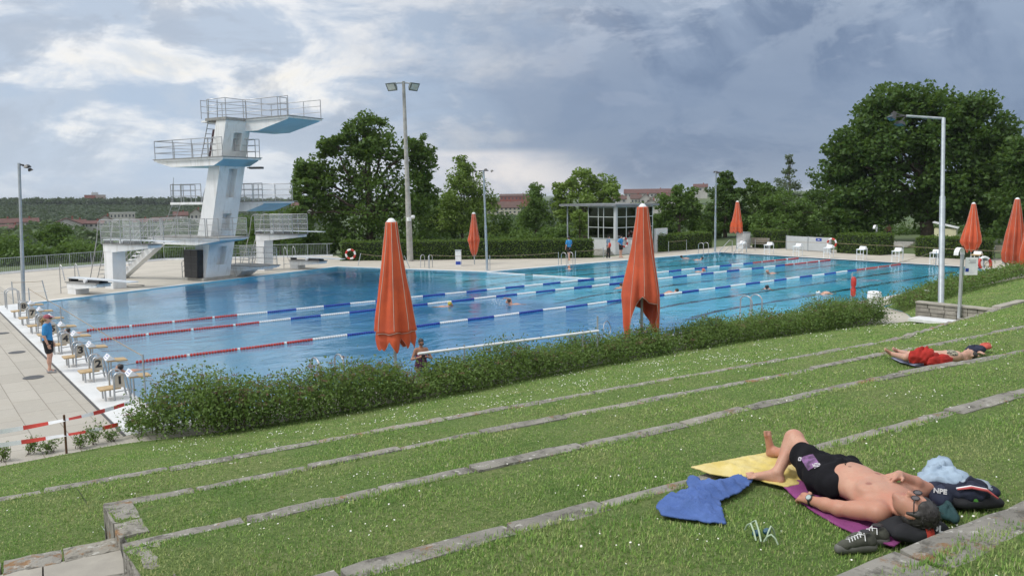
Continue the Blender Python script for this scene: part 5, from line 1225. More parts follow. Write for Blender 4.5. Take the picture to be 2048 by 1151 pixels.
parasol('big orange parasol with a long trailing flap, in the middle of the hedge', (pB[0], pB[1], 0), 4.52, [(4.45, .15), (3.8, .235), (2.8, .375), (2.1, .50), (1.7, .55), (1.2, .53), (.8, .50), (.3, .44)], [.6, .9, 1.2, 1.3, 1.2, .8, .42, .33, .72, 1.50, 1.72, 1.52, 1.48, 1.0, .50, .45], 5, mt=ORANGE2, ph=.1, fold=.13)
p3 = at(949, 528, 0)
parasol('slim orange parasol in front of the long clipped hedge', (p3[0], p3[1], 0), 3.68, [(3.6, .11), (2.9, .20), (2.2, .30), (1.7, .40), (1.5, .33), (1.0, .24), (.6, .12)], [.75, .55, .8, .6, .7, .5, .78, .62, .7, .55, .85, .6, .72, .5, .8, .6], 7, ph=.2, mt=ORANGE2)
p4 = at(1473, 497, 0)
parasol('smallest orange parasol, at the far corner above the white cabinet', (p4[0], p4[1], 0), 4.15, [(4.1, .12), (3.3, .24), (2.4, .40), (1.9, .46), (1.6, .5), (1.3, .48)], [1.55, 1.3, 1.6, 1.32, 1.5, 1.28, 1.6, 1.35, 1.55, 1.3, 1.6, 1.3, 1.5, 1.3, 1.58, 1.33], 8, valance=1.85, ph=.4)
p5 = at(1941, 522, 0)
parasol('orange parasol standing alone in front of the hedge right of the arm lamp', (p5[0], p5[1], 0), 4.0, [(3.9, .12), (3.2, .24), (2.4, .40), (1.7, .55), (1.3, .60), (.9, .42), (.5, .3)], [.9, .6, .85, .5, .9, 1.1, .8, .55, .9, .6, .8, .55, 1.0, .6, .9, .7], 9, ph=.2)
p6 = at(2026, 541, 0)
parasol('left one of the pair of tall orange parasols at the right edge', (p6[0], p6[1], 0), 4.35, [(4.3, .12), (3.4, .26), (2.4, .42), (1.6, .52), (1.0, .56), (.4, .45)], [.35, .5, .3, .55, .32, .6, .35, .5, .3, .4, .35, .55, .3, .5, .35, .45], 10, ph=.3, mt=ORANGE2)
p7 = at(2045, 548, 0)
parasol('right one of the pair of tall orange parasols, cut by the picture edge', (p7[0]+.2, p7[1]-.4, 0), 4.62, [(4.55, .12), (3.6, .3), (2.4, .46), (1.6, .58), (1.0, .6), (.4, .5)], [.3, .5, .25, .55, .32, .6, .3, .5, .3, .4, .3, .55, .25, .5, .3, .45], 12, ph=.1)

# ================================================================== POOLSIDE EQUIPMENT
def pool_ladder(label, x, y, ang, h=.86, wid=.62, reach=.75):
    """two bowed rails; ang = direction to the water"""
    t = thing('pool_ladder', label, 'pool ladder', (x, y, 0), 'stainless ladders into the pool'); d = np.array([math.cos(ang), math.sin(ang), 0]); s_ = np.array([-d[1], d[0], 0]); o = np.array([x, y, 0])
    for k in (-1, 1):
        p = [o-d*.42+s_*k*wid/2]; p += [o-d*.42+s_*k*wid/2+np.array([0, 0, h*.8])]
        p += [o+d*(-.42+.42*(1-math.cos(a))*.62)+s_*k*wid/2+np.array([0, 0, h*.8+math.sin(a)*h*.22]) for a in np.linspace(.4, math.pi*.86, 6)]
        p += [o+d*.12+s_*k*wid/2+np.array([0, 0, -.5])]
        MB().tube(p, .024, 7).build('handrail', STEEL, t)
    for q in (0, 1): mb = MB(); c = o+d*.12+np.array([0, 0, -.12-.28*q]); mb.box(tuple(c), (.10, wid, .03), ang); mb.build('rung', STEEL, t)
    return t
pool_ladder('pool ladder at the far left corner beside the last starting block', -.2, 21.9, 0)
e_bay = lambda s: (20.0+(25.2-20.0)*s, 31.0+(20.3-31.0)*s); ab = math.atan2(-(25.2-20.0), (20.3-31.0))-0.0
ab = math.atan2(*( -np.array([5.2, -10.7])[::1]))
bayn = math.atan2(-5.2/11.9, -10.7/11.9)
for u, v, lb in ((846, 536, 'pool ladder in the diving bay just right of the nearest big parasol'), (778, 535, 'pool ladder in the diving bay partly behind the nearest big parasol')):
    g = at(u, v, 0); pool_ladder(lb, g[0]+.25, g[1]+.1, math.pi+math.atan2(5.2, 10.7))
g = at(1127, 529, 0); pool_ladder('pool ladder beside the attendant walking with a bare leg', g[0], 20.25, -math.pi/2)
tag(COL.objects[-1]) if False else None
g = at(1412, 507, 0); pool_ladder('pool ladder in the far corner left of the slim lamp post', g[0], 20.25, -math.pi/2)
g = at(1440, 638, 0)
pool_ladder('pool ladder rising above the hedge right of the second big parasol', 20.6, -2.5, math.pi/2, h=1.0)
pool_ladder('pool ladder whose rails show above the reddish hedge at left', 3.6, -2.5, math.pi/2, h=1.0)
pool_ladder('pool ladder in front of the paired parasols at right', 48.2, -2.45, math.pi/2)
# broad entry stair rails in the far corner
t = thing('stair_rail', 'wide white stair rails leading into the far corner of the pool', 'stair rail', (48.6, 18.9, 0))
for y in (18.2, 19.6): MB().tube([(49.6, y, 0), (49.6, y, .95), (49.2, y, 1.0), (48.2, y, .35), (47.6, y, -.2)], .03, 7).tube([(49.6, y, .5), (49.3, y, .52), (48.5, y, 0)], .022, 6).build('handrail', STEEL, t)
# long handrail by the water in front of the hedge
a, b = at(836, 707, 1.0), at(1197, 661, 1.0)
t = thing('handrail', 'long white handrail beside the water, in front of the woman in purple', 'handrail', ((a[0]+b[0])/2, (a[1]+b[1])/2, 0))
MB().tube([a, b], .034, 8).build('rail', WPLAST, t)
for u, v in ((928, 695), (1160, 664)): p = at(u, v, 1.0); q = a+(b-a)*((p[0]-a[0])/(b[0]-a[0])); MB().tube([(q[0], q[1], 0), (q[0], q[1], 1.08)], .024, 6).build('post', GALV, t)
p = at(1195, 661, 1.0); MB().tube([(p[0], p[1], 0), (p[0], p[1], 1.42)], .024, 6).build('post', GALV, t)
c = at(1214, 657, .95); MB().torus(tuple(c), .22, .012, (.3, -.9, .1), 20, 5).build('grab_ring', STEEL, t)
# posts with ropes between
def rope_line(label, posts, hs, sag=.12, leans=None, grp='rope barriers round the pool'):
    t = thing('rope_barrier', label, 'rope barrier', (*posts[0], 0), grp); tops = []
    for i, (p, h) in enumerate(zip(posts, hs)):
        ln = (leans or {}).get(i, (0, 0)); tp = (p[0]+ln[0], p[1]+ln[1], h); tops.append(tp)
        MB().tube([(p[0], p[1], -.02), tp], .024, 6).build('post', GALV, t)
    for a, b in zip(tops[:-1], tops[1:]):
        A, B = np.array(a), np.array(b); MB().tube([A+(B-A)*s_-np.array([0, 0, sag*np.linalg.norm(B-A)*.25*4*s_*(1-s_)*.35+.04]) for s_ in np.linspace(0, 1, 12)], .013, 5).build('rope', ROPE, t)
    return t
P0 = lambda u, v: tuple(at(u, v, 0)[:2])
rope_line('rope between two leaning posts at the far left corner of the pool', [P0(27, 607), P0(96, 604)], [1.05, 1.05], .12, {1: (-.15, .2)})
rope_line('rope along the diving bay from the corner springboard to the mast', [P0(716, 531), P0(820, 536)], [.85, .85], .18, {0: (.35, .2), 1: (-.3, .2)})
rope_line('rope along the bay corner in front of the long hedge', [P0(859, 537), P0(980, 539), P0(1117, 530)], [.95, .95, .9], .12)
rope_line('rope from the ladder to the kiosk steps', [P0(1150, 529), P0(1207, 516)], [.95, .8], .12, {0: (.15, .1)})
rope_line('rope along the far hedge right of the kiosk', [(45.6, 22.9), (47.5, 22.6)], [.95, 1.0], .1)
rope_line('rope barrier behind the far starting blocks', [(52.6, 19.5), (52.6, 12.8), (52.4, 7.0), (52.3, .5)], [.9, .95, .95, .9], .07)
rope_line('rope across the near right corner of the pool', [P0(1703, 603), P0(1871, 534)], [1.3, 1.05], .05)
rope_line('wire from the corner post along the starting blocks', [(.12, .15), (.25, 12.9), (.2, 21.0)], [1.1, .95, .95], .02)
def ring(label, c, ax, r0=.34, stand=False):
    t = tag(MB().torus(tuple(c), r0, .075, ax, 32, 8, 0, 1, 4).build('life_ring', [RED, WPLAST]), label, 'life ring', 'life rings round the pool'); return t
g = hp(701, 522); c = atD(701, 508, math.hypot(g[0]-CAM[0], g[1]-CAM[1])-.3); ring('red and white life ring at the left end of the long hedge', c, (-.6, -.8, 0))
ring('red and white life ring on the wall of the glass kiosk', (KX+.9, KY-.12, .98), (0, -1, .05))
ring('red and white life ring at the right end of the grey gate', (54.15, 13.5, .78), (-1, -.1, 0))
# life-ring stand by the right parasols
q = at(1966, 556, .0); t = thing('life_ring_stand', 'white life-ring stand with a looped line, right of the shower', 'life ring stand', q)
MB().tube([q, q+[0, 0, 1.0]], .03, 6).build('post', GALV, t); MB().torus(tuple(q+[-.12, -.1, .82]), .34, .08, (-.5, -.8, .2), 28, 8, 0, 1, 2).build('ring', [WPLAST, RED], t)
MB().torus(tuple(q+[.3, -.12, .62]), .24, .02, (-.4, -.8, .1), 18, 5).build('line', ROPE, t)
q = at(1703, 606, .0); t = thing('rescue_can', 'red rescue float hanging on a post above the hedge', 'rescue float', q)
MB().tube([q+[.02, .06, 0], q+[.02, .06, 1.28]], .022, 6).build('post', GALV, t)
MB().lathe(tuple(q+[0, -.06, .30]), [(.04, 0), (.10, .06), (.11, .3), (.06, .40), (.11, .5), (.11, .76), (.05, .86)], 12).build('float', RED, t)
q = atD(1747, 632, 34.0); q[2] = .1; t = thing('waste_bin', 'white bin with a rounded top at the right end of the hedge', 'bin', q)
mb = MB(); mb.lathe(tuple(q), [(.26, 0), (.26, .68), (.24, .71), (.26, .73), (.24, .79), (.1, .82)], 18); mb.build('body', WPLAST, t); MB().box(tuple(q+[-.1, -.25, .6]), (.26, .05, .1), .35).build('flap', GALV, t)
q = at(917, 531, 0); t = thing('supply_cabinet', 'white box pillar with a blue sticker in front of the long hedge', 'cabinet', q)
MB().box(tuple(q+[0, 0, .53]), (.40, .40, 1.06), .9).build('body', WPLAST, t); an = .9
MB().box(tuple(q+[.0, 0, 1.08]), (.44, .44, .04), .9).build('lid', GALV, t)
dv = np.array([math.cos(.9+math.pi), math.sin(.9+math.pi), 0]); MB().box(tuple(q+dv*.205+[0, 0, .2]), (.01, .34, .22), .9).build('sticker', BLUE, t)
dv = np.array([math.cos(.9-math.pi/2), math.sin(.9-math.pi/2), 0]); MB().box(tuple(q+dv*.205+[0, 0, .2]), (.34, .01, .22), .9).build('sticker', BLUE, t)
q = atD(1487, 498, 72.5); q[2] = 0; t = thing('deck_cabinet', 'white cabinet under the smallest parasol', 'cabinet', q)
MB().box(tuple(q+[0, 0, .66]), (1.25, .6, 1.32), .15).build('body', WPLAST, t); MB().box(tuple(q+[0, 0, 1.345]), (1.31, .66, .05), .15).build('lid', GALV, t); MB().box(tuple(q+[-.05, -.305, .66]), (.012, .012, 1.2), .15).build('door_seam', DARKMETAL, t)
def bench(label, o, ang):
    t = thing('bench', label, 'bench', o, 'wooden benches at the far end'); M = Matrix.Translation(Vector(o)) @ Matrix.Rotation(ang, 4, 'Z'); G = mat('grey_wood', (.26, .235, .20), .8, (.19, .17, .145), 4)
    mb = MB(); [mb.box((0, y, .44), (1.8, .10, .04), M=M) for y in (-.2, -.08, .04, .16)]; mb.build('seat', G, t)
    mb = MB(); [mb.box((0, .25+.03*k, .58+.14*k), (1.8, .035, .11), M=M) for k in range(3)]; mb.build('backrest', G, t)
    for x in (-.8, .8):
        for y in (-.18, .2): MB().tube([tuple(M @ Vector((x, y, 0))), tuple(M @ Vector((x, y, .42 if y < 0 else .9)))], .028, 6).build('leg', GALV, t)
bench('grey wooden bench beside the white cabinet in the far corner', (54.6, 20.6, 0), -1.35); bench('grey wooden bench half hidden by the paired parasols', tuple(at(2008, 518, 0)), -1.75)
t = thing('gate', 'light grey double gate with a small blue sign at the far end', 'gate', (54.75, 15.95, 0)); A, B = np.array([55.1, 18.15]), np.array([54.45, 13.75]); d = B-A; an = math.atan2(d[1], d[0]); L = np.linalg.norm(d)
GATEM = mat('grey_sheet_metal', (.47, .50, .52), .55, (.40, .43, .45), 1.2)
for k in range(2): c = A+d*(.25+.5*k); mb = MB(); mb.box((c[0], c[1], .62), (L/2-.04, .05, 1.1), an); mb.build('panel', GATEM, t)
for s in (0, .5, 1): c = A+d*s; MB().box((c[0], c[1], .6), (.09, .09, 1.2), an).build('post', GALV, t)
sg = A+d*.74; mb = MB(); nv = np.array([math.sin(an), -math.cos(an)]); nv = nv*(-1 if nv[0] > 0 else 1)
mb.box((sg[0]+nv[0]*.035, sg[1]+nv[1]*.035, .98), (.55, .015, .22), an); so_ = mb.build('sign', BLUE, t)
mb = MB(); mb.box((sg[0]+nv[0]*.046, sg[1]+nv[1]*.046, .98), (.2, .006, .05), an); mb.build('print', WPLAST, so_)
# pale shed, curved shower at the back, wall, shower, bollard
q = atD(1891, 474, 76); q[2] = 0; t = thing('shed', 'small pale yellow shed with a slanting white roof behind the hedge', 'shed', q); SH = mat('pale_yellow_boards', (.62, .60, .40), .7, (.54, .52, .35), 2)
an = .35; MB().box(tuple(q+[0, 0, .83]), (2.0, 1.6, 1.66), an).build('wall', SH, t)
M = Matrix.Translation(Vector(q)) @ Matrix.Rotation(an, 4, 'Z'); mb = MB(); mb.hexa([tuple(M @ Vector(p)) for p in ((-1.15, -.95, 1.67), (1.15, -.95, 1.67), (1.15, .95, 2.15), (-1.15, .95, 2.15))], [tuple(M @ Vector(p)) for p in ((-1.15, -.95, 1.73), (1.15, -.95, 1.73), (1.15, .95, 2.21), (-1.15, .95, 2.21))]); mb.build('roof', WPLAST, t)
mb = MB(); mb.box((0.28, -.81, .83), (.04, .03, 1.6), M=M); mb.build('corner_board', WPLAST, t)
def shower(label, q, h, s_, ang, extra=False):
    t = thing('shower', label, 'shower', q, 'curved outdoor showers'); d = np.array([math.cos(ang), math.sin(ang), 0]); q = np.array(q)
    MB().box(tuple(q+[0, 0, h/2]), (.115*s_, .085*s_, h), ang).build('column', mat('brushed_steel', (.50, .52, .54), .4, (.42, .44, .46), 3, metal=.4), t)
    mb = MB(); r = .24*s_; pts = [q+d*(r-r*math.cos(a))+np.array([0, 0, h-.02+r*math.sin(a)]) for a in np.linspace(0, math.pi, 9)]
    for A, B in zip(pts[:-1], pts[1:]):
        sd = np.array([-d[1], d[0], 0])*.08*s_; u_ = np.array([0, 0, .025]); mb.hexa([A-sd, B-sd, B+sd, A+sd], [A-sd+u_, B-sd+u_, B+sd+u_, A+sd+u_])
    mb.build('hood', WPLAST, t); return t
q = at(1918, 636, .3); t = shower('outdoor shower with a curved white hood and a notice, by the stone wall', q, 2.28, 1.0, CY+2.2)
nb = Vector((-_fw[0], -_fw[1], 0)).normalized(); c = Vector(q)+nb*.14+Vector((.12, -.08, 1.83))
M = frame((0, 0, 1), (0, 0, 1), c) if False else frame(Vector((0, 0, 1)).cross(nb)*1.0, (0, 0, 1), c)
mb = MB(); mb.box((.12, .03, 0), (.44, .62, .015), M=M); o = mb.build('notice', WPLAST, t)
mb = MB(); mb.box((-.03, -.10, .010), (.12, .12, .006), M=M); mb.build('pictogram', BLUE, o)
mb = MB(); [mb.box((.14+.02*(k % 2), .24-.05*k, .010), (.26-.05*(k % 2), .014, .005), M=M) for k in range(3)]; mb.build('text_line', mat('grey_print', (.2, .2, .22), .6), o)
MB().lathe(tuple(q+[0, 0, -.1]), [(.03, 0), (.03, .1)], 6).build('foot', GALV, t)
a, b = np.array(at(1836, 631, .26)), np.array(at(1922, 638, .30)); dd = b-a; an = math.atan2(dd[1], dd[0]); c = (a+b)/2
tag(MB().box((c[0]-.35, c[1], .2), (np.linalg.norm(dd), .85, .1), an).build('shower_tray', WPLAST), 'white shower tray at the foot of the stone wall', 'shower tray')
q = atD(1753, 470, 76); q[2] = 0; shower('far curved white shower above the clipped bush right of the gate', q, 1.62, 1.2, CY+2.3)
# retaining wall of coursed stone
WST = mat('coursed_stone', (.34, .315, .275), .9, (.22, .205, .18), 3.5, bump=.012, bscale=14, coords='P'); 
t = thing('retaining_wall', 'low coursed stone retaining wall behind the shower', 'stone wall', (25.2, -8, 0)); A, B = np.array([25.42, -6.5]), np.array([25.34, -9.25]); mb = MB(); rnd = random.Random(9); L = np.linalg.norm(B-A); d = (B-A)/L; an = math.atan2(d[1], d[0]); nn = np.array([d[1], -d[0]])
for k in range(4):
    s = 0.0
    while s < L-.02:
        l = min(rnd.uniform(.3, .6), L-s); zb = .06+k*.155; hh = .148
        top = .70+.05*(s/L); c = A+d*(s+l/2)
        rough_block(mb, (c[0]-.10*0, c[1], zb+hh/2), (l-.012, .22+rnd.uniform(-.015, .015), hh), an, .004, (3, 2, 1), rnd); s += l
mb.build('stones', WST, t)
mb = MB(); rough_block(mb, ((A+B)[0]/2, (A+B)[1]/2, .72), (L+.05, .34, .07), an, .006, (12, 2, 1), rnd); mb.build('coping', SLAB, t)
mb = MB(); c2 = np.array([26.9, -9.3]); rough_block(mb, (26.7, -9.15, .76), (2.6, .3, .12), .02, .008, (8, 2, 1), rnd); tag(mb.build('stone_kerb', SLAB), 'pale kerb stones running right from the end of the stone retaining wall', 'stone kerb')
q = at(1853, 604, .05); tag(MB().box(tuple(q+[0, 0, .22]), (.14, .14, .5), .4).box(tuple(q+[0, 0, .49]), (.34, .2, .06), .4).build('short_post', CONC), 'short stone post at the start of the right hedge', 'post')
q = at(1775, 494, .0); mb = MB(); [mb.box((q[0]+.5+.5*k, q[1], .1+.13*k), (.5, 3.0, .14), .1) for k in range(3)]; tag(mb.build('garden_steps', CONC), 'flat grey steps through the gap between the far clipped bushes', 'steps')
# manholes and drain rings
for u, v, r, lb in ((5, 666, .22, 'dark drain cover at the left picture edge'), (34, 704, .24, 'dark drain cover left of the standing woman'), (67, 754, .26, 'dark drain cover below the standing woman'), (267, 572, .55, 'dark drain ring in the deck beside the low left springboard')):
    q = at(u, v, 0.004); mb = MB()
    if r < .5: mb.lathe(tuple(q), [(r, 0), (r, .006)], 18)
    else: mb.torus((q[0], q[1], .006), r, .03, (0, 0, 1), 26, 6)
    tag(mb.build('drain_cover', DARKMETAL), lb, 'drain cover', 'drain covers in the deck')
q = at(40, 584, .006); tag(MB().box((q[0], q[1], .006), (2.6, .1, .008), -.3).build('deck_stripe', GUTTER), kind='structure')
# barrier tape on a rusty post
RUST = mat('rusty_iron', (.075, .035, .02), .9, (.12, .06, .03), 14); TAPE_W = WPLAST; TAPE_R = mat('red_tape', (.60, .05, .03), .5, (.5, .04, .025), 3)
q = at(133, 906, .0); pt = atD(128, 829, math.hypot(q[0]-CAM[0], q[1]-CAM[1])); tag(MB().tube([q-np.array([0, 0, .1]), pt], .022, 6).build('barrier_post', RUST), 'thin rusty post holding the barrier tape at left', 'post')
def tape(label, pts, seg=.42):
    t = thing('barrier_tape', label, 'barrier tape', (pts[0][0], pts[0][1], pts[0][2]), 'red and white barrier tapes'); s0 = 0; cur = [None, None]
    def flush():
        if cur[0] is not None: cur[0].build('red_stretch' if cur[1] else 'white_stretch', TAPE_R if cur[1] else TAPE_W, t)
    for a, b in zip(pts[:-1], pts[1:]):
        A, B = np.array(a), np.array(b); L = np.linalg.norm(B-A); n_ = int(L/.07)
        def pt(s_): return A+(B-A)*s_-np.array([0, 0, .10*4*s_*(1-s_)*L*.12])
        for i in range(n_):
            s1, s2 = i/n_, (i+1)/n_; p, q_ = pt(s1), pt(s2); tw = .9+.5*math.sin((s0+s1*L)*2.2); up = np.array([0, .04*math.cos(tw), .04*math.sin(tw)])
            k = int((s0+s1*L)/seg) % 2
            if k != cur[1]: flush(); cur[0], cur[1] = MB(), k
            mb = cur[0]
            e = np.array([0, .0012, 0]); mb.hexa([p-up-e, q_-up-e, q_-up+e, p-up+e], [p+up-e, q_+up-e, q_+up+e, p+up+e])
        s0 += L
    flush()
tape('upper red and white barrier tape from the left edge to the hedge', [atD(-120, 880, 16.4), tuple(pt-np.array([0, 0, .10])), atD(268, 801, 19.3)])
tape('lower red and white barrier tape from the left edge to the hedge', [atD(-120, 903, 16.3), tuple(q+(pt-q)*.48), atD(236, 848, 18.0)])
# ================================================================== FIGURES: smooth bodies from blended limbs
def C(a, b, r0, r1, k=.03): return ('c', np.array(a, float), np.array(b, float), r0, r1, k)
def E(c, r, R_=None, k=.03): return ('e', np.array(c, float), np.array(r, float), R_, k)
def sdf_mesh(prims, res, pad=.05):
    lo = np.min([np.minimum(p[1]-p[3], p[2]-p[4]) if p[0] == 'c' else p[1]-max(p[2]) for p in prims], 0)-pad
    hi = np.max([np.maximum(p[1]+p[3], p[2]+p[4]) if p[0] == 'c' else p[1]+max(p[2]) for p in prims], 0)+pad
    n = np.ceil((hi-lo)/res).astype(int)+1; G = np.full(n, 1.0)
    ax = [lo[i]+res*np.arange(n[i]) for i in range(3)]
    for p in prims:
        k = p[-1]; m = k+2.5*res+.01
        if p[0] == 'c': l_, h_ = np.minimum(p[1]-p[3], p[2]-p[4]), np.maximum(p[1]+p[3], p[2]+p[4])
        else: l_, h_ = p[1]-max(p[2]), p[1]+max(p[2])
        i0 = np.maximum(np.floor((l_-m-lo)/res).astype(int), 0); i1 = np.minimum(np.ceil((h_+m-lo)/res).astype(int)+1, n)
        X = np.stack(np.meshgrid(*[ax[i][i0[i]:i1[i]] for i in range(3)], indexing='ij'), -1)
        if p[0] == 'c':
            ba = p[2]-p[1]; t = np.clip(((X-p[1])@ba)/max(ba@ba, 1e-12), 0, 1); d = np.linalg.norm(X-p[1]-t[..., None]*ba, axis=-1)-(p[3]+(p[4]-p[3])*t)
        else:
            q = X-p[1]
            if p[3] is not None: q = q@np.array(p[3])
            k0 = np.linalg.norm(q/p[2], axis=-1); k1 = np.linalg.norm(q/p[2]**2, axis=-1)+1e-9; d = k0*(k0-1)/k1
        sl_ = tuple(slice(i0[i], i1[i]) for i in range(3)); g = G[sl_]
        h = np.clip(.5+.5*(g-d)/max(k, 1e-6), 0, 1); G[sl_] = np.where(np.abs(g-d) < k, g*(1-h)+d*h-k*h*(1-h), np.minimum(g, d))
    ins = G < 0; nx, ny, nz = n-1
    cnt = np.zeros((nx, ny, nz), int); acc = np.zeros((nx, ny, nz, 3)); sl3 = lambda o: tuple(slice(o[i], o[i]+(n-1)[i]) for i in range(3))
    corners = [(a, b, c) for a in (0, 1) for b in (0, 1) for c in (0, 1)]
    for a in corners:
        for i in range(3):
            if a[i] == 0:
                b = list(a); b[i] = 1; ga, gb = G[sl3(a)], G[sl3(b)]; cr = (ga < 0) != (gb < 0)
                t = np.where(cr, ga/(ga-gb+1e-12*(ga == gb)), 0); pt = np.zeros((nx, ny, nz, 3)); pt[:] = a; pt[..., i] += t
                cnt += cr; acc += np.where(cr[..., None], pt, 0)
    act = cnt > 0; ids = np.full(act.shape, -1); ids[act] = np.arange(act.sum()); I = np.argwhere(act)
    V = lo+res*(I+acc[act]/cnt[act][:, None]); F = []
    for i in range(3):
        j, k = (i+1) % 3, (i+2) % 3
        a = [slice(1, None)]*3; a[i] = slice(0, -1)
        sa = [slice(1, n[q]-1) for q in range(3)]; sa[i] = slice(0, n[i]-1); sb = list(sa); sb[i] = slice(1, n[i])
        A, B = ins[tuple(sa)], ins[tuple(sb)]
        for flip in (0, 1):
            e = np.argwhere((A & ~B) if not flip else (~A & B))
            if not len(e): continue
            e = e+np.array([0 if q == i else 1 for q in range(3)])
            def cid(dj, dk):
                c = e.copy(); c[:, j] -= dj; c[:, k] -= dk; return ids[c[:, 0], c[:, 1], c[:, 2]]
            q = np.stack([cid(1, 1), cid(0, 1), cid(0, 0), cid(1, 0)], 1); F.append(q if not flip else q[:, ::-1])
    return V, np.concatenate(F)
def blob(name, prims, res, m, parent=None, origin=None, relax=1):
    V, F = sdf_mesh(prims, res)
    for _ in range(relax):
        s_ = np.zeros_like(V); c = np.zeros(len(V))
        for a, b in ((0, 1), (1, 2), (2, 3), (3, 0)):
            np.add.at(s_, F[:, a], V[F[:, b]]); np.add.at(s_, F[:, b], V[F[:, a]]); np.add.at(c, F[:, a], 1); np.add.at(c, F[:, b], 1)
        V = V*.5+.5*s_/c[:, None]
    return npmesh(name, V, F, m, parent, origin if origin is not None else (0, 0, 0), smooth=True)
def skinmat(name, c, c2, red=None):
    if name in MATS: return MATS[name]
    m = mat(name, c, .48, c2, 7.0, .8, bump=.0012, bscale=160, spec=.4, sss=.12); return m
SKIN = skinmat('skin', (.50, .285, .205), (.42, .215, .155)); SKINP = skinmat('pale_skin', (.56, .345, .26), (.49, .275, .205)); SKINT = skinmat('tanned_skin', (.36, .185, .115), (.29, .14, .09))
HAIRD = mat('dark_hair', (.018, .014, .012), .5, (.045, .038, .034), 30); HAIRB = mat('blonde_hair', (.30, .19, .085), .55, (.22, .13, .06), 25); HAIRG = mat('greying_hair', (.013, .011, .010), .55, (.045, .042, .040), 45)
CLOTH = lambda nm, c: mat(nm, c, .85, tuple(q*.8 for q in c), 9, bump=.002, bscale=50)
TEE = CLOTH('blue_tee_cloth', (.035, .25, .56)); SHORTB = CLOTH('black_cloth', (.012, .012, .015)); CAPP = CLOTH('pink_cap_cloth', (.36, .10, .13)); PURP = CLOTH('plum_cloth', (.115, .022, .075)); NAVY = CLOTH('navy_cloth', (.016, .022, .05)); GREYS = CLOTH('grey_shoe_cloth', (.30, .30, .31))
def fingers(prims, wrist, palm_dir, palm_n, L=.18, spread=.018, curl=.35, r=.0085, k=.006, side=1):
    """palm, four unequal bent fingers and a thumb leaving the side of the palm"""
    d = np.array(palm_dir, float); d /= np.linalg.norm(d); nn = np.array(palm_n, float); nn -= d*(nn@d); nn /= np.linalg.norm(nn); s_ = np.cross(nn, d)*side
    w_ = np.array(wrist, float); pl = L*.52
    prims.append(C(w_, w_+d*pl*.55+s_*.012, .024, .027, .015)); prims.append(C(w_+d*pl*.25-s_*.014, w_+d*pl*.85-s_*.022, .017, .015, .014)); prims.append(C(w_+d*pl*.3+s_*.012, w_+d*pl*.88+s_*.018, .017, .015, .014))
    for i, ln in enumerate((.40, .47, .44, .34)):
        o = (1.5-i)*spread*1.05; a = w_+d*pl*.86+s_*o; b = a+(d*math.cos(curl*.5)-nn*math.sin(curl*.5)+s_*(1.5-i)*.06)*L*ln*.55; c = b+(d*math.cos(curl*1.6)-nn*math.sin(curl*1.6))*L*ln*.5
        prims.append(C(a, b, r*1.1, r, k)); prims.append(C(b, c, r, r*.82, k))
    a = w_+d*pl*.22+s_*.024; b = a+(d*.6+s_*.8-nn*.15)*L*.20; c = b+(d*.92+s_*.3-nn*.25)*L*.17
    prims.append(C(a, b, r*1.5, r*1.15, .01)); prims.append(C(b, c, r*1.1, r*.9, k))
def head_prims(c, up, fwd, s=1.0, k=.02, nose=True):
    up = np.array(up, float); up /= np.linalg.norm(up); f = np.array(fwd, float); f -= up*(f@up); f /= np.linalg.norm(f); r = np.cross(f, up); c = np.array(c, float)
    M = np.stack([r, f, up], 1)
    P = [E(c+up*.025*s-f*.008*s, np.array([.072, .092, .090])*s, M, k), E(c-up*.045*s+f*.020*s, np.array([.056, .066, .068])*s, M, k)]
    P.append(C(c-up*.095*s+f*.062*s, c-up*.085*s+f*.055*s, .024*s, .026*s, .02))                       # chin
    if nose:
        P.append(C(c+up*.012*s+f*.078*s, c-up*.028*s+f*.103*s, .009*s, .0125*s, .008)); P.append(C(c-up*.030*s+f*.088*s-r*.012*s, c-up*.030*s+f*.088*s+r*.012*s, .009*s, .009*s, .006))
        P.append(C(c+up*.026*s+f*.076*s-r*.035*s, c+up*.026*s+f*.076*s+r*.035*s, .010*s, .010*s, .012))     # brow
        P.append(C(c-up*.060*s+f*.080*s-r*.018*s, c-up*.060*s+f*.080*s+r*.018*s, .0085*s, .0085*s, .006))   # lips
        for q in (-1, 1): P.append(E(c-up*.005*s-f*.005*s+r*q*.074*s, np.array([.010, .019, .031])*s, M, .006))
    return P, (r, f, up)
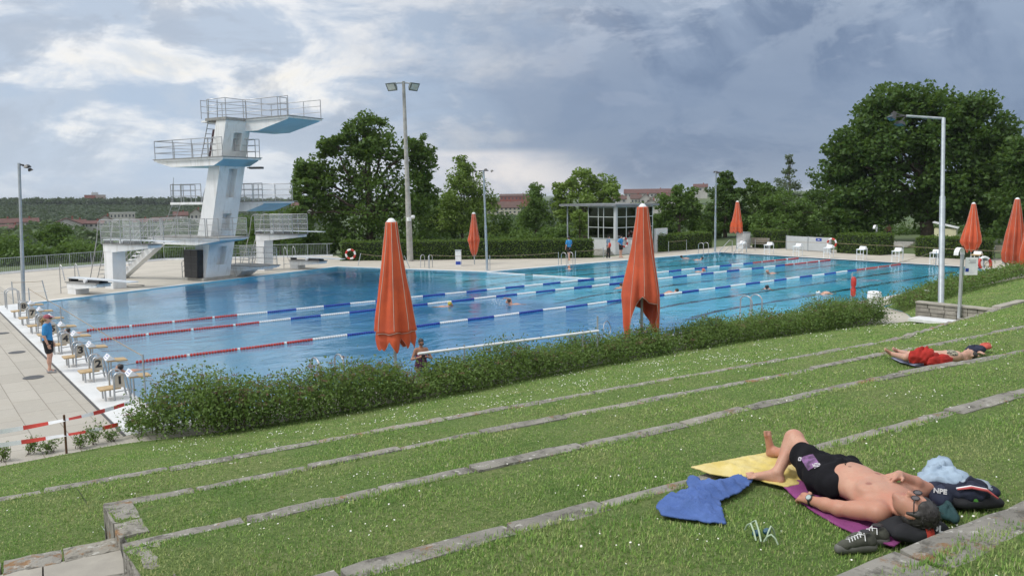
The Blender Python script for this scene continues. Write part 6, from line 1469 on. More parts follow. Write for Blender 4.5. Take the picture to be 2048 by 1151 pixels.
def figure(label, pos, face, h=1.70, skin=SKIN, shirt=None, shorts=None, hair=HAIRD, cap=None, shoes=None, pony=False, arms=('down', 'down'), stride=0.0, res=.016, group=None, hold=None, female=False, trousers=False, lean=0.0):
    """standing person; face = heading of the front (radians)"""
    s = h/1.70; t = thing('person', label, 'person', pos, group); o = np.array(pos, float)
    ca, sa = math.cos(face), math.sin(face)
    T = lambda x, y, z: o+np.array([(x*sa+y*ca), (-x*ca+y*sa), z])*s+np.array([ca, sa, 0])*lean*z*s      # x = to the right hand, y = forward
    A = np.array([[sa, ca, 0], [-ca, sa, 0], [0, 0, 1.]])
    P = []; hw = .095 if not female else .10; sw = .185 if not female else .165; wr = .130 if not female else .118
    P += [E(T(0, -.01, .93), (.165*s, .115*s, .13*s), A, .05), E(T(0, .0, 1.09), (wr*s, .10*s, .15*s), A, .06), E(T(0, 0, 1.27), (.165*s, .112*s, .17*s), A, .06), C(T(-sw*.8, 0, 1.385), T(sw*.8, 0, 1.385), .055*s, .055*s, .05), C(T(0, -.01, 1.40), T(0, .015, 1.51), .056*s, .05*s, .03)]
    hp_, _ = head_prims(T(0, .03, 1.59), (0, 0, 1), (ca, sa, 0), s*.98); P += hp_
    legs = []
    for q in (-1, 1):
        st = stride*q; hip = T(q*hw, 0, .90); kn = T(q*(hw-.005), .02+st*.45, .49); an = T(q*(hw-.01), -.02+st, .075+abs(st)*.02); toe = T(q*(hw+.015), .13+st, .028); heel = T(q*(hw-.01), -.055+st, .035)
        P += [C(hip, kn, .087*s, .056*s, .04), C(kn, an, .054*s, .036*s, .03), E(kn*.45+an*.55+(kn-an)*.22-np.array([ca, sa, 0])*.018*s, (.05*s, .055*s, .12*s), A, .03), C(an, heel, .036*s, .032*s, .02), C(heel, toe, .034*s, .028*s, .03), C(T(q*(hw+.0), .06+st, .045), toe, .034*s, .026*s, .02)]
        legs.append((hip, kn, an, heel, toe))
    wr_ = []
    for q, pose in zip((-1, 1), arms):
        sh = T(q*sw, 0, 1.375)
        if pose == 'down': el, wrp, pd = T(q*(sw+.055), -.02, 1.10), T(q*(sw+.05), .06, .86), T(q*(sw+.04), .11, .70)
        elif pose == 'hip': el, wrp, pd = T(q*(sw+.20), -.06, 1.14), T(q*(sw+.02), .05, 1.0), T(q*(sw-.10), .09, .96)
        elif pose == 'chest': el, wrp, pd = T(q*(sw+.12), .06, 1.12), T(q*.10, .21, 1.20), T(-q*.02, .24, 1.235)
        elif pose == 'swing': el, wrp, pd = T(q*(sw+.05), .05, 1.10), T(q*(sw+.06), .20, .92), T(q*(sw+.05), .28, .80)
        elif pose == 'back': el, wrp, pd = T(q*(sw+.09), -.10, 1.12), T(q*(sw+.13), -.17, .90), T(q*(sw+.14), -.19, .76)
        P += [C(sh, el, .050*s, .040*s, .04), C(el, wrp, .041*s, .027*s, .02)]
        fingers(P, wrp, pd-wrp, T(q*1.0, 0, 1)-T(0, 0, 1), .175*s, side=q, r=.0088); wr_.append((sh, el, wrp))
    blob('body', P, res, skin, t)
    g = .016*s; rc = max(.013, res)
    if shirt:
        Q = [E(T(0, -.01, .97), (.168*s+g*.6, .118*s+g, .085*s), A, .05), E(T(0, 0, 1.09), (wr*s+g*1.6, .10*s+g*1.3, .17*s), A, .06), E(T(0, 0, 1.27), (.165*s+g, .112*s+g, .165*s+g), A, .06), C(T(-sw*.8, 0, 1.385), T(sw*.8, 0, 1.385), .055*s+g, .055*s+g, .05)]
        for sh, el, w2 in wr_: Q.append(C(sh, sh+(el-sh)*.72, .05*s+g, .047*s+g*1.3, .03))
        blob('shirt', Q, rc, shirt, t)
    if shorts:
        Q = [E(T(0, -.01, .95), (.165*s+g, .115*s+g, .125*s), A, .05)]
        for (hip, kn, an, he, to) in legs:
            Q.append(C(hip, hip+(kn-hip)*(.62 if not trousers else 1.0), .087*s+g, (.078 if not trousers else .06)*s+g, .03))
            if trousers: Q.append(C(kn, an, .056*s+g, .05*s+g, .02))
        blob('trousers' if trousers else 'shorts', Q, rc, shorts, t)
    if shoes:
        for (hip, kn, an, he, to) in legs: blob('shoe', [C(he, to, .042*s, .036*s, .02), C(an-np.array([0, 0, .02]), he*.4+to*.6, .042*s, .034*s, .02)], .011, shoes, t)
    hc = T(0, .03, 1.59); f = np.array([ca, sa, 0])
    if cap:
        b = blob('cap', [E(hc+np.array([0, 0, .045*s])-f*.008, (.083*s, .10*s, .080*s), A, .02), E(hc+f*.13*s+np.array([0, 0, .050*s]), (.062*s, .07*s, .012*s), A, .02)], .010, cap, t)
    hq = [E(hc+np.array([0, 0, .047*s])-f*.016*s, (.082*s, .098*s, .086*s), A, .02), E(hc-f*.045*s-np.array([0, 0, .03*s]), (.07*s, .055*s, .07*s), A, .02)]
    if cap: hq[0] = E(hc-f*.03*s, (.077*s, .085*s, .075*s), A, .02)
    if pony: hq += [C(hc-f*.10*s+np.array([0, 0, .02]), hc-f*.155*s-np.array([0, 0, .05]), .028, .036, .02), C(hc-f*.155*s-np.array([0, 0, .05]), hc-f*.14*s-np.array([0, 0, .23]), .036, .014, .02)]
    blob('hair', hq, .012, hair, t)
    return t, T, wr_
rtA = math.atan2(_rt[1], _rt[0]); toCam = lambda p: math.atan2(CAM[1]-p[1], CAM[0]-p[0])
gp = at(101, 744, 0)
t, T, W_ = figure('woman in a blue tee, black shorts and pink cap standing behind the starting blocks', (gp[0], gp[1], 0.0), rtA+.22, 1.64, SKINP, TEE, SHORTB, HAIRB, CAPP, GREYS, True, ('down', 'down'), .035, .012, female=True)
MB().torus(tuple(W_[1][2]), .030, .009, W_[1][2]-W_[1][1], 16, 6).build('wristwatch', BLACK, t)
for q in (-1, 1): MB().box(tuple(T(q*.035, .118, 1.602)), (.05, .05, .03), rtA).build('sunglass_lens', BLACK, t)
wp = at(843, 739, 0)
t, T, W_ = figure('woman in a plum swimsuit standing hip-deep in the pool behind the white handrail', (wp[0], wp[1], -.74), toCam(wp)+.25, 1.62, SKINT, None, None, HAIRD, None, None, False, ('chest', 'chest'), 0, .012, female=True)
A_ = np.array([[math.sin(toCam(wp)+.25), math.cos(toCam(wp)+.25), 0], [-math.cos(toCam(wp)+.25), math.sin(toCam(wp)+.25), 0], [0, 0, 1.]])
blob('swimsuit', [E(T(0, -.01, .92), (.19, .145, .17), A_, .05), E(T(0, .01, 1.08), (.15, .13, .15), A_, .06), E(T(0, .02, 1.20), (.165, .135, .11), A_, .06), C(T(-.1, .06, 1.28), T(-.11, -.0, 1.42), .022, .022, .01), C(T(.1, .06, 1.28), T(.11, -.0, 1.42), .022, .022, .01)], .014, PURP, t)
MB().box(tuple(T(0, .112, 1.555)), (.12, .03, .035), toCam(wp)+.25+math.pi/2).build('sunglasses', BLACK, t)
MB().box(tuple(T(0, .255, 1.235)), (.10, .02, .06), toCam(wp)+.25+math.pi/2).build('phone', BLACK, t)
q = at(1138, 520, 0); figure('attendant in a blue tee walking barelegged along the deck in front of the long hedge', (q[0], q[1], 0), CY+.5, 1.76, SKINP, TEE, SHORTB, HAIRD, None, None, False, ('down', 'swing'), .16, .018, 'pool attendants in blue tees')
q = at(1236, 514, 0); figure('attendant with hands on hips, blue tee and black shorts, in front of the kiosk', (q[0], q[1]-.3, 0), toCam(q)+1.0, 1.70, SKINP, TEE, SHORTB, HAIRD, SHORTB, None, False, ('hip', 'hip'), 0, .018, 'pool attendants in blue tees', female=True)
q = at(1213, 516, 0); t, T, W_ = figure('attendant in dark trousers with a red bag standing at the left of the kiosk', (q[0], q[1]-.2, 0), rtA+.3, 1.74, SKINP, CLOTH('grey_blue_cloth', (.13, .20, .30)), SHORTB, HAIRD, SHORTB, WPLAST, False, ('down', 'back'), .06, .018, trousers=True)
blob('bag', [E(T(.26, -.02, 1.0), (.10, .14, .2), None, .03), C(T(.24, 0, 1.15), T(.14, 0, 1.4), .02, .02, .02)], .02, RED, t)
q = atD(1776, 494, 84); figure('far bather in dark shorts standing in the shade under the huge oak', (q[0], q[1], .0), toCam(q)+.6, 1.72, SKINT, None, CLOTH('dark_purple_cloth', (.05, .03, .06)), HAIRD, None, None, False, ('down', 'hip'), 0, .022)
# ---- swimmers: head, neck, shoulders and arms at the surface
SPL = mat('splash_foam', (.72, .80, .84), .3, (.6, .72, .8), 20)
def swimmer(label, u, v, head=HAIRD, heading=0.0, back=0.0, armup=False, s=1.0, low=0.0, skin=SKIN, splash=False):
    p = at(u, v, 0.05); o = np.array([p[0], p[1], -.035]); t = thing('swimmer', label, 'swimmer', o, 'swimmers in the pool'); f = np.array([math.cos(heading), math.sin(heading), 0]); r = np.array([f[1], -f[0], 0]); z = np.array([0, 0, 1.])
    hc = o+z*(.12-low); up = z*.8-f*.35 if back <= 0 else z*.4+f*.9
    P, _ = head_prims(hc, up, f if back <= 0 else -z*.6+f*.5, s); P += [C(hc-z*.05-f*.03, o-f*.14-z*.06, .055, .07, .03), C(o-f*.16+r*.16-z*.06, o-f*.16-r*.16-z*.06, .065, .065, .04), E(o-f*.36-z*(.07-back*.10), (.2, .2, .10), None, .06), C(o-f*.36-z*(.09-back*.1), o-f*.75-z*.12, .12, .10, .05)]
    for q in (-1, 1):
        sh = o-f*.16+r*q*.18-z*.05
        if armup and q > 0: el, w2 = sh+f*.05+z*.24+r*.10, sh+f*.30+z*.30+r*.10
        else: el, w2 = sh+f*.22+r*q*.10-z*.06, sh+f*.46+r*q*.05-z*.04
        P += [C(sh, el, .048, .04, .03), C(el, w2, .04, .028, .02)]; fingers(P, w2, f if not (armup and q > 0) else f-z*.5, z, .17, side=q)
    blob('body', P, .020, skin, t)
    M = np.stack([np.cross(f, up/np.linalg.norm(up)), f, up], 1)
    blob('hair', [E(hc+up*.045-f*.02, np.array([.092, .108, .092])*s, None, .02)], .014, head, t)
    if splash:
        rg = np.random.default_rng(int(u)); mb = MB()
        for i in range(26): c = o+f*rg.uniform(.2, .75)+r*rg.uniform(-.2, .3)+z*rg.uniform(.02, .22); mb.lathe(tuple(c), [(.004, -.02), (.02, 0), (.004, .02)], 5)
        mb.build('splash', SPL, t)
    return t
swimmer('dark-haired swimmer resting at the wall under starting block number 1', 238, 738, HAIRD, math.pi, skin=SKIN)
swimmer('dark-haired swimmer at the wall behind the pink-capped woman', 134, 664, HAIRD, math.pi+.4)
swimmer('crawl swimmer with one raised arm, between the two nearer lane ropes', 1016, 604, HAIRD, rtA+math.pi, 0, True, splash=True)
swimmer('swimmer in a yellow cap at the middle lane rope', 901, 608, mat('yellow_cap', (.45, .38, .05), .5), rtA+.2, low=.04)
swimmer('swimmer with wet dark hair left of the second big parasol', 1243, 571, HAIRD, CY-.6)
swimmer('swimmer with dark hair and bare back just right of the second big parasol', 1353, 582, HAIRD, rtA+.2, .8)
swimmer('bald swimmer in the third open lane, far right of centre', 1535, 544, SKIN, rtA+math.pi+.3, .3)
swimmer('swimmer in a black cap nearest the right stretch of the hedge', 1534, 575, BLACK, toCam((32, 4)), .2)
swimmer('far swimmer near the ladder at the far corner', 1404, 517, HAIRD, rtA, .2); swimmer('far swimmer left of the far corner ladder', 1363, 514, HAIRD, rtA+math.pi, .2)
swimmer('swimmer floating face down near the right end of the hedge', 1637, 584, WPLAST, rtA+math.pi, .9, low=.07, skin=SKINP)
swimmer('pink-capped swimmer beside the farthest lane rope, right of the parasol', 1408, 540, mat('pink_swim_cap', (.6, .16, .12), .5), rtA, low=.04, skin=SKINP)
swimmer('swimmer at the foot of the ladder below the walking attendant', 1138, 534, SKIN, CY, low=.04, skin=SKINP)
# ================================================================== MAN SUNBATHING IN THE FOREGROUND
Z0 = 2.815
mo = (.3, -17.6, Z0); man = thing('person', 'man in black swim shorts lying on his back, one knee up, hand on his chest', 'person', mo)
bx = np.array([-.32, -.95, 0.]); bx /= np.linalg.norm(bx); by = np.array([bx[1], -bx[0], 0]); by = -by if by[0] < 0 else by   # bx feet->head, by towards his right (+x)
BM = np.stack([by, bx, np.array([0, 0, 1.])], 1)
P = [E((.375, -17.50, 2.945), (.175, .135, .105), BM, .05), E((.325, -17.68, 2.945), (.165, .17, .098), BM, .07), E((.335, -17.66, 2.985), (.125, .13, .062), BM, .06), E((.255, -17.87, 2.940), (.185, .165, .092), BM, .07), E((.215, -17.97, 2.93), (.20, .085, .075), BM, .05),
     E((.165, -17.865, 3.005), (.075, .06, .028), BM, .05), E((.325, -17.825, 3.005), (.075, .06, .028), BM, .05), C((.195, -18.0, 2.945), (.10, -18.115, 2.955), .060, .056, .04)]
hc = np.array([.066, -18.175, 2.992]); ha = np.array([.26, -.93, -.02]); hf = np.array([-.20, .08, .97])
hpz, (hr, hf, hu) = head_prims(hc, ha, hf, 1.0); P += hpz
lsh, lel, lwr = np.array([.035, -17.985, 2.925]), np.array([.005, -17.755, 2.885]), np.array([.028, -17.545, 2.868])
P += [E(lsh, (.060, .060, .056), None, .05), C(lsh, lel, .052, .043, .04), C(lsh*.55+lel*.45, lsh*.35+lel*.65, .050, .046, .03), C(lel, lel*.55+lwr*.45, .043, .040, .03), C(lel*.55+lwr*.45, lwr, .040, .027, .02)]
fingers(P, lwr, (.30, .92, -.08), (-.55, .1, .8), .165, curl=1.0, side=-1)
rsh, rel, rwr = np.array([.435, -17.925, 2.925]), np.array([.70, -17.985, 2.895]), np.array([.445, -17.905, 3.035])
P += [E(rsh, (.062, .062, .055), None, .05), C(rsh, rel, .050, .042, .03), C(rel, rel*.5+rwr*.5, .042, .040, .02), C(rel*.5+rwr*.5, rwr, .040, .027, .02)]
fingers(P, rwr, (-.97, .14, .03), (.05, .05, 1), .175, curl=.28, side=1, spread=.020)
lh, lk, la = np.array([.275, -17.47, 2.925]), np.array([.45, -17.165, 3.085]), np.array([.262, -17.16, 2.885])
P += [C(lh, lk, .088, .060, .05), E(lk+np.array([.0, .005, .008]), (.056, .056, .054), None, .03), C(lk, la, .056, .034, .03), E(lk*.6+la*.4+np.array([.035, .015, -.015]), (.052, .050, .085), None, .04), C(la, la+np.array([.0, -.02, -.045]), .035, .030, .02), C(la+np.array([0, -.02, -.045]), (.185, -17.045, 2.845), .030, .022, .02), C(la+np.array([-.01, .02, -.01]), (.175, -17.05, 2.85), .032, .022, .02)]
for i in range(5): a = np.array([.150+.017*i, -17.056+.016*i, 2.845]); P.append(C(a, a+np.array([-.028, .030, -.004]), .0125 if i == 4 else .0085, .009, .004))
rh, rk, ra = np.array([.475, -17.45, 2.92]), np.array([.625, -17.15, 2.915]), np.array([.665, -16.87, 2.875])
P += [C(rh, rk, .086, .056, .05), C(rk, ra, .052, .034, .03), E(rk*.6+ra*.4+np.array([0, 0, -.02]), (.05, .085, .048), None, .03), C(ra, ra+np.array([.0, .035, -.02]), .034, .030, .02), C(ra+np.array([0, .03, -.01]), (.63, -16.83, 3.0), .032, .025, .02)]
for i in range(5): a = np.array([.600+.017*i, -16.832, 3.0-.003*i]); P.append(C(a, a+np.array([-.006, .004, .032]), .0125 if i == 0 else .0085, .009, .004))
def man_skin():
    m = skinmat('sunned_skin', (.52, .30, .215), (.45, .235, .165)); T = m.node_tree; b = next(n for n in T.nodes if n.type == 'BSDF_PRINCIPLED'); N_ = NT.__new__(NT); N_.t = T; N_.n = T.nodes; N_.l = T.links
    src = b.inputs['Base Color'].links[0].from_socket; v = N_.new('ShaderNodeNewGeometry').outputs['Position']
    x, y, z = N_.xyz(v); c = src
    arm = N_.m('MAXIMUM', N_.ss(x, .10, .03), N_.m('MAXIMUM', N_.ss(y, -17.93, -18.02), N_.ss(x, .44, .50)))
    c = N_.mix(N_.m('MULTIPLY', arm, .55), c, (.43, .19, .125))
    for p, r in (((.150, -17.862, 3.02), .020), ((.335, -17.822, 3.02), .020)):
        d = N_.vm('DISTANCE', N_.comb(x, y, 0.0), (p[0], p[1], 0.0)); c = N_.mix(N_.m('MULTIPLY', N_.ss(d, r*1.25, r*.6), .8), c, (.27, .105, .075))
    d = N_.vm('DISTANCE', N_.comb(x, y, 0.0), (.295, -17.66, 0.0)); c = N_.mix(N_.m('MULTIPLY', N_.ss(d, .016, .006), .7), c, (.20, .08, .055))
    d = N_.vm('DISTANCE', v, tuple(hc-hu*.06+hf*.085)); c = N_.mix(N_.m('MULTIPLY', N_.ss(d, .022, .010), .5), c, (.35, .11, .09))
    hairy = N_.m('MULTIPLY', N_.ss(N_.noise(v, 140, 3, .7), .55, .7), N_.m('MULTIPLY', N_.ss(y, -17.30, -17.22), .35)); c = N_.mix(hairy, c, (.16, .09, .06))
    beard = N_.m('MULTIPLY', N_.ss(N_.vm('DISTANCE', v, tuple(hc-hu*.085+hf*.04)), .07, .04), .30); c = N_.mix(beard, c, (.20, .13, .105))
    c = N_.mix(N_.m('MULTIPLY', N_.ss(N_.noise(v, 16, 5, .65), .45, .70), .38), c, (.50, .20, .135)); c = N_.mix(N_.m('MULTIPLY', N_.ss(N_.noise(v, 60, 4, .7), .52, .72), .25), c, (.30, .15, .10))
    neck = N_.ss(N_.vm('DISTANCE', v, (.13, -18.05, 2.99)), .13, .05); c = N_.mix(N_.m('MULTIPLY', neck, .28), c, (.48, .19, .135))
    T.links.new(c, b.inputs['Base Color']); return m
blob('body', P, .0062, man_skin(), man)
# swim shorts with a purple print on the left leg
SW = mat('black_swim_cloth', (.006, .006, .008), .9, (.010, .010, .013), 8, bump=.004, bscale=22, spec=.2)
q = .016
Ps = [E((.375, -17.50, 2.945), (.175+q, .135, .105+q), BM, .05), C((.20, -17.585, 2.94), (.525, -17.55, 2.95), .085, .085, .05), E((.355, -17.575, 2.955), (.165, .055, .105), BM, .05), C(lh, lh+(lk-lh)*.53, .088+q, .079+q*1.2, .04), C(rh, rh+(rk-rh)*.45, .086+q, .078+q*1.2, .04)]
sh_ = blob('swim_shorts', Ps, .008, SW, man)
rg = np.random.default_rng(4); me = sh_.data; co = np.zeros(len(me.vertices)*3); me.vertices.foreach_get('co', co); co = co.reshape(-1, 3)
nrm = np.zeros(len(me.vertices)*3); me.vertices.foreach_get('normal', nrm); nrm = nrm.reshape(-1, 3)
wv = .006*np.sin(co[:, 1]*55+co[:, 0]*20)+.005*np.sin(co[:, 0]*60-co[:, 2]*30); co += nrm*wv[:, None]; me.vertices.foreach_set('co', co.ravel()); me.update()
from mathutils.bvhtree import BVHTree
def decal(name, src, centre, ux, uy, w_, h_, m, parent, n=(10, 12), lift=.003, keep=None):
    """a print that follows the cloth: a small grid laid onto the surface along its own normal"""
    off = np.array(parent_origin(src)); bv = BVHTree.FromPolygons([tuple(np.array(v.co)+off) for v in src.data.vertices], [tuple(p.vertices) for p in src.data.polygons])
    ux, uy = Vector(ux).normalized(), Vector(uy).normalized(); nz = ux.cross(uy).normalized(); mb = MB(); V = []; 
    for j in range(n[1]+1):
        for i in range(n[0]+1):
            p = Vector(centre)+ux*w_*(i/n[0]-.5)+uy*h_*(j/n[1]-.5); h = bv.ray_cast(p+nz*.2, -nz, .5)
            V.append(tuple(h[0]+nz*lift) if h[0] is not None else tuple(p))
    F = [(j*(n[0]+1)+i, j*(n[0]+1)+i+1, (j+1)*(n[0]+1)+i+1, (j+1)*(n[0]+1)+i) for j in range(n[1]) for i in range(n[0]) if keep is None or keep(i, j)]
    mb.add(V, F, True); return mb.build(name, m, parent, recalc=False)
PRM = mat('purple_print', (.24, .115, .28), .8, (.012, .010, .014), 26, .75); WPR = mat('white_print', (.6, .58, .62), .8, (.3, .28, .32), 60)
thd = (lk-lh)/np.linalg.norm(lk-lh); c0 = lh+(lk-lh)*.34; vw = CAM-c0; vw /= np.linalg.norm(vw); sd = np.cross(thd, vw); sd /= np.linalg.norm(sd)
dc = decal('print', sh_, c0+vw*.09+sd*.008, thd, sd if np.dot(np.cross(thd, sd), vw) > 0 else -sd, .125, .085, PRM, sh_)
sdd = sd if np.dot(np.cross(thd, sd), vw) > 0 else -sd
decal('print_mark', sh_, c0+vw*.09-thd*.058+sdd*-.030, thd, sdd, .034, .046, WPR, dc, (5, 6), .0055, lambda i, j: (i*3+j*5) % 4 != 0)
decal('print_mark', sh_, c0+vw*.09+thd*.062+sdd*.040, thd, sdd, .030, .030, WPR, dc, (6, 6), .0055, lambda i, j: 2 <= (i-2.5)**2+(j-2.5)**2 <= 8)
MB().tube([(.30, -17.632, 3.05), (.325, -17.60, 3.085), (.345, -17.575, 3.088), (.35, -17.60, 3.062), (.33, -17.62, 3.055)], .0035, 5).build('drawstring', SW, sh_)
# hair, glasses, ear, watch
Mh = np.stack([hr, hf, hu], 1)
hair = blob('hair', [E(hc+hu*.050-hf*.014, (.082, .086, .084), Mh, .02), E(hc-hf*.045+hu*.01, (.076, .050, .080), Mh, .02), C(hc+hu*.045+hf*.052-hr*.03, hc+hu*.05+hf*.05+hr*.035, .024, .024, .02), C(hc+hu*.03-hr*.072+hf*.012, hc-hu*.02-hr*.073+hf*.012, .016, .011, .01), C(hc+hu*.03+hr*.072+hf*.012, hc-hu*.02+hr*.073+hf*.012, .016, .011, .01)], .007, HAIRG, man)
rg = np.random.default_rng(8); mb = MB()
for i in range(150):
    d = rg.normal(size=3); d /= np.linalg.norm(d); d = hr*d[0]+hf*d[1]*.9+hu*abs(d[2])-hf*.25
    if d@hf > .75*np.linalg.norm(d) and d@hu < .35: continue
    d /= np.linalg.norm(d); a = hc+hu*.045-hf*.015+d*.078; sw_ = rg.normal(size=3)*.012; tng = np.cross(d, rg.normal(size=3)); tng /= np.linalg.norm(tng)
    mb.tube([a, a+d*.010+tng*.012, a+d*.010+tng*.030+sw_*.5], [.0026, .0022, .001], 4, cap=False)
mb.build('hair_strands', HAIRG, hair, recalc=False)
g = thing('x', 'x', 'x') if False else None
ey = hc+hf*.096+hu*.010; mb = MB()
for s in (-1, 1):
    c = ey+hr*s*.033; mb.torus(tuple(c), .022, .0035, hf, 16, 5)
    mb.tube([ey+hr*s*.055, ey+hr*s*.074-hf*.008, hc+hr*s*.079+hu*.012+hf*.02, hc+hr*s*.079+hu*.006-hf*.018, hc+hr*s*.077-hu*.014-hf*.03], .0035, 5)
mb.tube([ey-hr*.011, ey+hf*.006, ey+hr*.011], .003, 5); gl = mb.build('glasses', BLACK, man)
for s in (-1, 1): mb = MB(); mb.box((0, 0, 0), (.04, .034, .002), M=frame(tuple(hr), tuple(hu), tuple(ey+hr*s*.033))); mb.build('lens', mat('dark_lens', (.05, .04, .04), .08, (.08, .06, .06), 5, spec=.9), gl)
wd = lwr-lel; wd /= np.linalg.norm(wd); wc = lwr-wd*.018; wt_ = MB().torus(tuple(wc), .031, .008, wd, 20, 6).build('watch_strap', BLACK, man)
up = np.array([-.72, -.1, .70]); up -= wd*(up@wd); up /= np.linalg.norm(up); M = frame(np.cross(wd, up), wd, wc+up*.036)
V_ = [tuple(M @ Vector((.021*math.cos(a), .021*math.sin(a), z))) for z in (-.006, .005) for a in np.linspace(0, 2*math.pi, 20, endpoint=False)]
MB().hexa(V_[:20], V_[20:]).build('watch_case', DARKMETAL, wt_); V_ = [tuple(M @ Vector((.016*math.cos(a), .016*math.sin(a), z))) for z in (.0052, .007) for a in np.linspace(0, 2*math.pi, 20, endpoint=False)]
MB().hexa(V_[:20], V_[20:]).build('watch_dial', mat('pale_dial', (.42, .50, .48), .2, (.3, .36, .36), 60), wt_)

# ================================================================== TOWELS, CLOTHES, BAGS, SHOES
def towelmat(nm, c, c2): return mat(nm, c, .95, c2, 5, bump=.006, bscale=90)
def towel(name, label, cat, px, z, m, seed, amp=.014, step=.022, group=None, hem=None, sink=None, raise_=None):
    """terry cloth spread on the grass: outline on the ground, folds as real height"""
    W = [at(u, v, z) for u, v in px]; P2 = [Vector((p[0], p[1])) for p in W]; rg = np.random.default_rng(seed)
    xs = [p.x for p in P2]; ys = [p.y for p in P2]; fine = []
    for a, b in zip(P2, P2[1:]+P2[:1]):
        k = max(1, int((b-a).length/step)); fine += [a.lerp(b, i/k)+Vector((rg.normal(), rg.normal()))*.002 for i in range(k)]
    ns = len(fine); pts = list(fine)
    for x in np.arange(min(xs), max(xs), step):
        for y in np.arange(min(ys), max(ys), step):
            q = Vector((x+rg.uniform(-.3, .3)*step, y+rg.uniform(-.3, .3)*step))
            if inside(q, fine) and min((q-f_).length for f_ in fine) > step*.5: pts.append(q)
    r_ = delaunay_2d_cdt(pts, [(i, (i+1) % ns) for i in range(ns)], [], 1, 1e-5)
    an = rg.uniform(0, 6, 8); fr = rg.uniform(16, 58, 8); fx = rg.normal(size=(8, 2)); fx /= np.linalg.norm(fx, axis=1)[:, None]
    def hz(x, y):
        h = 0
        for i in range(8): h += (1-abs(math.sin(fr[i]*.5*(fx[i, 0]*x+fx[i, 1]*y)+an[i]+.8*math.sin(7*x+i)+.7*math.sin(6*y-i))))**2.2*(.9/(1+i*.25))
        return amp*h
    V = []
    for v in r_[0]:
        e_ = min((Vector((v.x, v.y))-f_).length for f_ in fine); z_ = z+.012+hz(v.x, v.y)*(.16+.84*min(1, e_/.10))
        if sink: z_ = sink(v.x, v.y, z_)
        if raise_: z_ += raise_(v.x, v.y)
        V.append((v.x, v.y, z_))
    mb = MB(); mb.add(V, [tuple(f) for f in r_[2]], True); c = (sum(p[0] for p in W)/len(W), sum(p[1] for p in W)/len(W), z)
    o = mb.build(name, m, recalc=False, origin=c)
    for p in o.data.polygons:
        if p.normal.z < 0: p.flip()
    md = o.modifiers.new('terry', 'SOLIDIFY'); md.thickness = .010; md.offset = -1
    return tag(o, label, cat, group)
YT = towelmat('yellow_terry', (.60, .47, .13), (.66, .56, .26)); BT = towelmat('blue_terry', (.085, .155, .40), (.06, .115, .31)); PT = towelmat('magenta_terry', (.26, .055, .20), (.20, .04, .155))
towel('towel', 'yellow towel spread over the kerb under the sunbathing man\'s feet', 'towel', [(1380, 936), (1420, 950), (1465, 956), (1500, 958), (1540, 968), (1572, 976), (1620, 968), (1665, 960), (1690, 945), (1640, 918), (1600, 908), (1560, 904), (1535, 907), (1480, 917), (1430, 927)], 2.815, YT, 3, .022, .018)
towel('towel', 'crumpled blue towel on the grass left of the sunbathing man', 'towel', [(1312, 1015), (1322, 1032), (1360, 1040), (1410, 1048), (1452, 1050), (1446, 1030), (1440, 1005), (1470, 992), (1498, 975), (1506, 962), (1480, 958), (1440, 962), (1408, 972), (1395, 958), (1380, 953), (1372, 965), (1378, 980), (1350, 992), (1325, 1000)], 2.81, BT, 8, .046, .0125)
towel('towel', 'magenta towel lying under the sunbathing man', 'towel', [(1555, 962), (1584, 992), (1628, 1026), (1672, 1052), (1724, 1076), (1788, 1094), (1806, 1082), (1850, 1050), (1880, 1030), (1840, 1000), (1780, 975), (1700, 950), (1640, 950), (1590, 955)], 2.81, PT, 5, .008)
def heap(name, label, cat, c, r, rot, m, seed, amp=.03, n=46, group=None, parent=None, tilt=0.0):
    """a crumpled pile of cloth: closed lumpy body with sharp creases"""
    rg = np.random.default_rng(seed); V = []; F = []; nu, nv = n, n//2
    ph = rg.uniform(0, 6, (7,)); kx = rg.normal(size=(7, 3))*rg.uniform(9, 24, (7, 1))
    ca, sa = math.cos(rot), math.sin(rot)
    for j in range(nv+1):
        for i in range(nu):
            th, la = 2*math.pi*i/nu, -math.pi/2+math.pi*j/nv; d = np.array([math.cos(la)*math.cos(th), math.cos(la)*math.sin(th), math.sin(la)])
            p = d*np.array(r)*(1+.12*math.sin(3*th+ph[0])+.08*math.sin(5*th+ph[1]))
            cr = sum((1-abs(math.sin(kx[q]@p+ph[q]+1.3*math.sin(p[0]*14+q))))**2 for q in range(7))/3.2-.35
            p = p+d*amp*cr; p[2] = max(p[2], -r[2]*.5)
            V.append((c[0]+p[0]*ca-p[1]*sa, c[1]+p[0]*sa+p[1]*ca, c[2]+p[2]+tilt*p[0]))
    for j in range(nv):
        for i in range(nu): F.append((j*nu+i, j*nu+(i+1) % nu, (j+1)*nu+(i+1) % nu, (j+1)*nu+i))
    o = npmesh(name, V, F, m, parent, None if parent else tuple(c), smooth=True) if parent else npmesh(name, V, F, m, origin=tuple(c), smooth=True)
    return o if parent else tag(o, label, cat, group)
hcx = lambda u, v, h=0.0: at(u, v, 2.815+h)
LB = CLOTH('pale_blue_cloth', (.33, .43, .54)); DN = CLOTH('dark_navy_cloth', (.014, .019, .042)); BK = CLOTH('black_bag_cloth', (.013, .014, .018)); GRN = CLOTH('dark_teal_cloth', (.015, .055, .06))
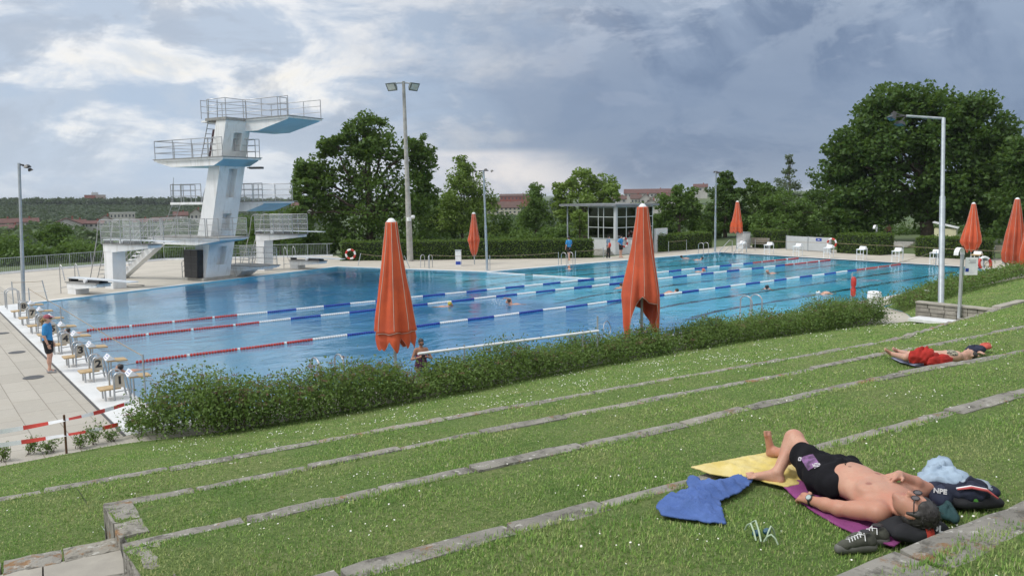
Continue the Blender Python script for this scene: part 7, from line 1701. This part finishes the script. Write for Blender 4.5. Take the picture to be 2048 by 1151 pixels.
# bag used as a pillow
bc = at(1828, 1060, 2.862); bag = thing('gym_bag', 'black gym bag with a red band under the sunbather\'s head', 'bag', (bc[0], bc[1], 2.81))
bd = np.array([.80, -.60, 0]); bd /= np.linalg.norm(bd); bs = np.array([-bd[1], bd[0], 0])
heap('body', '', '', tuple(bc), (.18, .10, .068), math.atan2(bd[1], bd[0]), BK, 3, .014, 56, parent=bag)
rg_ = []; 
for k, (s0, mm, nm) in enumerate(((.035, RED, 'red_band'),)):
    mb = MB(); n_ = 40
    for e in (-.022, .022):
        for i in range(n_):
            a = 2*math.pi*i/n_; rr = 1.13; p = bc+bd*(s0+e)*-1*-1+bs*.105*rr*math.cos(a)*.96+np.array([0, 0, max(-.05, .072*rr*math.sin(a))]); mb.v.append(tuple(p))
    for i in range(n_): mb.f.append([i, (i+1) % n_, n_+(i+1) % n_, n_+i]); mb.sm.append(True); mb.mi.append(0)
    o = mb.build(nm, CLOTH('red_cloth', (.40, .035, .02)), bag); md = o.modifiers.new('c', 'SOLIDIFY'); md.thickness = .006; md.offset = 1
lc = bc+bd*.12; vw = CAM-lc; vw /= np.linalg.norm(vw); mb = MB(); M = frame(np.cross(vw, [0, 0, 1])*-1, (0.35, 0, 1), lc+vw*.10+np.array([0, 0, .01])); add_text(mb, 'SOL', .05, M, bold=.002); mb.build('lettering', WPLAST, bag)
# clothes pile
p = hcx(1880, 985); heap('jacket', 'pale blue jacket crumpled on the grass behind the sunbather\'s elbow', 'jacket', (p[0], p[1], 2.875), (.20, .13, .11), .3, LB, 11, .075)
p = hcx(1925, 990); heap('shirt', 'pale striped shirt bunched below the navy jacket', 'shirt', (p[0]-.02, p[1]-.02, 2.855), (.19, .10, .07), -.5, CLOTH('grey_blue_shirt', (.36, .43, .50)), 12, .04)
p = hcx(1932, 990, .06); nv_ = thing('navy_jacket', 'navy jacket with a white and red stripe on top of the clothes pile', 'jacket', (p[0], p[1], 2.86))
heap('cloth', '', '', (p[0], p[1], 2.895), (.15, .085, .06), -.55, DN, 13, .035, parent=nv_)
d = np.array([math.cos(-.9), math.sin(-.9), 0])
for k, (mm, nm) in enumerate(((WPLAST, 'white_stripe'), (CLOTH('coral_cloth', (.5, .10, .10)), 'red_stripe'))):
    q0 = np.array([p[0]-.10-.012*k, p[1]+.02-.012*k, 2.94]); MB().tube([q0, q0+d*.08+[0, 0, .018], q0+d*.17+[0, 0, .005], q0+d*.23-[0, 0, .04]], [.006, .009, .009, .006], 6).build(nm, mm, nv_)
p = hcx(1873, 1012); pc = thing('wash_pouch', 'navy pouch with white letters between the man\'s head and the clothes', 'pouch', (p[0], p[1], 2.815)); heap('body', '', '', (p[0]+.04, p[1], 2.875), (.115, .085, .075), .5, NAVY, 14, .012, parent=pc)
lc = np.array([p[0]+.04, p[1], 2.905]); vw = CAM-lc; vw /= np.linalg.norm(vw); mb = MB(); add_text(mb, 'NPE', .042, frame(np.cross(vw, [0, 0, 1])*-1, (0, 0, 1), lc+vw*.108), bold=.0015); mb.build('lettering', WPLAST, pc)
p = hcx(1945, 1010); kb = thing('dark_bag', 'black cloth bag with white letters at the kerb, right of the clothes', 'bag', (p[0], p[1], 2.815)); heap('body', '', '', (p[0], p[1], 2.845), (.17, .09, .05), -.55, BK, 15, .02, parent=kb)
lc = np.array([p[0]+.02, p[1]+.0, 2.875]); mb = MB(); add_text(mb, 'LIN', .04, frame((math.cos(-.45), math.sin(-.45), 0), (.3, .4, .8), lc-np.array([.03, .055, -.004])), bold=.0015); mb.build('lettering', WPLAST, kb)
p = hcx(1900, 1035); heap('teal_trunks', 'dark teal trunks rolled up against the kerb', 'swimwear', (p[0]-.03, p[1]+.0, 2.85), (.10, .06, .045), .6, GRN, 16, .03)
p = hcx(1970, 992); heap('navy_beanie', 'dark navy beanie lying at the right end of the clothes pile', 'beanie', (p[0], p[1], 2.845), (.085, .07, .045), .2, NAVY, 17, .006)
p = hcx(1955, 1000); tag(MB().tube([hcx(1938, 985, .09), hcx(1950, 1000, .06), hcx(1960, 1008, .03)], [.012, .016, .010], 8).build('green_tube', CLOTH('green_plastic', (.06, .22, .03))), 'slim green tube stuck in the clothes pile', 'tube')
# goggles
p = hcx(1520, 1072, .0); gg = thing('swim_goggles', 'swim goggles with pale green straps dropped on the grass', 'goggles', p)
GS = mat('pale_green_rubber', (.40, .50, .36), .5, (.32, .42, .30), 9); lens_m = mat('blue_lens', (.02, .10, .15), .15, (.015, .06, .1), 6, spec=.9)
for s in (-1, 1): blob('lens', [E((p[0]+s*.034, p[1]-s*.012-.01, 2.845), (.030, .020, .020), None, .01)], .005, lens_m, gg)
for k, (u0, v0, u1, v1, hh) in enumerate(((1490, 1058, 1512, 1080, .07), (1500, 1052, 1522, 1082, .08), (1532, 1080, 1550, 1070, .07), (1528, 1082, 1556, 1088, .05))):
    a, b = hcx(u0, v0, .02), hcx(u1, v1, .02); mid = (a+b)/2+np.array([0, 0, hh]); MB().tube([a, a*.6+mid*.4+[0, 0, .012], mid, b*.6+mid*.4+[0, 0, .012], b], .0055, 6).build('strap', GS, gg)
# shoes
def shoe(o, ang, parent_lab, lab):
    t = thing('shoe', lab, 'shoe', o, 'pair of trainers by the kerb'); M = Matrix.Translation(Vector(o)) @ Matrix.Rotation(ang, 4, 'Z') ; X = lambda x, y, z: np.array(M @ Vector((x, y, z))); SHG = mat('olive_grey_suede', (.075, .078, .062), .85, (.05, .052, .042), 14, bump=.002, bscale=80)
    blob('upper', [C(X(-.085, 0, .034), X(.07, 0, .026), .029, .027, .03), C(X(-.092, 0, .035), X(-.082, 0, .060), .027, .022, .02), C(X(.02, 0, .038), X(-.03, 0, .054), .025, .022, .02), C(X(.07, 0, .022), X(.10, 0, .018), .028, .020, .02)], .0045, SHG, t)
    blob('sole', [C(X(-.092, 0, .007), X(.10, 0, .007), .033, .029, .01), C(X(-.02, -.004, .007), X(.085, -.004, .007), .030, .030, .01)], .005, mat('grey_sole', (.17, .17, .16), .7, (.11, .11, .10), 9), t)
    mb = MB(); mb.lathe((0, 0, 0), [(.024, 0), (.018, .004)], 14); mb.v = [tuple(M @ Vector((x*1.3-.05, y, z+.098))) for x, y, z in mb.v]; mb.build('opening', BLACK, t)
    mb = MB()
    for i in range(6): x = .066-.016*i; z = .047+.0056*i; mb.tube([X(x, -.020, z-.003), X(x-.006, 0, z+.006), X(x, .020, z-.003)], .0026, 5)
    mb.tube([X(-.02, 0, .080), X(-.03, -.02, .084), X(-.02, -.034, .06), X(-.0, -.036, .03)], .003, 5); mb.tube([X(-.02, 0, .080), X(-.04, .015, .084), X(-.035, .032, .055)], .003, 5); mb.build('laces', WPLAST, t); return t
shoe(tuple(hcx(1712, 1096)), 2.62, '', 'nearer grey trainer with white laces beside the kerb'); shoe(tuple(hcx(1736, 1082)), 2.50, '', 'farther grey trainer, partly hidden behind the nearer one')

# ================================================================== SECOND SUNBATHER ON THE TERRACE BELOW
z1 = 2.01
def w2(u, v, h): return at(u, v-4, z1+h)
wm = thing('person', 'woman in a patterned bikini lying on her back, arms stretched behind her head', 'person', w2(1860, 715, .05))
hipc, shc, hdc = w2(1856, 716, .12), w2(1912, 716, .12), w2(1938, 713, .12)
P = [E(hipc, (.13, .15, .088), None, .05), C(hipc, shc, .092, .092, .06), E(hipc*.25+shc*.75, (.125, .125, .088), None, .05), C(shc, hdc, .05, .05, .03)]
hpz, _ = head_prims(hdc, shc*-1+hdc, (0, 0, 1)); P += hpz
for (u1, v1, h1, u2, v2, h2, u3, v3) in ((1812, 718, .12, 1782, 711, .06, 1771, 703), (1820, 713, .13, 1795, 706, .06, 1787, 701)):
    k, a, toe = w2(u1, v1, h1), w2(u2, v2, h2), w2(u3, v3, .16); P += [C(hipc, k, .085, .058, .04), C(k, a, .056, .036, .03), C(a, toe, .036, .026, .02)]
    for i in range(5): P.append(C(toe, toe+np.array([.012*(i-2), .008*(i-2), .03]), .010, .008, .004))
for s, (u1, v1, u2, v2) in ((1, (1895, 722, 1925, 722)), (-1, (1945, 707, 1955, 708))):
    el, wr2 = w2(u1 if s < 0 else 1930, v1 if s < 0 else 722, .06), w2(u2 if s < 0 else 1950, v2 if s < 0 else 716, .07); P += [C(shc, el, .045, .038, .03), C(el, wr2, .038, .027, .02)]; fingers(P, wr2, wr2-el, (0, 0, 1), .165)
blob('body', P, .013, SKINP, wm)
BIK = mat('patterned_bikini', (.02, .02, .022), .8, (.42, .40, .30), 26, 1.0, detail=2)
blob('bikini_top', [E(hipc*.22+shc*.78+np.array([0, 0, .045]), (.125, .125, .062), None, .03)], .014, BIK, wm); blob('bikini_bottom', [E(hipc+np.array([0, .0, .0]), (.137, .11, .094), None, .03)], .014, BIK, wm)
blob('hair', [E(hdc+np.array([.05, -.02, -.01]), (.09, .09, .08), None, .02)], .014, HAIRD, wm)
RC = CLOTH('red_fabric', (.42, .022, .016))
p = at(1846, 733, z1); heap('red_towel', 'bright red cloth heaped beside the woman in the bikini', 'towel', (p[0], p[1], z1+.15), (.22, .11, .15), -.55, RC, 21, .05)
p = at(1874, 733, z1); heap('red_towel_end', 'flatter end of red cloth nearest the kerb, right of the red heap', 'towel', (p[0], p[1]-.0, z1+.08), (.24, .10, .11), -.45, RC, 22, .04)
LAV = towelmat('lavender_terry', (.38, .40, .56), (.30, .32, .48)); towel('towel', 'pale lavender towel under the bikini woman\'s legs', 'towel', [(1782, 716), (1800, 724), (1830, 732), (1880, 735), (1930, 722), (1900, 712), (1850, 712), (1800, 710)], z1, LAV, 7, .006, .04)
p = w2(1948, 714, 0); heap('pillow', 'dark navy bundle used as a pillow by the bikini woman', 'pillow', (p[0], p[1], z1+.09), (.20, .12, .08), -.3, NAVY, 23, .02)
p = w2(1971, 709, 0); heap('coral_cap', 'small coral red cap on the end of the dark pillow', 'cap', (p[0], p[1], z1+.11), (.11, .09, .06), 0, CLOTH('coral_red', (.52, .10, .07)), 24, .012)
# ================================================================== GRASS, DAISIES
def grassmat():
    m = bpy.data.materials.new('grass_blades'); m.use_nodes = True; T = NT(m.node_tree); g = T.new('ShaderNodeNewGeometry'); v = g.outputs['Position']
    rmp = T.new('ShaderNodeValToRGB'); T.l.new(g.outputs['Random Per Island'], rmp.inputs[0]); e = rmp.color_ramp.elements
    e[0].color = a4((0.136, 0.255, 0.057)); e[1].color = a4((0.500, 0.500, 0.341)); e.new(.35).color = a4((0.214, 0.368, 0.085)); e.new(.72).color = a4((0.327, 0.479, 0.129)); e.new(.93).color = a4((0.473, 0.500, 0.214))
    c = T.mix(T.m('MULTIPLY', T.ss(T.noise(v, 1.1, 5, .65), .5, .72), .62), rmp.outputs[0], (0.500, 0.479, 0.243))
    c = T.mix(T.m('MULTIPLY', T.ss(T.noise(T.vm('ADD', v, (9, 4, 0)), 1.7, 5, .65), .52, .70), .7), c, (0.123, 0.255, 0.062))
    c = T.mix(T.m('MULTIPLY', T.ss(T.noise(T.vm('ADD', v, (3, 7, 0)), 3.2, 5, .7), .60, .72), .55), c, (0.500, 0.500, 0.372))
    b = T.new('ShaderNodeBsdfPrincipled'); b.inputs['Roughness'].default_value = .6; b.inputs['Specular IOR Level'].default_value = .25; T.l.new(c, b.inputs['Base Color'])
    t = T.new('ShaderNodeBsdfTranslucent'); T.l.new(c, t.inputs[0]); mx = T.new('ShaderNodeMixShader'); mx.inputs[0].default_value = .3
    T.l.new(b.outputs[0], mx.inputs[1]); T.l.new(t.outputs[0], mx.inputs[2]); T.l.new(mx.outputs[0], T.new('ShaderNodeOutputMaterial').inputs[0]); return m
rg = np.random.default_rng(101); GP = []; GH = []; GL = []; DP = []
def in_frame(P, mx=170):
    d = P-CAM; z = d@_fw; u = 1024+CF*(d@_r2)/z; v = 575.5-CF*(d@_u2)/z
    return (z > .6) & (u > -mx) & (u < 2048+mx) & (v > 250) & (v < 1151+200)
def polymask(P, poly):
    c = np.zeros(len(P), bool); j = len(poly)-1
    for i in range(len(poly)):
        (xi, yi), (xj, yj) = poly[i], poly[j]
        if yi != yj: c ^= ((yi > P[:, 1]) != (yj > P[:, 1])) & (P[:, 0] < (xj-xi)*(P[:, 1]-yi)/(yj-yi)+xi)
        j = i
    return c
EXC = [[(p.x, p.y) for p in []]]
for key, rows in ROWS.items():
    if key == 6: rows = [r for r in rows]
    A = np.array(rows); x0, x1 = A[0, 0], A[-1, 0]
    lim = {0: (-6, 26), 1: (-4, 34), 2: (-4, 26), 3: (-4, 22), 4: (-4, 14), 5: (-3, 8), 6: (25.5, 50), 7: (-6, -2.9)}[key]; x0, x1 = max(x0, lim[0]), min(x1, lim[1])
    ymax = min(abs(np.mean(A[:, 3]-A[:, 1])), 4.5 if key in (5,) else 99)
    for xa in np.arange(x0, x1, .5):
        xb = min(xa+.5, x1); xm = (xa+xb)/2; fy, fz, by, bz = [np.interp(xm, A[:, 0], A[:, k]) for k in (1, 2, 3, 4)]
        ly = max(by, fy-5.5) if key in (5, 7) else by; tmax = (ly-fy)/(by-fy)
        for t0 in np.arange(0, tmax, .25 if abs(by-fy) < 8 else .08):
            t1 = min(t0+(.25 if abs(by-fy) < 8 else .08), tmax); yc = fy+(by-fy)*(t0+t1)/2; d = math.dist((xm, yc, fz), CAM)
            n_ = int((xb-xa)*abs(by-fy)*(t1-t0)*min(7600, 7600*(5.0/d)**1.75)*rg.uniform(.85, 1.1)); 
            if n_ <= 0: continue
            x = rg.uniform(xa, xb, n_); t = rg.uniform(t0, t1, n_); fy_, fz_, by_, bz_ = [np.interp(x, A[:, 0], A[:, k]) for k in (1, 2, 3, 4)]
            tt = t**1.15 if key in (0, 6) else t
            z = fz_+(bz_-fz_)*tt
            if key not in (0, 6): z = z+np.where(np.abs(by_-fy_) < 8, .012*np.sin(x*1.7+t*5)+.01*np.sin(x*3.1-t*9), 0)
            elif key == 6: z = fz_+(bz_-fz_)*np.where(x < 30, t**np.clip(.35+.16*(x-25.3), .35, 1.15), tt)
            P_ = np.column_stack([x, fy_+(by_-fy_)*t, z-.004]); ok = in_frame(P_); P_ = P_[ok]
            if len(P_): GP.append(P_); GH.append(np.full(len(P_), d))
# fringes growing over the kerb stones
for T_, x0, x1 in ((T1, -5, 24), (T2, -3, 24), (T3, -3, 20), (T4, -3.8, 12), (T5, -2.2, 6)):
    for x in np.arange(x0, x1, .04):
        y, z = yat(T_, x); d = math.dist((x, y, z), CAM); n_ = rg.poisson(min(16, 62/d)*(.35+.9*(math.sin(x*2.3+z*5)+math.sin(x*5.1) > -.3)))
        if n_: P_ = np.column_stack([x+rg.uniform(0, .04, n_), y-KD+rg.normal(.012, .018, n_)+.05*(math.sin(x*3.7+z) > .6)*rg.uniform(0, 1, n_), np.full(n_, z-.02)]); ok = in_frame(P_); GP.append(P_[ok]); GH.append(np.full(ok.sum(), -d))
P = np.concatenate(GP); dd = np.concatenate(GH); fr = dd < 0; dd = np.abs(dd)
for o in [o for o in COL.objects if o.name.startswith('towel') and o.type == 'MESH' and not o.parent]:   # keep blades from piercing the towels
    me = o.data; ec = {}
    for p in me.polygons:
        for k in p.edge_keys: ec[k] = ec.get(k, 0)+1
    nx_ = {}
    for (a, b), c in ec.items():
        if c == 1: nx_.setdefault(a, []).append(b); nx_.setdefault(b, []).append(a)
    if not nx_: continue
    s0 = next(iter(nx_)); loop = [s0]; prev = None
    while True:
        nb = [q for q in nx_[loop[-1]] if q != prev]; prev = loop[-1]
        if not nb or nb[0] == s0: break
        loop.append(nb[0])
        if len(loop) > 5000: break
    keep = ~polymask(P, [(me.vertices[i].co.x+o.location.x, me.vertices[i].co.y+o.location.y) for i in loop]); P, dd, fr = P[keep], dd[keep], fr[keep]
n_ = len(P); az = rg.uniform(0, 2*math.pi, n_); lean = np.abs(rg.normal(0, .75, n_)); h = rg.uniform(.014, .036, n_)*np.where(fr, 1.35, 1.0)*(1+.35*np.sin(P[:, 0]*2.1+1)*np.sin(P[:, 1]*2.7)); w_ = .0040*np.maximum(1, (dd/5.5))**.85*rg.uniform(.7, 1.4, n_)
h = h*np.maximum(1, dd/14)**.35
dirv = np.column_stack([np.cos(az)*np.sin(lean), np.sin(az)*np.sin(lean), np.cos(lean)]); sd = np.column_stack([-np.sin(az+rg.normal(0, .6, n_)), np.cos(az), np.zeros(n_)])
V = np.stack([P-sd*w_[:, None], P+sd*w_[:, None], P+dirv*h[:, None]], 1).reshape(-1, 3)
tag(npmesh('grass', V, np.arange(3*n_).reshape(-1, 3), grassmat(), origin=(0, -14, 2)), kind='stuff')
# broad clover leaves and daisies, in drifts
def scatter(rows, x0, x1, n_, fn, tr=(0, 1)):
    A = np.array(rows); x = rg.uniform(x0, x1, n_); t = rg.uniform(*tr, n_); fy_, fz_, by_, bz_ = [np.interp(x, A[:, 0], A[:, k]) for k in (1, 2, 3, 4)]; y = fy_+(by_-fy_)*t; k = rg.uniform(0, 1, n_) < fn(x, y, t)
    z = fz_+(bz_-fz_)*(t**1.15 if rows is rows0 else t); return np.column_stack([x, y, z])[k]
cl = lambda x, y, t: np.clip(np.sin(x*1.9+y*.7)*np.sin(y*2.3-x*.6)+.5*np.sin(x*4.3)*np.sin(y*5.1+1)-.25, 0, 1)
DS = [scatter(rows0, -1, 14, 4200, lambda x, y, t: 1.4*cl(x, y, t)*np.exp(-((t-.35)/.3)**2)+.14, (.05, 1)), scatter(rows0, 12, 24, 1500, lambda x, y, t: cl(x, y, t)*.5+.08, (.02, .5)), scatter(rows1, -3, 20, 1100, lambda x, y, t: cl(x, y, t)*.5+.10), scatter(rows2, -3, 16, 1000, lambda x, y, t: cl(x, y, t)*.7+.05), scatter(rows3, -3, 12, 1100, lambda x, y, t: cl(x, y, t)*.8+.04), scatter(rows4, -3.8, 9, 1000, lambda x, y, t: cl(x, y, t)*.9+.04), scatter(rows5, -2, 4, 900, lambda x, y, t: cl(x, y, t)*.7+.1, (0, .06)), scatter(LEFT, -5, -3, 260, lambda x, y, t: cl(x, y, t)*.6+.1, (0, .4))]
Q = np.concatenate(DS); Q = Q[in_frame(Q, 60)]; n_ = len(Q); d = np.linalg.norm(Q-CAM, axis=1); r = rg.uniform(.0045, .0085, n_)*np.maximum(1, d/9)**.75; c = Q+np.column_stack([rg.normal(0, .01, n_), rg.normal(0, .01, n_), rg.uniform(.022, .04, n_)])
nr = np.column_stack([rg.normal(-.25, .35, n_), rg.normal(-.25, .35, n_), np.ones(n_)]); nr /= np.linalg.norm(nr, axis=1)[:, None]; a1 = np.cross(nr, [0, 1, 0]); a1 /= np.linalg.norm(a1, axis=1)[:, None]; a2 = np.cross(nr, a1)
V = np.stack([c+(a1*math.cos(2*math.pi*k/6)+a2*math.sin(2*math.pi*k/6))*r[:, None] for k in range(6)], 1).reshape(-1, 3)
tag(npmesh('daisies', V, np.arange(6*n_).reshape(-1, 6), mat('daisy_petals', (.78, .78, .74), .7, (.70, .69, .58), 30)), kind='stuff')
print('blades', len(P), 'daisies', n_)
